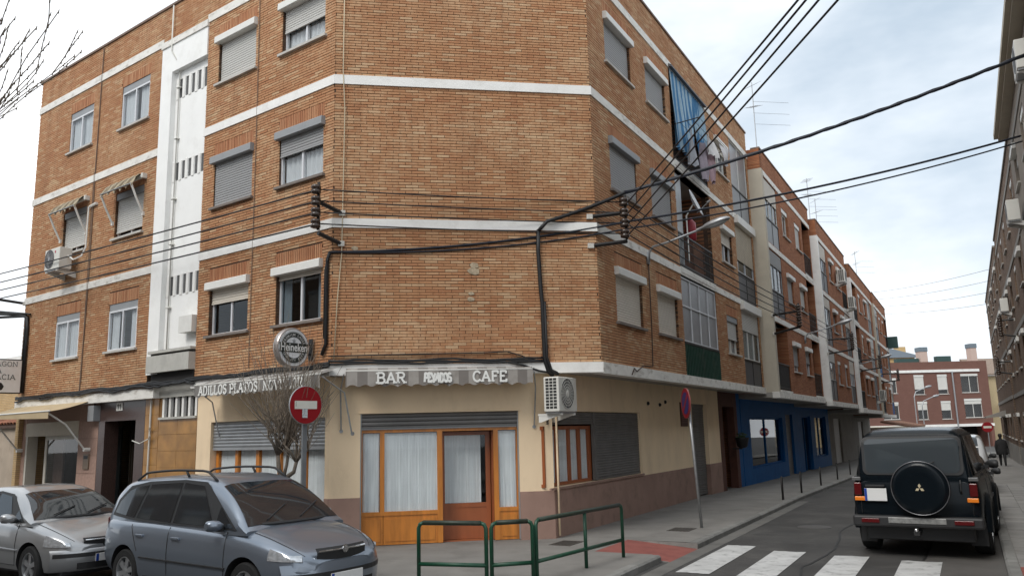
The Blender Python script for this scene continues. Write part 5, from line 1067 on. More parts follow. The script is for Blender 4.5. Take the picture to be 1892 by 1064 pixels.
# roof aerials
def aerial(p, h, label, scale=1.0, yaw=0.3):
    a = empty('roof_aerial', p, label, 'aerial', 'roof aerials'); m = MB(); m.tube([p, p + UP * h], .018, 6); m.build('mast', GALV, a)
    for k, (zz, ln, nel, ya) in enumerate(((h * .95, .55, 6, yaw), (h * .62, .9, 5, yaw + .5))):
        e = Vector((math.cos(ya), math.sin(ya), .55 if k == 0 else .35)).normalized(); cpt = p + UP * zz; m = MB(); m.tube([cpt - e * ln * .5 * scale, cpt + e * ln * .5 * scale], .010, 5); s_ = e.cross(UP).normalized()
        for i in range(nel): b = cpt + e * ln * scale * (i / (nel - 1) - .5); m.tube([b - s_ * .22 * scale, b + s_ * .22 * scale], .005, 4)
        m.build('yagi', GALV, a)
    m = MB()
    for z in (h * .70, h * .52, h * .35): m.tube([p + UP * z - dR * .02, p + UP * z + Vector((1.3, .2, 0)) * scale], .006, 4)
    m.build('dipole', GALV, a)
# ================================================================== THE STREET ROW BEHIND THE CORNER BLOCK
RENDERC = mat('aged cream render', (0.52, 0.47, 0.38), .9, noise=.12, nscale=1.5, dirt=.5, dirtcol=(.30, .26, .2), dscale=1.5)
RENDERG = mat('grey render', (0.28, 0.265, 0.24), .9, noise=.15, nscale=1.2, dirt=.5, dirtcol=(.16, .15, .13), dscale=1.4)
def row_block(s0, s1, off, zs, zr, floors, label, seed, bays, ground=BLUEP, pil=RENDERC, shops=(), gz=-.4):
    """one block of the row: bays = list of (kind, from, to) along the front, kind in gallery / window / open"""
    q = random.Random(seed); fr = Fr(RF.P(0, off, 0), dR, nR); ap = lambda t: RF.P(t, off, gz)
    b = empty('apartment_building', RF.P(s0, off, gz), label, 'building', 'brick blocks along the narrow street')
    H = (zr - .75 - zs) / floors; holes = []
    spec = []
    for f in range(floors):
        z0 = zs + f * H
        for (kind, a, c) in bays:
            if kind == 'window': h = (a, c, z0 + .88, z0 + 2.05)
            else: h = (a, c, z0 + .05, z0 + H - .22)
            holes.append(h); spec.append((kind, f, h))
    m = MB(); wall_panels(m, fr, s0, s1, zs, zr, holes, -.24, 0); m.build('wall', ROWBRICK, b)
    m = MB(); m.box(fr, s0 - .01, s1, -.3, .03, zr, zr + .06); m.build('coping', mat('coping', (0.2, .14, .11)), b)
    for f in range(floors + 1):
        z0 = zs + f * H
        if f: m = MB(); m.box(fr, s0, s1, -.1, .025, z0 - .19, z0); m.build('floor_band', WORN, b)
    m = MB(); m.box(fr, s0 - .005, s0 + .28, -1.0, .03, zs - .02, zr - .75); m.build('pilaster', pil, b)
    m = MB(); m.box(fr, s0 - .002, s0 + .26, -1.0, .0, zr - .75, zr); m.build('party_parapet', ROWBRICK, b)
    m = MB(); m.box(fr, s0 - .02, s1, -.2, .06, zs - .22, zs); m.build('slab_edge', WORN, b)
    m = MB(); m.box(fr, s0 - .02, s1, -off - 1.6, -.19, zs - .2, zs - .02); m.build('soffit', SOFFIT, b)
    m = MB(); m.box(fr, s0, s1, -9.5, -.2, zr - .55, zr - .4); m.build('roof', CONCRETE, b)
    m = MB(); m.box(fr, s0, s1, -9.6, -9.4, gz - .2, zr); m.box(fr, s0, s0 + .2, -9.4, -1.0, zs - .02, zr); m.box(fr, s1 - .2, s1, -9.4, -.25, zs - .02, zr); m.box(fr, s0, s0 + .2, -9.4, gO - off - .26, gz - .2, zs - .2); m.build('back_wall', ROWBRICK, b)
    for i, (kind, f, h) in enumerate(spec):
        sh = q.choice((0, 0, .3, .5, .75, 1)); mt = q.choice((SH_LIGHT, SH_BEIGE, SH_GREY))
        if kind == 'window': window(b, fr, *h, shut=sh, shmat=mt, box=q.choice(('out', 'flush')), boxmat=WHITEBOX, frame=q.choice((ALU, WHITEBOX, ALUD)), curtain=q.choice((0, .6, 1)), seed=seed + i)
        elif kind == 'gallery':
            k = q.choice((0, 0, 1, 2))
            if k == 2: recess(b, fr, h[0], h[1], h[2], h[3], 1.1); railing(b, fr, h[0], h[1], -.03, h[2] + .02, h[2] + 1.0, .14, panel=q.choice((None, APRON)))
            else: gallery(b, fr, *h, h[2] + .95, frame=q.choice((ALU, WHITEBOX, ALUD)), panel=q.choice((APRON, GREYBOX, APRON, APRON if seed < 30 else BLUEP)), cols=3, fill=GREYGLASS if k else None, shut=q.choice((None, .35, .5)), shmat=mt)
        else: recess(b, fr, h[0], h[1], h[2], h[3], 1.1); railing(b, fr, h[0], h[1], -.03, h[2] + .02, h[2] + 1.0, .13)
    # ground floor
    fg = Fr(RF.P(0, gO, 0), dR, nR); gh = [(a, c, z0, z1) for (a, c, z0, z1, mt, g_) in shops]
    m = MB(); wall_panels(m, fg, s0, s1, gz - .2, zs - .2, gh, -.25, 0); m.build('ground_floor_wall', ground, b)
    for (a, c, z0, z1, mt, g_) in shops:
        m = MB(); m.box(fg, a, c, -.9, -.85, z0, z1); m.build('dark_room', DARK, b)
        if g_ == 'shutter': m = MB(); shutter_strip(m, fg, a, c, -.12, z0, z1, .08, .015); m.build('roller_shutter', mt, b)
        else:
            m = MB(); t = .07; m.box(fg, a, a + t, -.2, -.12, z0, z1); m.box(fg, c - t, c, -.2, -.12, z0, z1); m.box(fg, a + t, c - t, -.2, -.12, z1 - t, z1); m.box(fg, a + t, c - t, -.2, -.12, z0, z0 + t); mid = (a + c) / 2; m.box(fg, mid - .04, mid + .04, -.199, -.118, z0 + t, z1 - t)
            w = m.build('shop_window', mt, b); m = MB(); m.box(fg, a + t, c - t, -.165, -.158, z0 + t, z1 - t); m.build('pane', GLASSD, w)
    return b
row_block(14.6, 24.9, .45, 3.05, 11.9, 3, 'second brick block with cream pilaster above the blue shopfront', 11,
          [('gallery', 15.0, 17.2), ('window', 18.1, 19.4), ('window', 20.9, 22.2), ('open', 22.75, 24.7)], BLUEP, RENDERC,
          [(15.9, 21.9, .35, 2.2, BLUEP, 'glass'), (22.6, 24.2, -.45, 2.35, SH_DARK, 'shutter')])
row_block(24.92, 35.1, .75, 2.92, 11.42, 3, 'third brick block with white pilaster and two air conditioners', 23,
          [('gallery', 25.3, 27.4), ('window', 28.2, 29.4), ('window', 30.9, 32.1), ('gallery', 32.8, 34.9)], BLUEP, WHITE,
          [(26.6, 29.0, -.5, 2.3, BLUEP, 'glass'), (30.2, 34.0, .2, 2.3, BLUEP, 'glass')], gz=-.6)
row_block(35.12, 46.9, .95, 2.68, 10.95, 3, 'fourth brick block with white pilaster along the narrow street', 31,
          [('open', 35.5, 37.6), ('window', 38.6, 39.8), ('window', 41.4, 42.6), ('gallery', 43.6, 45.8)], RENDERG, WHITE,
          [(37.0, 40.0, -.6, 2.2, SH_LIGHT, 'shutter')], gz=-.7)
row_block(46.92, 57.2, 1.05, 2.45, 10.9, 3, 'farthest brick block of the row with cream pilaster', 47,
          [('gallery', 47.4, 49.6), ('window', 50.6, 51.8), ('window', 53.2, 54.4), ('gallery', 55.0, 57.0)], RENDERG, RENDERC,
          [(49.0, 52.0, -.7, 2.0, SH_LIGHT, 'shutter')], gz=-.8)
f3 = Fr(RF.P(0, .75, 0), dR, nR)
ac_unit(f3, 30.2, 31.05, .15, .5, 9.15, 9.85, .5, 'grey air conditioner high on the third block of the row', sidegrille=-1, blade=False)
ac_unit(f3, 33.6, 34.4, .15, .5, 8.2, 8.85, .5, 'lower grey air conditioner on the third block of the row', sidegrille=-1, blade=False)
f4 = Fr(RF.P(0, .95, 0), dR, nR)
ac_unit(f4, 44.5, 45.3, .15, .5, 3.3, 4.0, .5, 'small air conditioner low on the fourth block of the row', sidegrille=-1, blade=False)
aerial(RF.P(15.6, .2, 12.3), 2.6, 'tall roof aerial behind the corner block parapet', 1.1, .5)
aerial(RF.P(26.0, .4, 11.6), 2.2, 'twin roof aerial on the third block', 1.1, .9)
aerial(RF.P(28.2, .4, 11.4), 1.9, 'shorter roof aerial on the third block', .9, .2)
aerial(RF.P(43.0, .6, 11.0), 2.2, 'small roof aerial on the fourth block', 1.0, .4)
m = MB(); m.box(Fr(RF.P(56.3, 1.05, 0), dR, nR), 0, .6, .03, .75, 7.7, 8.6); tag(m.build('extractor_box', mat('dark green metal', (.02, .06, .055), .5)), 'dark green metal box on the far end of the row', 'metal box')
# planter pot bracketed by the portal, shop window poster shapes
m = MB(); m.lathe(RF.P(13.2, gO + .32, 1.18), UP, [(.10, 0), (.17, .05), (.22, .28), (.24, .34), (.21, .34)], 14); pt = m.build('wall_planter', mat('black pot', (.015, .015, .015), .5), smooth=True); tag(pt, 'black wall planter beside the dark brick portal', 'planter')
m = MB()
for k in range(60):
    a = rnd.random() * 6.28; r = .18 * math.sqrt(rnd.random()); c = RF.P(13.2, gO + .32, 1.5) + Vector((r * math.cos(a), r * math.sin(a), rnd.uniform(0, .16))); e = Vector((rnd.uniform(-1, 1), rnd.uniform(-1, 1), rnd.uniform(-.3, 1))).normalized() * .07; s = e.orthogonal().normalized() * .025
    m.face([c - e, c + s, c + e, c - s])
m.build('leaves', mat('planter leaf', (.03, .06, .02), .7), pt)
m = MB(); m.box(RF, 13.15, 13.25, gO, gO + .32, 1.14, 1.18); m.build('bracket', BLKMETAL, pt)

# ================================================================== END OF THE STREET: RED BRICK BUILDING
eb = empty('brick_building', (49, 96.5, -1.2), 'dark red brick building closing the far end of the street', 'building')
ef = Fr(Vector((41.0, 96.0, 0)), Vector((1, .03, 0)).normalized(), Vector((.03, -1, 0)).normalized())
wins = [(2.0, 3.9, 5.2, 7.0), (6.0, 7.2, 5.0, 7.3), (8.8, 10.0, 5.0, 7.3), (11.6, 13.7, 5.1, 7.3), (2.0, 3.9, 2.2, 4.2), (6.1, 7.3, 2.1, 4.2), (8.9, 10.1, 2.1, 4.2), (11.7, 13.8, 2.2, 4.4)]
m = MB(); wall_panels(m, ef, -3, 14.9, -1.4, 8.8, wins + [(9.5, 14.5, -1.4, 1.2)], -.3, 0); m.build('wall', REDBRICK, eb)
m = MB(); m.box(ef, -3, 14.9, -9, -.3, 8.3, 8.5); m.box(ef, 14.6, 14.9, -9, -.3, -1.4, 8.8); m.box(ef, -3, 14.9, -9.2, -9, -1.4, 8.8); m.build('roof', REDBRICK, eb)
m = MB(); m.box(ef, -3, 13.9, -.05, .12, 7.55, 7.85); m.build('floor_band', WHITE, eb)
m = MB(); m.box(ef, -3, 14.95, -.05, .1, 1.2, 1.5); m.build('lintel_band', WHITE, eb)
m = MB(); m.box(ef, 9.4, 14.6, -3.0, -2.9, -1.4, 1.2); m.build('dark_room', DARK, eb)
for i, w in enumerate(wins): window(eb, ef, *w, shut=(.0, .7, .75, 0, .1, .4, .45, .2)[i], shmat=WHITEBOX, frame=WHITEBOX, box='flush', boxmat=WHITEBOX, curtain=0, boxh=.25, seed=i, split=2 if i % 4 in (0, 3) else 1)
m = MB(); m.tube([ef.P(10.6, .12, 7.6), ef.P(10.6, .12, -1.2)], .09, 8); m.build('downpipe', GALV, eb)
for i, (s, wd, h, lab) in enumerate(((7.4, .9, 1.7, 'left'), (13.6, .7, 2.0, 'right'))):
    m = MB(); m.box(ef, s, s + wd, -1.6, -.6, 8.4, 8.4 + h); ch = m.build('chimney', mat('pale pink render', (.55, .42, .36), .9), eb); m = MB(); m.box(ef, s - .05, s + wd + .05, -1.65, -.55, 8.4 + h, 8.4 + h + .5); m.build('chimney_cowl', mat('cowl slate', (.16, .2, .23), .6), ch)
for s, w, h in ((4.6, 2.7, .7), (9.5, 1.7, .9)): m = MB(); m.box(ef, s, s + w, -1.5, -.8, 8.4, 8.6 + h); m.build('roof_screen', mat('green netting', (.04, .08, .075), .8), eb)
yb = empty('house', (40, 120, -1), 'yellow rendered house with grey roof beyond the red brick building', 'building')
yf = Fr(Vector((46.5, 112.0, 0)), Vector((1, .03, 0)).normalized(), Vector((.03, -1, 0)).normalized())
m = MB(); m.box(yf, 0, 8.8, -8, 0, -1.5, 10.6); m.build('wall', mat('yellow render', (.55, .38, .18), .9, noise=.1), yb); m = MB(); m.prism([yf.P(-.3, .3, 10.6), yf.P(9.1, .3, 10.6), yf.P(9.1, .3, 10.9), yf.P(5.0, .3, 12.0), yf.P(1.5, .3, 12.6), yf.P(-.3, .3, 12.5)], Vector((0, 5, 0))); m.build('roof', mat('slate grey roof', (.20, .24, .28), .6), yb); m = MB(); m.box(yf, 7.0, 8.2, -2, -1, 10.6, 12.2); m.build('chimney', mat('yellow render'  , (.5, .4, .25)), yb); m = MB(); m.box(yf, 3, 3.8, 0, .02, 9.0, 9.9); m.build('window', ALUD, yb)
cbd = empty('house', (62, 104, -1), 'cream house with balcony right of the red brick building', 'building')
cf_ = Fr(Vector((57.2, 100.0, 0)), Vector((1, 0, 0)), Vector((0, -1, 0)))
wn_ = [(2.0, 3.6, 3.9, 6.0), (2.3, 3.6, .6, 2.6)]
m = MB(); wall_panels(m, cf_, 0, 9, -1.5, 7.2, wn_, -.3, 0); m.build('wall', mat('cream house render', (.50, .40, .24), .9, noise=.12), cbd)
m = MB(); m.prism([cf_.P(-.3, .4, 7.2), cf_.P(9, .4, 7.2), cf_.P(9, -4, 9.4), cf_.P(-.3, -4, 9.4)], UP * .2); m.build('roof', mat('grey brown tile', (.25, .19, .15), .9, noise=.3), cbd)
for i, w in enumerate(wn_): window(cbd, cf_, *w, shut=1 if i == 0 else .3, shmat=mat('brown shutter', (.30, .14, .06), .7), curtain=0, seed=i)
m = MB(); m.box(cf_, 1.6, 4.0, 0, .8, 2.9, 3.7); m.build('balcony', WHITE, cbd)
# low tiled outbuilding beyond the row
lb_ = empty('outbuilding', RF.P(58, 1.0, -.9), 'low white outbuilding with clay tile roof past the street row', 'building')
lf_ = Fr(RF.P(58, 2.0, 0), dR, nR); m = MB(); m.box(lf_, 0, 22, -5, 0, -1.3, 1.5); m.build('wall', RENDERC, lb_)
m = MB()
for k in range(44): s = k * .5; m.tube([lf_.P(s + .25, .12, 1.5), lf_.P(s + .25, -2.2, 1.95)], .09, 6)
m.build('roof_tiles', mat('old clay roof', (.20, .11, .075), .9, noise=.4, nscale=5), lb_)['kind'] = 'stuff'

# ================================================================== RIGHT-HAND ROW
RIGHTR = mat('brown grey render', (.26, .22, .18), .9, noise=.15, nscale=1.3, dirt=.5, dirtcol=(.15, .13, .1), dscale=1.5)
def right_block(t0, t1, w, zr, label, seed, eave, mt, gz=-.3, step=3.4):
    q = random.Random(seed); fr = Fr(RF.P(0, w, 0), dR, -nR)
    b = empty('apartment_building', RF.P(t0, w, gz), label, 'building', 'houses along the right-hand pavement'); holes = []; sp = []
    n = int((t1 - t0) / step); fl = 4; H = (zr - .6 - 3.1) / (fl - 1)
    for i in range(n):
        a = t0 + .9 + i * (t1 - t0) / n
        for f in range(fl - 1): h = (a, a + 1.3, 3.1 + f * H + .85, 3.1 + f * H + 2.05); holes.append(h); sp.append(h)
        h = (a, a + 1.2, .9, 2.2); holes.append(h); sp.append(h)
    m = MB(); wall_panels(m, fr, t0, t1, gz - .3, zr, holes, -.25, 0); m.build('wall', mt, b)
    for f in range(fl): m = MB(); m.box(fr, t0, t1, -.1, .03, 3.0 + f * H - .1, 3.0 + f * H + .08); m.build('floor_band', RENDERG, b)
    m = MB(); m.box(fr, t0, t1, -.2, .02, gz - .3, .55); m.build('plinth', RENDERG, b)
    if eave: m = MB(); m.box(fr, t0, t1, -.4, eave, zr, zr + .16); m.box(fr, t0, t1, -.4, eave - .12, zr - .08, zr); m.box(fr, t0, t1, -8, -.4, zr, zr + .12); m.build('eave', RENDERC, b)
    else: m = MB(); m.box(fr, t0, t1, -8, .05, zr, zr + .1); m.build('coping', RENDERG, b)
    m = MB(); m.box(fr, t0, t1, -8.2, -8, gz - .3, zr); m.box(fr, t0, t0 + .2, -8, -.25, gz - .3, zr); m.box(fr, t1 - .2, t1, -8, -.25, gz - .3, zr); m.build('back_wall', mt, b)
    for i, h in enumerate(sp): window(b, fr, *h, shut=q.choice((.3, .6, 1, 1, .8)), shmat=q.choice((SH_BEIGE, SH_LIGHT, SH_GREY)), box=q.choice(('out', 'flush')), boxmat=WHITEBOX, frame=q.choice((ALU, ALUD)), curtain=0, seed=seed + i)
    return b, fr
b1, f1 = right_block(-6, 15.5, 8.22, 11.0, 'nearest right-hand house with deep cream eave at the frame edge', 3, .38, RIGHTR)
b2, f2 = right_block(15.5, 33, 8.22, 10.9, 'second right-hand house of tan brick along the pavement', 5, 0, TANBRICK, gz=-.5)
b3, f3_ = right_block(33, 56, 8.15, 10.6, 'farthest right-hand house of tan brick along the pavement', 8, 0, TANBRICK, gz=-.8)
ac_unit(f1, 3.9, 4.75, .1, .45, 8.9, 9.55, .5, 'cream air conditioner at the right frame edge under the eave', blade=False)
ac_unit(f1, 12.6, 13.4, .12, .45, 7.6, 8.25, .5, 'grey air conditioner lower on the right-hand house', blade=False)
ac_unit(f2, 25.5, 26.3, .1, .4, 6.4, 7.0, .5, 'small air conditioner on the second right-hand house', blade=False)
rack([f2.P(24.0, 0, 5.9), f2.P(24.0, 0, 5.2)], f2.P(24.0, .55, 0), (5.95, 5.75, 5.55, 5.35), 'black wire rack on the second right-hand house')
rack([f2.P(30.5, 0, 4.6), f2.P(30.5, 0, 4.0)], f2.P(30.5, .6, 0), (4.7, 4.5, 4.3, 4.1), 'lower black wire rack on the right-hand houses')
for i in range(4): cable('%s of four faint wires crossing the street gap near the far end' % ordn[i], [at(rk5, 9.2 - .42 * i) , f2.P(26, .5, 8.4 - .5 * i)], .008, .12, 16)
m = MB(); m.prism([f3_.P(44, 0, 2.45), f3_.P(44, 1.1, 2.1), f3_.P(44, 1.1, 2.0), f3_.P(44, 0, 2.1)], dR * 6); tag(m.build('porch_canopy', RENDERG), 'small sloping porch canopy on the right-hand house', 'canopy')

# ================================================================== LEFT NEIGHBOUR: LOW HOUSE WITH TILE ROOFS
nh = empty('house', LF.P(13.3, -2, -.2), 'low yellow brick house with clay tile roof at the left edge', 'building')
m = MB(); m.box(LF, 13.25, 26, -6.2, -2.2, -.2, 4.85); m.build('wall', YBRICK, nh)
m = MB(); m.box(LF, 13.22, 26, -2.25, -1.9, 4.72, 4.85); m.build('cornice', WHITE, nh)
m = MB(); m.box(LF, 13.22, 26, -2.0, -.15, -.2, 2.45); m.build('lower_wall', mat('stained plaster', (.44, .36, .28), .9, noise=.15, nscale=1.5, dirt=.6, dirtcol=(.26, .2, .15), dscale=2), nh)
def tiles(parent, s0, s1, o0, z0, o1, z1, pitch=.2, rows=9):
    """barrel tiles one by one, in overlapping rows"""
    mm = MB(); rws = []; dl = math.hypot(o1 - o0, z1 - z0) / rows; up_ = (LF.n * (o1 - o0) + UP * (z1 - z0)).normalized(); nn = LF.d.cross(up_).normalized(); nn = nn if nn.z > 0 else -nn
    for u, r in ((0, .085), (dl * 1.18, .070)): rws.append([up_ * u + LF.d * (r * math.cos(a)) + nn * (r * math.sin(a) * .85 + .015 * (1 - u)) for a in [PI * k / 5 for k in range(6)]])
    mm.grid(rws); me = mm.mesh('roof_tile', ROOFTILE, smooth=True); nsx = int((s1 - s0) / pitch)
    for i in range(nsx):
        for k in range(rows):
            ob = link('roof_tile', me, parent); f = k / rows; ob.location = LF.P(s0 + (i + .5) * pitch, o0 + (o1 - o0) * f, z0 + (z1 - z0) * f + .02) + nn * rnd.uniform(0, .012)
    m2 = MB(); m2.prism([LF.P(s0, o0, z0), LF.P(s0, o1, z1), LF.P(s0, o1, z1 - .06), LF.P(s0, o0, z0 - .06)], LF.d * (s1 - s0)); m2.build('roof_deck', mat('dark roof deck', (.09, .055, .04), .9), parent)
tiles(nh, 13.25, 16.0, -1.85, 4.88, -4.2, 5.75, .2, 8); tiles(nh, 13.25, 15.6, -.05, 2.42, -2.0, 3.25, .2, 8)
m = MB(); m.tube([LF.P(14.6, -3.2, 5.3), LF.P(14.6, -3.2, 7.3)], .03, 6); m.tube([LF.P(14.4, -3.2, 7.25), LF.P(15.0, -3.2, 7.3)], .025, 5); tag(m.build('roof_aerial', BLKMETAL), 'thin dark aerial pole over the low tiled house', 'aerial', 'roof aerials')

# ================================================================== THE OPPOSITE SIDE OF THE STREET (unseen behind the viewer, added for shade and reflections in glass and paint)
OF = Fr(LF.P(0, 13.2, 0), dL, -nL)
m = MB(); m.box(LF, -25, 32, 9.35, 13.3, -.30, -.10); tag(m.build('pavement', PAVE), kind='structure')
m = MB(); m.box(LF, -25, 32, 9.2, 9.345, -.30, -.098); tag(m.build('kerb', KERB), kind='structure')
ob_ = empty('apartment_building', OF.P(-4, 0, -.2), 'unseen plain tan brick block behind the viewer, added for shade and reflections', 'building')
oh = [(a, a + 1.4, z, z + 1.3) for a in (-8.5, -5.2, -1.5, 1.8, 5.2, 8.8, 12.4, 16.0) for z in (.8, 4.2, 7.1)]
m = MB(); wall_panels(m, OF, -11, 19, -.3, 10.0, oh, -.25, 0); m.build('wall', TANBRICK, ob_)
for z in (3.1, 6.0, 8.9): m = MB(); m.box(OF, -11, 19, 0, .03, z, z + .2); m.build('floor_band', WORN, ob_)
m = MB(); m.box(OF, -11, 19, -8, .1, 10.0, 10.15); m.build('roof', CONCRETE, ob_); m = MB(); m.box(OF, -11, 19, -8.2, -8, -.3, 10); m.box(OF, -11, -10.8, -8, -.25, -.3, 10); m.box(OF, 18.8, 19, -8, -.25, -.3, 10); m.build('back_wall', TANBRICK, ob_)
for i, h in enumerate(oh): window(ob_, OF, *h, shut=(.3, .6, 1)[i % 3], shmat=SH_LIGHT, curtain=0, seed=i)
# ================================================================== VEHICLES
def paint(name, col, metal=.6, rough=.32, coat=.8):
    m = mat(name, col, rough, metal=metal, coat=coat, noise=.05, nscale=1.5, dirt=.12, dirtcol=tuple(v * .6 + .03 for v in col), dscale=3); return m
def car_glass(name, col=(.018, .022, .026)):
    if name in MATS: return MATS[name]
    m = mat(name, col, .05, spec=.7); return m
RUB = mat('tyre rubber', (.018, .018, .018), .85, noise=.2, nscale=30)
TRIM = mat('black car trim', (.02, .02, .021), .55)
LENS = mat('headlamp lens', (.62, .65, .68), .08, metal=.55, noise=.25, nscale=22)
REDL = mat('red lamp lens', (.09, .004, .005), .2); AMB = mat('amber lamp lens', (.80, .22, .02), .2); CHROME = mat('chrome', (.75, .75, .76), .12, metal=1.0); PLATE = mat('plate white', (.72, .72, .71), .4)
def hermite(xs, ys, x):
    xs, ys = np.asarray(xs, float), np.asarray(ys, float)
    d = np.diff(ys) / np.diff(xs); t = np.zeros(len(xs)); t[1:-1] = np.where(d[:-1] * d[1:] > 0, 2 * d[:-1] * d[1:] / (d[:-1] + d[1:] + 1e-12), 0); t[0] = d[0]; t[-1] = d[-1]
    i = np.clip(np.searchsorted(xs, x) - 1, 0, len(xs) - 2); h = xs[i + 1] - xs[i]; u = np.clip((x - xs[i]) / h, 0, 1)
    return float((2 * u**3 - 3 * u**2 + 1) * ys[i] + (u**3 - 2 * u**2 + u) * h * t[i] + (-2 * u**3 + 3 * u**2) * ys[i + 1] + (u**3 - u**2) * h * t[i + 1])
class Car:
    def __init__(self, name, label, loc, rz, spec, body, pitch=0):
        self.s = spec; self.body = body; self.root = empty(name, loc, label, 'car', None, rz)
        self.root.rotation_euler = (0, pitch, rz) if pitch else (0, 0, rz)
        self.H = spec['H']; self.zb0 = spec['belt']
    def f(self, k, x): xs, ys = self.s[k]; return hermite(xs, ys, x)
    def yside(self, x, z):
        wb = self.f('W', x) * .93; wt = wb - self.s.get('tumble', .22); return wb + (wt - wb) * max(0, (z - self.zb0)) / (self.H - self.zb0)
    def lower(self, n=64):
        x0, x1 = self.s['W'][0][0], self.s['W'][0][-1]; m = MB(); rows = []
        for i in range(n + 1):
            u = i / n; x = x0 + (x1 - x0) * (.5 - .5 * math.cos(PI * u))
            w, zb, zs, zt = self.f('W', x), self.f('ZB', x), self.f('ZS', x), self.f('ZT', x); mid = zb + (zs - zb) * .52
            half = [(0, zb), (w * .8, zb), (w * .945, zb + .035), (w * .985, zb + .12), (w * .992, mid - .1), (w, mid), (w * .998, mid + .07), (w * .985, zs - .13), (w * .968, zs - .05), (w * .935, zs - .005), (w * .88, zs + (zt - zs) * .35), (w * .7, zs + (zt - zs) * .75), (w * .4, zs + (zt - zs) * .95), (0, zt)]
            rows.append([Vector((x, -y, z)) for y, z in half] + [Vector((x, y, z)) for y, z in half[-2:0:-1]])
        m.grid(rows, closed=True); m.face(rows[0]); m.face(rows[-1][::-1])
        return m.mesh('body', self.body, smooth=True, recalc=True)
    def cut_arches(self, me):
        ob = bpy.data.objects.new('tmp_body', me); COL.objects.link(ob); tmp = []
        for x, r in self.s['arch']:
            c = MB(); c.lathe((x, -1.3, self.s['wr'] + .0), (0, 1, 0), [(r, 0), (r, .75)], 36); c.lathe((x, .55, self.s['wr']), (0, 1, 0), [(r, 0), (r, .75)], 36)
            co = bpy.data.objects.new('tmp_cut', c.mesh('cut', TRIM, recalc=True)); COL.objects.link(co); md = ob.modifiers.new('b', 'BOOLEAN'); md.operation = 'DIFFERENCE'; md.object = co; md.solver = 'EXACT'; tmp.append(co)
        dg = bpy.context.evaluated_depsgraph_get(); dg.update(); out = bpy.data.meshes.new_from_object(ob.evaluated_get(dg))
        for o in tmp + [ob]: bpy.data.objects.remove(o)
        out.materials.clear(); out.materials.append(self.body); out.materials.append(TRIM)
        mi = []
        for p in out.polygons:   # inner faces of the wheel boxes are black
            c = p.center; ny = abs(p.normal.y); inn = any((abs(math.hypot(c.x - x, c.z - self.s['wr']) - r) < .02 and ny < .4) or (math.hypot(c.x - x, c.z - self.s['wr']) < r and ny > .95 and abs(abs(c.y) - .55) < .02) for x, r in self.s['arch']); mi.append(1 if inn else 0)
        out.polygons.foreach_set('material_index', mi); out.polygons.foreach_set('use_smooth', [q == 0 for q in mi]); out.name = 'body'
        ob = link('body', out, self.root, True); es = ob.modifiers.new('edge', 'EDGE_SPLIT'); es.split_angle = math.radians(38)
        return ob
    def roofsec(self, x):
        zr = self.f('ZR', x); y1 = self.yside(x, zr); base = self.zb0 - .06; k = min(1.0, max(.15, (zr - base) / .25))
        return [(self.yside(x, base), base), (self.yside(x, max(base + .01, zr - .30 * k)), max(base + .005, zr - .30 * k)), (self.yside(x, zr - .12 * k), zr - .12 * k), (y1 - .015, zr - .06 * k), (y1 - .06, zr - .025 * k), (y1 * .75, zr - .008), (y1 * .4, zr - .001), (0, zr)]
    def cabin(self, n=60):
        x0, x1 = self.s['ZR'][0][0], self.s['ZR'][0][-1]; m = MB(); rows = []
        for i in range(n + 1):
            x = x0 + (x1 - x0) * i / n; h = self.roofsec(x); rows.append([Vector((x, -y, z)) for y, z in h] + [Vector((x, y, z)) for y, z in h[-2::-1]])
        m.grid(rows); m.face(rows[0]); m.face(rows[-1][::-1]); ob = m.build('cabin', self.body, self.root, smooth=True, recalc=True, local=True); es = ob.modifiers.new('edge', 'EDGE_SPLIT'); es.split_angle = math.radians(35); return ob
    def side_poly(self, name, pts, mt, side, off, parent=None):
        """pane on the cabin side: polygon in (x, z), densified along its edges"""
        P = []
        for (a, b) in zip(pts, pts[1:] + pts[:1]):
            for k in range(5): u = k / 5; x = a[0] + (b[0] - a[0]) * u; z = a[1] + (b[1] - a[1]) * u; P.append((x, side * (self.yside(x, z) + off), z))
        m = MB(); m.face(P); me = m.mesh(name, mt); bm = bmesh.new(); bm.from_mesh(me); bmesh.ops.triangulate(bm, faces=bm.faces); bm.to_mesh(me); bm.free()
        return link(name, me, parent or self.root, True)
    def screen(self, name, xa, xb, inset, mt, off, n=8, k=10):
        """glass laid on the sloping front or rear of the cabin"""
        rows = []
        for i in range(n + 1):
            x = xa + (xb - xa) * i / n; sec = self.roofsec(x); ys = [p[0] for p in sec[::-1]]; zs = [p[1] for p in sec[::-1]]; ym = max(.05, self.yside(x, self.f('ZR', x)) - inset)
            rows.append([Vector((x + off * (1 if xb + xa > 0 else -1) * .8, y, float(np.interp(abs(y), ys, zs)) + off)) for y in np.linspace(-ym, ym, k + 1)])
        m = MB(); m.grid(rows); return m.build(name, mt, self.root, smooth=True, local=True)
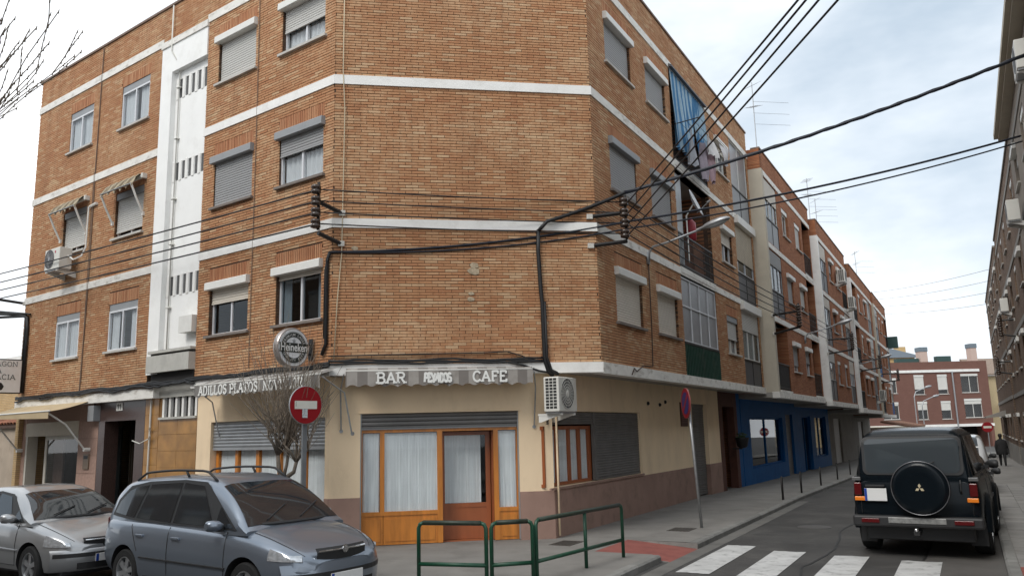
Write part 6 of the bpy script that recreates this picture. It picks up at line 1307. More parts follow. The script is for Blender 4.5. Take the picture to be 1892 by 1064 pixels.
    def wheel(self, x, side, w=.19, spokes=5, rimmat=ALU, parent=None, rr=None):
        r = rr or self.s['wr']; y = side * (self.s.get('track', .74)); e = empty('wheel', (x, y, r)); e.parent = self.root
        ax = Vector((0, side, 0)); m = MB(); m.lathe((0, 0, 0), ax, [(r * .66, -w / 2), (r * .93, -w / 2), (r * .99, -w * .36), (r, -w * .1), (r, w * .1), (r * .99, w * .36), (r * .93, w / 2), (r * .68, w / 2), (r * .66, w * .42)], 40, closed=True); m.build('tyre', RUB, e, smooth=False, recalc=True, local=True)
        m = MB(); m.lathe((0, 0, 0), ax, [(r * .67, -w * .3), (r * .67, w * .46), (r * .62, w * .46), (r * .60, w * .1), (r * .1, w * .08)], 32); m.lathe((0, 0, 0), ax, [(r * .17, w * .05), (r * .17, w * .34), (r * .12, w * .4)], 16)
        for k in range(spokes):
            a = 2 * PI * k / spokes + .3; d = Vector((math.cos(a), 0, math.sin(a))); t = Vector((-math.sin(a), 0, math.cos(a)))
            pts = [d * r * .1 + t * r * .09, d * r * .1 - t * r * .09, d * r * .62 - t * r * .14, d * r * .62 + t * r * .14]; m.prism([p + ax * w * .22 for p in pts], ax * w * .16)
        m.build('rim', rimmat, e, local=True, recalc=True)
        m = MB(); m.lathe((0, 0, 0), ax, [(r * .58, w * .09), (r * .58, w * .105)], 24); m.build('brake_disc', TRIM, e, local=True)
    def bx(self, name, mt, x0, x1, y0, y1, z0, z1, bevel=.01, parent=None, rot=0):
        m = MB(); m.box(W0, x0, x1, min(y0, y1), max(y0, y1), z0, z1); o = m.build(name, mt, parent or self.root, local=True)
        if bevel: b = o.modifiers.new('bevel', 'BEVEL'); b.width = bevel; b.segments = 2
        return o
    def patch(self, name, mt, pts, th=.012, smooth=False):
        m = MB(); n = len(pts); P = [Vector(p) for p in pts]; nn = (P[1] - P[0]).cross(P[2] - P[0]).normalized(); m.prism([p - nn * th / 2 for p in P], nn * th); return m.build(name, mt, self.root, local=True)
    def seam(self, x0, z0, x1, z1, side, n=8, w=.006, mt=None, name='door_seam', out=.001):
        """thin dark line on the body flank following the section"""
        m = MB(); pts = []
        for i in range(n + 1):
            x, z = x0 + (x1 - x0) * i / n, z0 + (z1 - z0) * i / n; pts.append(Vector((x, side * (self.flank(x, z) + out), z)))
        m.tube(pts, w, 5); return m.build(name, mt or TRIM, self.root, local=True)
    def flank(self, x, z):
        w, zb, zs = self.f('W', x), self.f('ZB', x), self.f('ZS', x); mid = zb + (zs - zb) * .52
        if z > zs: return self.yside(x, z)
        return float(np.interp(z, [zb, zb + .035, zb + .12, mid - .1, mid, mid + .07, zs - .13, zs - .05, zs], [w * .8, w * .945, w * .985, w * .992, w, w * .998, w * .985, w * .968, w * .935]))
    def mirror(self, x, z, side, col):
        y = side * (self.yside(x, z) + .02); m = MB(); rows = []
        for u, k in ((0, .35), (.25, .85), (.6, 1), (.9, .9), (1, .55)):
            rows.append([Vector((x + .05 - .07 * u + .075 * k * math.cos(a), y + side * .19 * u, z + .055 + .072 * k * math.sin(a))) for a in [2 * PI * i / 12 for i in range(12)]])
        m.grid(rows, closed=True); m.face(rows[0]); m.face(rows[-1][::-1]); mo = m.build('wing_mirror', col, self.root, smooth=True, recalc=True, local=True)
        m = MB(); m.box(W0, x - .03, x + .05, min(y - side * .05, y + side * .05), max(y - side * .05, y + side * .05), z - .02, z + .04); m.build('mirror_foot', TRIM, mo, local=True)
        return mo

def hatch(name, label, loc, rz, kind, col):
    """kind 'van' (tall family car with roof rails) or 'sedan' (lower hatchback)"""
    if kind == 'van':
        S = dict(H=1.63, belt=.98, tumble=.20, wr=.31, track=.745, arch=[(1.30, .375), (-1.39, .375)],
                 W=([-2.15, -2.08, -1.9, -1.5, -.6, .6, 1.4, 1.75, 2.0, 2.10, 2.16], [.66, .76, .82, .86, .872, .872, .86, .82, .72, .62, .48]),
                 ZB=([-2.15, -1.9, -1.4, 1.4, 1.9, 2.16], [.42, .30, .22, .20, .22, .30]),
                 ZS=([-2.15, -1.9, -1, 0, .9, 1.3, 1.7, 2.0, 2.16], [.90, .99, .985, .955, .915, .88, .80, .70, .58]),
                 ZT=([-2.15, -1.9, -1, 0, .9, 1.2, 1.5, 1.8, 2.02, 2.16], [.98, 1.05, 1.05, 1.04, 1.04, 1.02, .965, .865, .75, .62]),
                 ZR=([-2.14, -2.08, -1.98, -1.8, -1.3, -.5, 0, .35, .7, 1.0, 1.28], [.98, 1.16, 1.40, 1.535, 1.595, 1.63, 1.625, 1.575, 1.43, 1.235, .98]))
        fr_x, xa = 1.30, (.50, 1.22)
    else:
        S = dict(H=1.425, belt=.93, tumble=.24, wr=.30, track=.735, arch=[(1.26, .355), (-1.35, .355)],
                 W=([-2.05, -1.95, -1.7, -1.2, -.4, .6, 1.3, 1.65, 1.88, 2.0, 2.05], [.62, .74, .80, .84, .855, .855, .84, .79, .69, .58, .46]),
                 ZB=([-2.05, -1.8, -1.3, 1.3, 1.8, 2.05], [.40, .28, .20, .19, .20, .28]),
                 ZS=([-2.05, -1.8, -1, 0, .8, 1.2, 1.6, 1.9, 2.05], [.86, .94, .925, .90, .87, .835, .76, .66, .56]),
                 ZT=([-2.05, -1.8, -1, 0, .8, 1.1, 1.4, 1.7, 1.93, 2.05], [.94, 1.0, .98, .97, .975, .955, .90, .815, .70, .60]),
                 ZR=([-2.0, -1.85, -1.5, -1.0, -.4, .0, .30, .6, .9, 1.18], [.93, 1.10, 1.28, 1.385, 1.425, 1.42, 1.375, 1.27, 1.10, .93]))
        fr_x, xa = 1.18, (.40, 1.12)
    c = Car(name, label, loc, rz, S, col); c.cut_arches(c.lower()); c.cabin()
    G = car_glass('car glass'); b0 = S['belt']
    if kind == 'van':
        sides = [[(.60, b0 + .03), (.17, 1.50), (-.28, 1.535), (-.30, b0 + .04)], [(-.36, b0 + .04), (-.34, 1.535), (-1.08, 1.50), (-1.22, b0 + .07)], [(-1.28, b0 + .07), (-1.15, 1.49), (-1.55, 1.44), (-1.80, 1.25), (-1.86, b0 + .12)], [(1.02, b0 + .02), (.66, 1.25), (.64, b0 + .02)]]
        border = [[(1.10, b0), (.22, 1.55), (-.3, 1.575), (-1.15, 1.54), (-1.62, 1.47), (-1.88, 1.27), (-1.93, b0 + .08), (-1.2, b0 + .03)]]
    else:
        sides = [[(.55, b0 + .025), (.18, 1.285), (-.22, 1.325), (-.20, b0 + .03)], [(-.27, b0 + .03), (-.29, 1.325), (-.80, 1.29), (-1.05, b0 + .10), (-1.02, b0 + .05)], [(.92, b0 + .01), (.64, 1.10), (.62, b0 + .01)]]
        border = [[(.98, b0), (.22, 1.32), (-.25, 1.36), (-.85, 1.32), (-1.35, 1.12), (-1.30, b0 + .05)]]
    for sd_ in (-1, 1):
        for p in border: c.side_poly('window_surround', p, TRIM, sd_, .004)
        for p in sides: c.side_poly('side_window', p, G, sd_, .009)
    c.screen('windscreen', xa[1], xa[0], .05, G, .006); c.screen('rear_window', S['ZR'][0][1], S['ZR'][0][1] + (.16 if kind == 'van' else .42), .08, G, .006)
    for x in (S['arch'][0][0], S['arch'][1][0]):
        for sd_ in (-1, 1): c.wheel(x, sd_, spokes=6 if kind == 'van' else 5, rimmat=mat('alloy rim', (.45, .46, .47), .35, metal=.7))
    x1 = S['W'][0][-1]
    # front: lamps wrap the corner; grille, bumper, plate
    zl0, zl1 = (.64, .80) if kind == 'van' else (.58, .735)
    for sd_ in (-1, 1):
        rows = []
        for k in range(7):
            x = x1 - .06 - .40 * (k / 6) ** 1.2 if k else x1 - .07
            rows.append([Vector((x + .012, sd_ * (min(c.f('W', x), c.flank(x, z) if z < c.f('ZS', x) else c.f('W', x) * .96) + .006), z)) for z in (zl0 + .02 * k / 6, (zl0 + zl1) / 2, min(zl1 + .045 * k / 6, c.f('ZS', x) - .005))])
        m = MB(); m.grid(rows); m.build('headlight', LENS, c.root, smooth=True, local=True)
    m = MB(); rows = []
    for k in range(9): y = -.40 + .80 * k / 8; xx = x1 + .004 - .06 * (abs(y) / .45) ** 2; rows.append([Vector((xx, y, zl0 - .02)), Vector((xx + .004, y, (zl0 + zl1) / 2)), Vector((xx - .03, y, zl1 - .03))])
    m.grid(rows); gr = m.build('grille', TRIM, c.root, local=True)
    m = MB(); m.tube([Vector((x1 + .012 - .06 * (abs(y) / .45) ** 2, y, (zl0 + zl1) / 2 + .015)) for y in np.linspace(-.38, .38, 9)], .013, 6); m.build('grille_bar', CHROME, gr, local=True)
    m = MB(); m.lathe((x1 + .02, 0, (zl0 + zl1) / 2 + .015), (1, 0, 0), [(.045, 0), (.05, .006), (.04, .01)], 18); m.build('badge_ring', CHROME, gr, local=True)
    m = MB(); rows = []
    for k in range(17):
        y = -.80 + 1.60 * k / 16; xx = x1 + .045 - .26 * (abs(y) / .80) ** 3.2
        rows.append([Vector((xx - .06, y, .24)), Vector((xx, y, .30)), Vector((xx + .01, y, .42)), Vector((xx + .012, y, .50)), Vector((xx - .03, y, zl0 - .03))])
    m.grid(rows); m.build('bumper', col, c.root, smooth=True, local=True)
    m = MB(); rows = [[Vector((x1 + .06 - .26 * (abs(y) / .80) ** 3.2, y, z)) for z in (.44, .47, .50)] for y in np.linspace(-.78, .78, 17)]; m.grid(rows); m.build('bumper_strip', TRIM, c.root, local=True)
    m = MB(); rows = [[Vector((x1 + .052 - .26 * (abs(y) / .80) ** 3.2, y, z)) for z in (.27, .36)] for y in np.linspace(-.5, .5, 9)]; m.grid(rows); m.build('lower_intake', BLACK, c.root, local=True)
    c.bx('number_plate', PLATE, x1 + .055, x1 + .07, -.26, .26, .36, .47, .003); c.bx('plate_band', mat('plate blue', (.01, .05, .30), .4), x1 + .068, x1 + .072, -.258, -.215, .362, .468, 0)
    for sd_ in (-1, 1):
        c.mirror(.78 if kind == 'van' else .70, b0 + .0, sd_, col)
        c.bx('tail_lamp', REDL, -S['W'][0][-1] + .02, -S['W'][0][-1] + .14, sd_ * .56, sd_ * .70, .72, 1.02, .02)
        for (xa_, xb_) in (((.60, -.32), (-.32, -1.18)) if kind == 'van' else ((.58, -.25), (-.25, -1.02))):
            c.bx('door_handle', col if kind == 'van' else TRIM, xb_ + .10, xb_ + .28, sd_ * (c.flank(xb_ + .2, .83) - .005), sd_ * (c.flank(xb_ + .2, .83) + .03), .81, .845, .008)
        dx = (.92, -.32, -1.25) if kind == 'van' else (.86, -.25, -1.08)
        for x in dx[:2]: c.seam(x, .30, x, b0 - .02, sd_)
        c.seam(dx[2] + (.2 if kind == 'van' else .22), .62, dx[2], b0 - .02, sd_); c.seam(dx[0], .30, dx[2] + .35, .30, sd_)
        c.seam(.95, .52, -.98, .54, sd_, 12, .016, TRIM if kind == 'van' else col, 'side_moulding', .004)
        c.seam(.86, .21, -.95, .22, sd_, 10, .03, TRIM, 'sill_trim', -.01)
    m = MB(); m.tube([Vector((fr_x - .02 - .10 * (abs(y) / .6) ** 2, y, c.f('ZT', fr_x - .1) + .012)) for y in np.linspace(-.6, .6, 9)], .02, 5); m.build('cowl', TRIM, c.root, local=True)
    for y0 in (-.42, .12):
        m = MB(); m.tube([Vector((xa[1] - .02, y0, c.f('ZR', xa[1] - .02) + .03)), Vector((xa[1] - .20, y0 + .42, c.f('ZR', xa[1] - .20) + .025))], .009, 5); m.build('wiper', TRIM, c.root, local=True)
    # bonnet shut line
    for sd_ in (-1, 1):
        m = MB(); m.tube([Vector((x, sd_ * c.f('W', x) * .80, float(c.f('ZS', x) + (c.f('ZT', x) - c.f('ZS', x)) * .56) + .002)) for x in np.linspace(fr_x, x1 - .10, 10)], .004, 4); m.build('bonnet_seam', TRIM, c.root, local=True)
    if kind == 'van':
        for sd_ in (-1, 1):
            y = lambda x: sd_ * (c.yside(x, c.f('ZR', x)) - .06); m = MB(); xs = np.linspace(.32, -1.62, 18)
            m.tube([Vector((x, y(x), c.f('ZR', x) - .02 + .085 * min(1, math.sin(PI * (i / 17)) * 2.6) )) for i, x in enumerate(xs)], .017, 7)
            m.tube([Vector((-.35, y(-.35), c.f('ZR', -.35) - .02)), Vector((-.42, y(-.4), c.f('ZR', -.4) + .06))], .018, 6); m.build('roof_rail', TRIM, c.root, smooth=True, local=True)
    c.bx('underbody', TRIM, -1.9, 1.9, -.66, .66, .17, .26, .02)
    return c
hatch('family_car', 'blue grey family car with black roof rails parked in front of the bar', (-3.95, 11.81, -.21), math.radians(-35.2), 'van', paint('blue grey car paint', (.21, .245, .295)))
hatch('hatchback_car', 'silver hatchback parked behind the blue grey family car at left', (-7.95, 14.1, -.21), math.radians(-34.5), 'sedan', paint('silver car paint', (.40, .41, .42), metal=.55))

# ---- dark off-road car with spare wheel
def suv(loc, rz):
    S = dict(H=1.84, belt=1.14, tumble=.16, wr=.36, track=.76, arch=[(1.22, .44), (-1.10, .44)],
             W=([-2.0, -1.97, -1.85, -1.3, 0, 1.3, 1.8, 1.98, 2.03], [.74, .815, .84, .85, .855, .85, .82, .76, .68]),
             ZB=([-2.0, -1.8, -1.2, 1.4, 1.8, 2.03], [.52, .44, .40, .40, .44, .50]),
             ZS=([-2.0, -1.9, -1, 0, .7, 1.5, 2.03], [1.06, 1.11, 1.12, 1.10, 1.08, 1.03, .96]),
             ZT=([-2.0, -1.9, -1, 0, .7, 1.5, 1.9, 2.03], [1.1, 1.15, 1.16, 1.16, 1.16, 1.10, 1.05, .98]),
             ZR=([-1.995, -1.96, -1.90, -1.80, -1.2, -.4, .05, .25, .5, .82], [1.14, 1.55, 1.76, 1.81, 1.84, 1.84, 1.82, 1.74, 1.50, 1.14]))
    col = mat('blue black car paint', (.003, .006, .009), .25, metal=.0, coat=.05, spec=.2); c = Car('off_road_car', 'black off-road car with round spare wheel cover parked at the right kerb', loc, rz, S, col)
    c.cut_arches(c.lower()); c.cabin(); G = car_glass('dark car glass', (.012, .016, .02)); b0 = 1.14
    for sd_ in (-1, 1):
        c.side_poly('window_surround', [(.62, b0), (.14, 1.74), (-1.76, 1.74), (-1.86, b0 + .02)], TRIM, sd_, .004)
        for p in ([(.52, b0 + .03), (.12, 1.70), (-.42, 1.71), (-.42, b0 + .03)], [(-.50, b0 + .03), (-.50, 1.71), (-1.70, 1.70), (-1.78, b0 + .05)]): c.side_poly('side_window', p, G, sd_, .009)
        c.mirror(.52, b0 + .02, sd_, TRIM); c.seam(-.45, .50, -.45, b0 - .02, sd_); c.seam(.70, .50, .70, b0 - .02, sd_); c.seam(.75, .72, -.62, .72, sd_, 10, .03, TRIM, 'side_moulding', .0)
        for x in (1.22, -1.10):   # wheel-arch flares
            m = MB(); rows = []
            for k in range(15): a = PI * k / 14; rows.append([Vector((x + r * math.cos(a), sd_ * (c.flank(x, .8) + o), .36 + r * math.sin(a))) for r, o in ((.53, -.01), (.50, .05), (.44, .07), (.435, -.04))])
            m.grid(rows); m.build('arch_flare', col, c.root, smooth=True, local=True); c.wheel(x, sd_, .24, 6, mat('alloy rim', (.45, .46, .47)))
        c.bx('tail_lamp', REDL, -2.03, -1.93, sd_ * .70, sd_ * .80, .88, 1.06, .012); c.bx('indicator_lamp', AMB, -2.04, -1.95, sd_ * .66, sd_ * .80, .80, .86, .008); c.bx('bumper_lamp', REDL, -2.14, -2.08, sd_ * .48, sd_ * .72, .50, .56, .006)
        c.bx('side_trim_lamp', mat('grey lens', (.12, .12, .12), .3), -2.03, -1.95, sd_ * .70, sd_ * .82, 1.09, 1.14, .006)
        c.bx('mud_flap', TRIM, -1.56, -1.54, sd_ * .62, sd_ * .84, .16, .48, .004)
    c.screen('windscreen', .76, .28, .05, G, .006)
    # tailgate glass and seals
    def tail(name, mt, y0, y1, z0, z1, off, rad=.08, n=5):
        pts = []
        for cx, cz, a0 in ((y1 - rad, z1 - rad, 0), (y0 + rad, z1 - rad, 90), (y0 + rad, z0 + rad, 180), (y1 - rad, z0 + rad, 270)):
            for k in range(n + 1): a = math.radians(a0 + 90 * k / n); pts.append((cx + rad * math.cos(a), cz + rad * math.sin(a)))
        P = []
        for y, z in pts: zz = max(1.145, min(1.755, z)); x = float(np.interp(zz, [1.14, 1.55, 1.76], [-1.995, -1.96, -1.90])) - off; P.append(Vector((x, y, z)))
        m = MB(); m.prism(P, Vector((-.004, 0, 0))); return m.build(name, mt, c.root, local=True)
    tail('tailgate_seal', TRIM, -.66, .66, 1.17, 1.72, .006); tail('rear_window', car_glass('rear glass', (.045, .055, .062)), -.62, .62, 1.20, 1.69, .011)
    # spare wheel in its cover, emblem of three lozenges, plate, step bumper
    e = empty('spare_wheel', (-2.0, -.10, 1.00)); e.parent = c.root
    m = MB(); m.lathe((0, 0, 0), (-1, 0, 0), [(.30, 0), (.365, .02), (.375, .06), (.375, .17), (.355, .21), (.30, .225), (.20, .22), (.06, .225)], 48); m.build('wheel_cover', col, e, smooth=True, local=True, recalc=True)
    m = MB(); m.lathe((-.0, 0, 0), (-1, 0, 0), [(.372, .185), (.378, .19), (.378, .2), (.366, .205)], 48, closed=True); m.build('cover_ring', mat('dull chrome', (.20, .20, .21), .3, metal=.8), e, smooth=True, local=True)
    m = MB()
    for k in range(3):
        a = PI / 2 + 2 * PI * k / 3; d = Vector((0, math.cos(a), math.sin(a))); t = Vector((0, -math.sin(a), math.cos(a))); m.prism([Vector((-.228, 0, .0)) + p for p in (d * .002, d * .034 + t * .020, d * .066, d * .034 - t * .020)], Vector((-.006, 0, 0)))
    m.build('three_lozenge_emblem', mat('gilt emblem', (.72, .62, .42), .35, metal=.4), e, local=True)
    c.bx('number_plate', PLATE, -2.045, -2.03, .36, .66, .80, .98, .003); c.bx('plate_band', mat('plate blue', (.01, .05, .30), .4), -2.048, -2.044, .625, .658, .802, .978, 0); c.bx('plate_lamp', TRIM, -2.06, -2.0, .38, .64, 1.0, 1.03, .005)
    c.bx('bumper', TRIM, -2.12, -1.85, -.84, .84, .44, .60, .03); c.bx('bumper_step', mat('step plate', (.33, .33, .32), .4, metal=.5, noise=.3, nscale=20), -2.13, -2.115, -.38, .36, .50, .58, .004)
    c.bx('tow_hitch', TRIM, -2.2, -1.9, -.04, .04, .34, .40, .01); m = MB(); m.lathe((-2.2, 0, .42), (0, 0, 1), [(.01, -.03), (.03, -.01), (.03, .01), (.012, .03)], 12); m.build('tow_ball', CHROME, c.root, smooth=True, local=True)
    m = MB(); m.tube([Vector((-2.03, -.60, 1.10)), Vector((-2.07, -.60, 1.06)), Vector((-2.07, -.60, .96)), Vector((-2.03, -.60, .92))], .012, 6); m.build('tailgate_handle', TRIM, c.root, local=True)
    m = MB(); m.tube([Vector((-2.02, .05, 1.19)), Vector((-2.03, -.30, 1.36))], .01, 5); m.build('rear_wiper', TRIM, c.root, local=True)
    for y in (-.72, .72): m = MB(); m.tube([Vector((-2.005, y, .62)), Vector((-2.01, y, 1.10)), Vector((-1.965, y * .97, 1.6))], .005, 4); m.build('tailgate_seam', TRIM, c.root, local=True)
    c.bx('underbody', TRIM, -1.9, 1.8, -.7, .7, .24, .46, .02); m = MB(); m.tube([Vector((-1.10, -.7, .36)), Vector((-1.10, .7, .36))], .06, 8); m.lathe((-1.1, 0, .36), (1, 0, 0), [(.05, -.14), (.13, -.06), (.13, .06), (.05, .14)], 12); m.build('rear_axle', TRIM, c.root, local=True)
    c.root.scale = (1.10, 1.10, 1.09); return c
suv((7.42, 15.05, -.205), math.radians(58.0))
# second dark car and a pale van parked beyond it
def small_car(name, label, t, w, col, van=False):
    p = gp(t, w, 0); L_ = 4.3; H_ = 1.72 if van else 1.42
    S = dict(H=H_, belt=1.0 if van else .92, tumble=.16, wr=.31, track=.72, arch=[(1.28, .36), (-1.28, .36)], W=([-2.1, -2.0, -1.7, 0, 1.6, 1.95, 2.1], [.66, .78, .83, .85, .83, .74, .6]), ZB=([-2.1, 0, 2.1], [.32, .22, .3]),
             ZS=([-2.1, -1.8, 0, 1.2, 2.1], [.86, .95, .93, .86, .62]), ZT=([-2.1, -1.8, 0, 1.2, 2.1], [.92, 1.0, 1.0, .95, .66]), ZR=([-2.08, -2.0, -1.7, -.5, .3, 1.15], [1.0, 1.4, 1.66, H_, H_ - .04, 1.0]) if van else ([-2.0, -1.8, -1.3, -.3, .25, 1.1], [.92, 1.12, 1.37, H_, H_ - .05, .92]))
    c = Car(name, label, (p.x, p.y, p.z), math.atan2(dR.y, dR.x), S, col); c.cut_arches(c.lower(40)); c.cabin(36); G = car_glass('car glass')
    for sd_ in (-1, 1): c.side_poly('side_window', [(.6, S['belt'] + .03), (.15, H_ - .14), (-1.1, H_ - .16), (-1.4, S['belt'] + .06)], G, sd_, .006); c.bx('tail_lamp', REDL, -2.12, -2.0, sd_ * .6, sd_ * .74, .8, 1.0, .01); c.mirror(.62, S['belt'], sd_, TRIM); [c.wheel(x, sd_) for x in (1.28, -1.28)]
    c.screen('rear_window', -2.05 if van else -1.95, -1.72 if van else -1.35, .1, G, .006); c.screen('windscreen', 1.05, .4, .06, G, .006)
    c.bx('number_plate', PLATE, -2.13, -2.11, -.25, .25, .5, .61, .003); c.bx('bumper', col, -2.14, -1.9, -.72, .72, .32, .55, .04)
small_car('parked_van', 'white van parked ahead of the black off-road car', 13.5, 5.75, paint('white van paint', (.55, .56, .57), metal=0), True)
small_car('parked_car', 'dark car parked between the off-road car and the white van', 6.2, 5.65, paint('dark car paint', (.02, .02, .024)))
# ================================================================== STREET FURNITURE
def rail_section(label, pts, posts, ztop=.71, zmid=.17, zg=-.095):
    """tube guard rail: bent top rail into end posts, mid rail, worn top"""
    r = empty('guard_rail', (pts[0][0], pts[0][1], zg), label, 'guard rail', 'green pedestrian guard rails'); V = [Vector((*p, 0)) for p in pts]
    a, b = V[0], V[-1]; d = (b - a).normalized(); k = .07
    m = MB(); m.tube([at(a, zg), at(a, ztop - k), at(a + d * k * .3, ztop - k * .3), at(a + d * k, ztop)] , .027, 8); m.build('post', GREEN, r, smooth=True)
    m = MB(); m.tube([at(b, zg), at(b, ztop - k), at(b - d * k * .3, ztop - k * .3), at(b - d * k, ztop)], .027, 8); m.build('post', GREEN, r, smooth=True)
    for s in posts: p = a.lerp(b, s); m = MB(); m.tube([at(p, zg), at(p, ztop - .02)], .027, 8); m.build('post', GREEN, r, smooth=True)
    m = MB(); m.tube([at(a + d * k, ztop)] + [at(v, ztop) for v in V[1:-1]] + [at(b - d * k, ztop)], .033, 8); m.build('top_rail', mat('worn green rail', (.022, .035, .022), .5, noise=.3, nscale=15, dirt=.7, dirtcol=(.09, .075, .055), dscale=8), r, smooth=True)
    m = MB(); m.tube([at(a, zmid)] + [at(v, zmid) for v in V[1:-1]] + [at(b, zmid)], .028, 8); m.build('mid_rail', GREEN, r, smooth=True)
rail_section('left section of the green guard rail in front of the bar door', [(-1.36, 11.5), (-.43, 11.22)], [])
rail_section('short middle section of the green guard rail at the corner', [(-.36, 11.22), (.19, 11.38)], [])
rail_section('right section of the green guard rail running along the kerb', [(.24, 11.44), (1.66, 13.42)], [.53])
def bollard(t, w, label, cc):
    p = gp(t, w, WT); b = empty('bollard', p, label, 'bollard', 'black bollards along the kerb')
    for s in (-.045, .045): m = MB(); q_ = p + dR * s; m.tube([q_ - UP * .02, q_ + UP * .62], .022, 8); m.build('post', BLKMETAL, b, smooth=True)
    m = MB(); m.tube([p - dR * .05 + UP * .60, p + dR * .05 + UP * .60], .02, 6); m.build('cap_bar', BLKMETAL, b)
for i, (t, w) in enumerate(((8.7, 1.50), (11.4, 1.52), (15.2, 1.5), (19.2, 1.5), (23.0, 1.5))): bollard(t, w, ('nearest', 'second nearest', 'third nearest', 'fourth nearest', 'farthest')[i] + ' twin-post black bollard beside the blue shopfront kerb', i)
REDS = mat('sign red', (.27, .006, .012), .35, noise=.06); WHS = mat('sign white', (.68, .67, .60), .4, noise=.05); BLUS = mat('sign blue', (.012, .025, .14), .35)
def disc(mb, c, n, r, h, sides=40): mb.lathe(c, n, [(r, 0), (r, h)], sides)
# no-entry sign
ne = empty('no_entry_sign', (-3.52, 13.68, -.09), 'round red no-entry sign on a grey post in front of the bar', 'traffic sign')
c0 = Vector((-3.49, 13.63, 2.425)); nn = Vector((.74, -.67, 0)).normalized(); ux_ = Vector((-nn.y, nn.x, 0)); ux_ = ux_ if ux_.x > 0 else -ux_
m = MB(); m.box(Fr(Vector((-3.515, 13.70, 0)), ux_, nn), -.04, .04, -.02, .02, -.12, 2.74); m.build('post', mat('grey sign post', (.16, .17, .18), .5, noise=.1), ne)
m = MB(); disc(m, c0, nn, .305, .02); m.build('plate', REDS, ne); m = MB(); m.prism([c0 + nn * .021 + ux_ * a + UP * b for a, b in ((-.215, -.065), (.215, -.065), (.215, .068), (-.215, .068))], nn * .003); m.build('bar', WHS, ne)
m = MB(); m.prism([c0 + nn * .0245 + ux_ * a + UP * b for a, b in ((-.07, -.21), (.03, -.21), (.03, -.06), (-.07, -.06))], nn * .002); st2 = m.build('sticker', mat('pale sticker', (.5, .53, .55), .5, noise=.5, nscale=40), ne)
m = MB(); m.lathe(c0 + nn * .002, nn, [(.302, -.008), (.315, -.004), (.315, .016), (.308, .02), (.306, .0)], 40, closed=True); m.build('rim', GALV, ne)
# no-parking sign on a leaning pole, seen nearly edge-on
np_ = empty('no_parking_sign', gp(1.9, 1.22, WT), 'no-parking sign nearly edge-on atop a leaning steel pole', 'traffic sign')
pb = gp(1.9, 1.22, WT - .03); pt_ = pb + Vector((-.14, -.05, 2.80)); nn = (Vector((-.12, -1, 0)) * .35 + nR * -1.0).normalized(); nn = Vector((-.80, -.60, 0)).normalized(); nn = (Vector((0, 0, 0)) - pb).normalized(); nn = Vector((nn.x, nn.y, 0)).normalized(); nn = Matrix.Rotation(math.radians(-73), 3, 'Z') @ nn
m = MB(); m.tube([pb, pt_], .03, 10); m.build('pole', GALV, np_, smooth=True)
c1 = pb + (pt_ - pb) * .90 + nn * .045; ux_ = nn.cross(UP).normalized(); tl = (pt_ - pb).normalized()
m = MB(); disc(m, c1, nn, .30, .018); m.build('plate', REDS, np_); m = MB(); disc(m, c1 + nn * .019, nn, .225, .003); m.build('blue_field', BLUS, np_)
m = MB(); m.prism([c1 + nn * .0225 + (ux_ * a + UP * b) for a, b in ((-.185, .13), (-.13, .185), (.185, -.13), (.13, -.185))], nn * .003); m.build('slash', REDS, np_); m = MB(); m.lathe(c1, nn, [(.298, -.008), (.312, -.004), (.312, .018), (.302, .02), (.300, .0)], 40, closed=True); m.build('rim', mat('dull red back', (.22, .05, .05), .5), np_)
# far no-entry sign
fn_ = empty('no_entry_sign', (37.0, 62.5, -.75), 'small far red no-entry sign at the end of the street', 'traffic sign'); v_ = Vector((.6, .953, .0)); 
fp = Vector((36.0, 63.0, 0)); m = MB(); m.tube([at(fp, -.75), at(fp, 1.7)], .04, 8); m.build('post', GALV, fn_); fnn = Vector((-.5, -.87, 0)); fu = Vector((.87, -.5, 0)); m = MB(); disc(m, at(fp, 1.35) + fnn * .05, fnn, .38, .02, 28); m.build('plate', REDS, fn_); m = MB(); m.prism([at(fp, 1.35) + fnn * .075 + fu * a + UP * b for a, b in ((-.27, -.08), (.27, -.08), (.27, .08), (-.27, .08))], fnn * .003); m.build('bar', WHS, fn_)
# far street lamps on poles
for i, (x, y, h, lab) in enumerate(((40.9, 84, 4.9, 'left far street lamp pole before the red brick building'), (42.6, 86, 4.0, 'right far street lamp pole before the red brick building'))):
    fl_ = empty('street_lamp', (x, y, -1.0), lab, 'street lamp', 'far street lamps'); m = MB(); m.tube([(x, y, -1), (x, y, h - .5), (x + .2, y, h), (x + 1.2, y, h + .4)], .05, 6); m.build('pole', GALV, fl_); m = MB(); m.lathe((x + 1.2, y, h + .4), (1, 0, .25), [(.05, 0), (.13, .15), (.13, .5), (.05, .7)], 10); m.build('lamp_head', GALV, fl_, smooth=True)

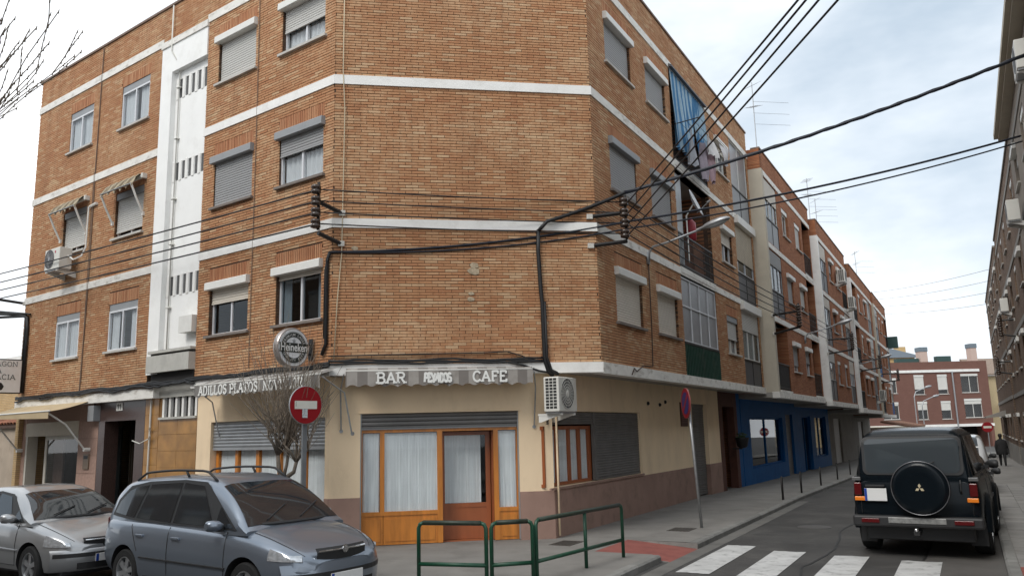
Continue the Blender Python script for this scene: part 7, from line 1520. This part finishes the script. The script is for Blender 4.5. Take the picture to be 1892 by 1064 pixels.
# ================================================================== PERSON WALKING AWAY
def person(loc, rz):
    J = {}; V = []; E_ = []; R_ = []
    def add(p, r, par=None):
        V.append(p); R_.append(r); i = len(V) - 1
        if par is not None: E_.append((par, i))
        return i
    pel = add((0, 0, .86), (.17, .14)); ch = add((0, .03, 1.14), (.185, .135), pel); sh = add((0, .06, 1.32), (.15, .11), ch); nk = add((0, .09, 1.42), (.055, .06), sh); hd0 = add((0, .12, 1.50), (.085, .095), nk); hd = add((0, .13, 1.60), (.085, .10), hd0)
    for sx, ph in ((-1, .14), (1, -.16)):
        hp = add((sx * .10, 0, .80), (.115, .12), pel); kn = add((sx * .10, ph * .9, .46), (.075, .08), hp); an = add((sx * .10, ph * 1.1 - .05, .10), (.05, .055), kn); add((sx * .11, ph * 1.1 + .10, .04), (.045, .035), an)
        so = add((sx * .20, .05, 1.29), (.075, .075), sh); el = add((sx * .27, -ph * .6, 1.02), (.058, .058), so); wr = add((sx * .25, -ph * 1.0 + .05, .80), (.045, .045), el); add((sx * .25, -ph * 1.0 + .09, .70), (.04, .03), wr)
    me = bpy.data.meshes.new('person'); me.from_pydata(V, E_, []); ob = bpy.data.objects.new('tmp', me); COL.objects.link(ob); sk = ob.modifiers.new('skin', 'SKIN'); sk.use_smooth_shade = True; 
    for i, v in enumerate(me.skin_vertices[0].data): v.radius = R_[i]; v.use_root = (i == 0)
    ss = ob.modifiers.new('sub', 'SUBSURF'); ss.levels = 2; ss.render_levels = 2
    dg = bpy.context.evaluated_depsgraph_get(); dg.update(); out = bpy.data.meshes.new_from_object(ob.evaluated_get(dg)); bpy.data.objects.remove(ob)
    out.materials.clear(); out.materials.append(mat('black clothing', (.012, .012, .013), .9, noise=.2, nscale=12)); out.polygons.foreach_set('use_smooth', [True] * len(out.polygons))
    pr = empty('person', loc, 'person in dark coat walking away along the right-hand pavement', 'person', None, rz); link('body', out, pr, True)
    m = MB(); rows = []   # coat, open bell shape over hips
    for z, rx, ry in ((1.36, .12, .11), (1.30, .235, .15), (1.10, .24, .175), (.85, .255, .19), (.62, .28, .22), (.60, .26, .20)): rows.append([Vector((rx * math.cos(a), ry * math.sin(a) + .03, z + .01 * math.sin(3 * a))) for a in [2 * PI * k / 20 for k in range(20)]])
    m.grid(rows, closed=True); m.build('coat', mat('black coat', (.014, .014, .015), .9, noise=.2, nscale=9), pr, smooth=True, local=True)
    m = MB(); m.lathe((0, .125, 1.60), (0, 0, 1), [(.02, -.10), (.085, -.06), (.10, 0), (.092, .06), (.05, .105), (.01, .115)], 16); m.build('hair', mat('dark hair', (.01, .008, .007), .6), pr, smooth=True, local=True)
    m = MB(); m.box(W0, .24, .34, -.02, .16, .62, .92); m.build('shoulder_bag', mat('black bag', (.01, .01, .01), .6), pr, local=True)
p = gp(31.5, 7.35, WT); person((p.x, p.y, p.z), math.atan2(dR.y, dR.x) - PI / 2)
for o in bpy.data.objects:
    if o.name == 'person': o.scale = (.9, .9, .9)

# ================================================================== BARE TREES
def tube_tree(name, label, base, stems, seed, twig_r=.004):
    """stems: list of (start, dir, length, radius, level); grown recursively into tapering limbs"""
    q = random.Random(seed); limbs = MB(); twigs = MB(); trunk = MB()
    def grow(p, d, L, r, lev, up):
        n = 6 if L > .4 else 4; pts = [p.copy()]; dd = d.normalized()
        for i in range(n):
            dd = (dd + Vector((q.uniform(-1, 1), q.uniform(-1, 1), q.uniform(-.4, .8) * up)) * .16).normalized(); pts.append(pts[-1] + dd * L / n)
        rs = [max(twig_r * .6, r * (1 - .72 * i / n)) for i in range(n + 1)]; (limbs if lev < 2 else twigs).tube(pts, rs, 6 if lev < 2 else 4, cap=lev < 2)
        if lev >= 4 or L < .12: return
        for k in range(q.randint(3, 5) if lev < 3 else q.randint(1, 3)):
            i = q.randint(max(1, n // 3), n); f = rs[i]; t = (pts[min(i + 1, n)] - pts[i - 1]).normalized(); s = Vector((q.uniform(-1, 1), q.uniform(-1, 1), q.uniform(-.3, .9) * up)).normalized()
            grow(pts[i], (t * .95 + s * q.uniform(.35, .7)).normalized(), L * q.uniform(.45, .75), f * .7, lev + 1, up)
    return trunk, limbs, twigs, grow, q
# pollarded street tree: twin stem, dense broom of straight upright shoots
tr = empty('street_tree', (-4.05, 14.40, -.1), 'bare pollarded street tree with a broom of thin shoots', 'tree')
trunk, limbs, twigs, grow, q = tube_tree('t', '', None, None, 5)
tb = Vector((-4.05, 14.40, -.12))
fork = tb + Vector((0, 0, 1.30))
trunk.tube([tb, tb + Vector((.02, 0, .6)), fork], [.085, .07, .065], 9)
knobs = []
for dx, dy, h, r in ((-.10, .02, .42, .05), (.24, -.05, .30, .045), (.05, .15, .55, .035)):
    e = fork + Vector((dx, dy, h)); mid = fork.lerp(e, .5) + Vector((dx * .3, 0, -.02)); limbs.tube([fork, mid, e], [r, r * .8, r * .7], 8); knobs.append(e)
    for k in range(5):
        a = q.random() * 6.28; o = e + Vector((math.cos(a) * .20, math.sin(a) * .18, q.uniform(.15, .38))); limbs.tube([e, e.lerp(o, .5) + Vector((0, 0, .04)), o], [r * .6, r * .45, r * .4], 6); knobs.append(o)
for e in knobs:
    for k in range(7):
        a = q.random() * 6.28; out = q.uniform(.05, 1.35) ** 1.0; d = Vector((math.cos(a) * out, math.sin(a) * out, 1)).normalized(); L = q.uniform(.9, 1.95) * (1.0 if out < .5 else .92); n = 7; pts = [e.copy()]; dd = d
        for i in range(n): dd = (dd + Vector((q.uniform(-1, 1), q.uniform(-1, 1), q.uniform(.1, .9))) * .09).normalized(); pts.append(pts[-1] + dd * L / n)
        r = q.uniform(.007, .0125); rs = [r * (1 - .7 * i / n) for i in range(n + 1)]; twigs.tube(pts, rs, 4, cap=False)
        for j in range(q.randint(0, 3)):
            i = q.randint(2, n - 1); s = Vector((q.uniform(-1, 1), q.uniform(-1, 1), q.uniform(.2, 1))).normalized(); b = pts[i]; twigs.tube([b, b + (dd + s * .7).normalized() * L * .22, b + (dd * 1.4 + s * .7).normalized() * L * .42], [rs[i] * .8, rs[i] * .6, .0016], 4, cap=False)
trunk.build('trunk', BARK, tr, smooth=True); limbs.build('limbs', BARK, tr, smooth=True); tag(twigs.build('crown', TWIG, tr, smooth=True), kind='stuff')
# tree whose bare branch tips reach in at the top left
t2 = empty('street_tree', (-5.84, 5.35, -.1), 'bare tree with branch tips reaching in at the top left corner', 'tree'); q = random.Random(12)
trunk, limbs, twigs, grow, q = tube_tree('t', '', None, None, 21)
b2_ = Vector((-5.84, 5.35, -.12)); trunk.tube([b2_, b2_ + Vector((.03, 0, 1.1)), b2_ + Vector((0, .05, 2.4))], [.11, .09, .075], 10)
top = b2_ + Vector((0, .05, 2.4))
def shoot(p, d, L, r, lev):
    n = 7; pts = [p.copy()]; dd = Vector(d).normalized()
    for i in range(n): dd = (dd + Vector((q.uniform(-1, 1), q.uniform(-1, 1), q.uniform(0, 1.0))) * .08).normalized(); pts.append(pts[-1] + dd * L / n)
    rs = [max(.0036, r * (1 - .7 * i / n)) for i in range(n + 1)]; (limbs if lev < 1 else twigs).tube(pts, rs, 6 if lev < 1 else 5, cap=lev < 1)
    for i in range(2, n + 1):
        if lev >= 1: twigs.tube([pts[i] - Vector((0, 0, .012)), pts[i] + Vector((.006, 0, .02))], [rs[i] * 1.8, rs[i] * .8], 4)
    if lev < 3:
        for k in range((5, 4, 2)[lev]):
            i = q.randint(2, n - 1); s = Vector((q.uniform(-.4, 1.2), q.uniform(-1, .6), q.uniform(.1, .8))).normalized(); shoot(pts[i], dd * .9 + s * .55, L * q.uniform(.45, .7), rs[i] * .62, lev + 1)
for d, L, r in (((.95, .1, .75), 2.1, .028), ((.85, -.1, .85), 2.1, .028), ((.9, .2, .9), 2.1, .028), ((.7, .1, 1.0), 2.1, .028), ((1.0, .0, .62), 2.0, .026), ((.8, .0, .95), 2.2, .026), ((.5, -.1, 1.1), 2.0, .028), ((-.5, .2, 1.0), 1.9, .03), ((.1, .6, 1.0), 1.8, .028)): shoot(top, d, L, r, 0)
trunk.build('trunk', BARK, t2, smooth=True); limbs.build('limbs', BARK, t2, smooth=True); tag(twigs.build('crown', TWIG, t2, smooth=True), kind='stuff')
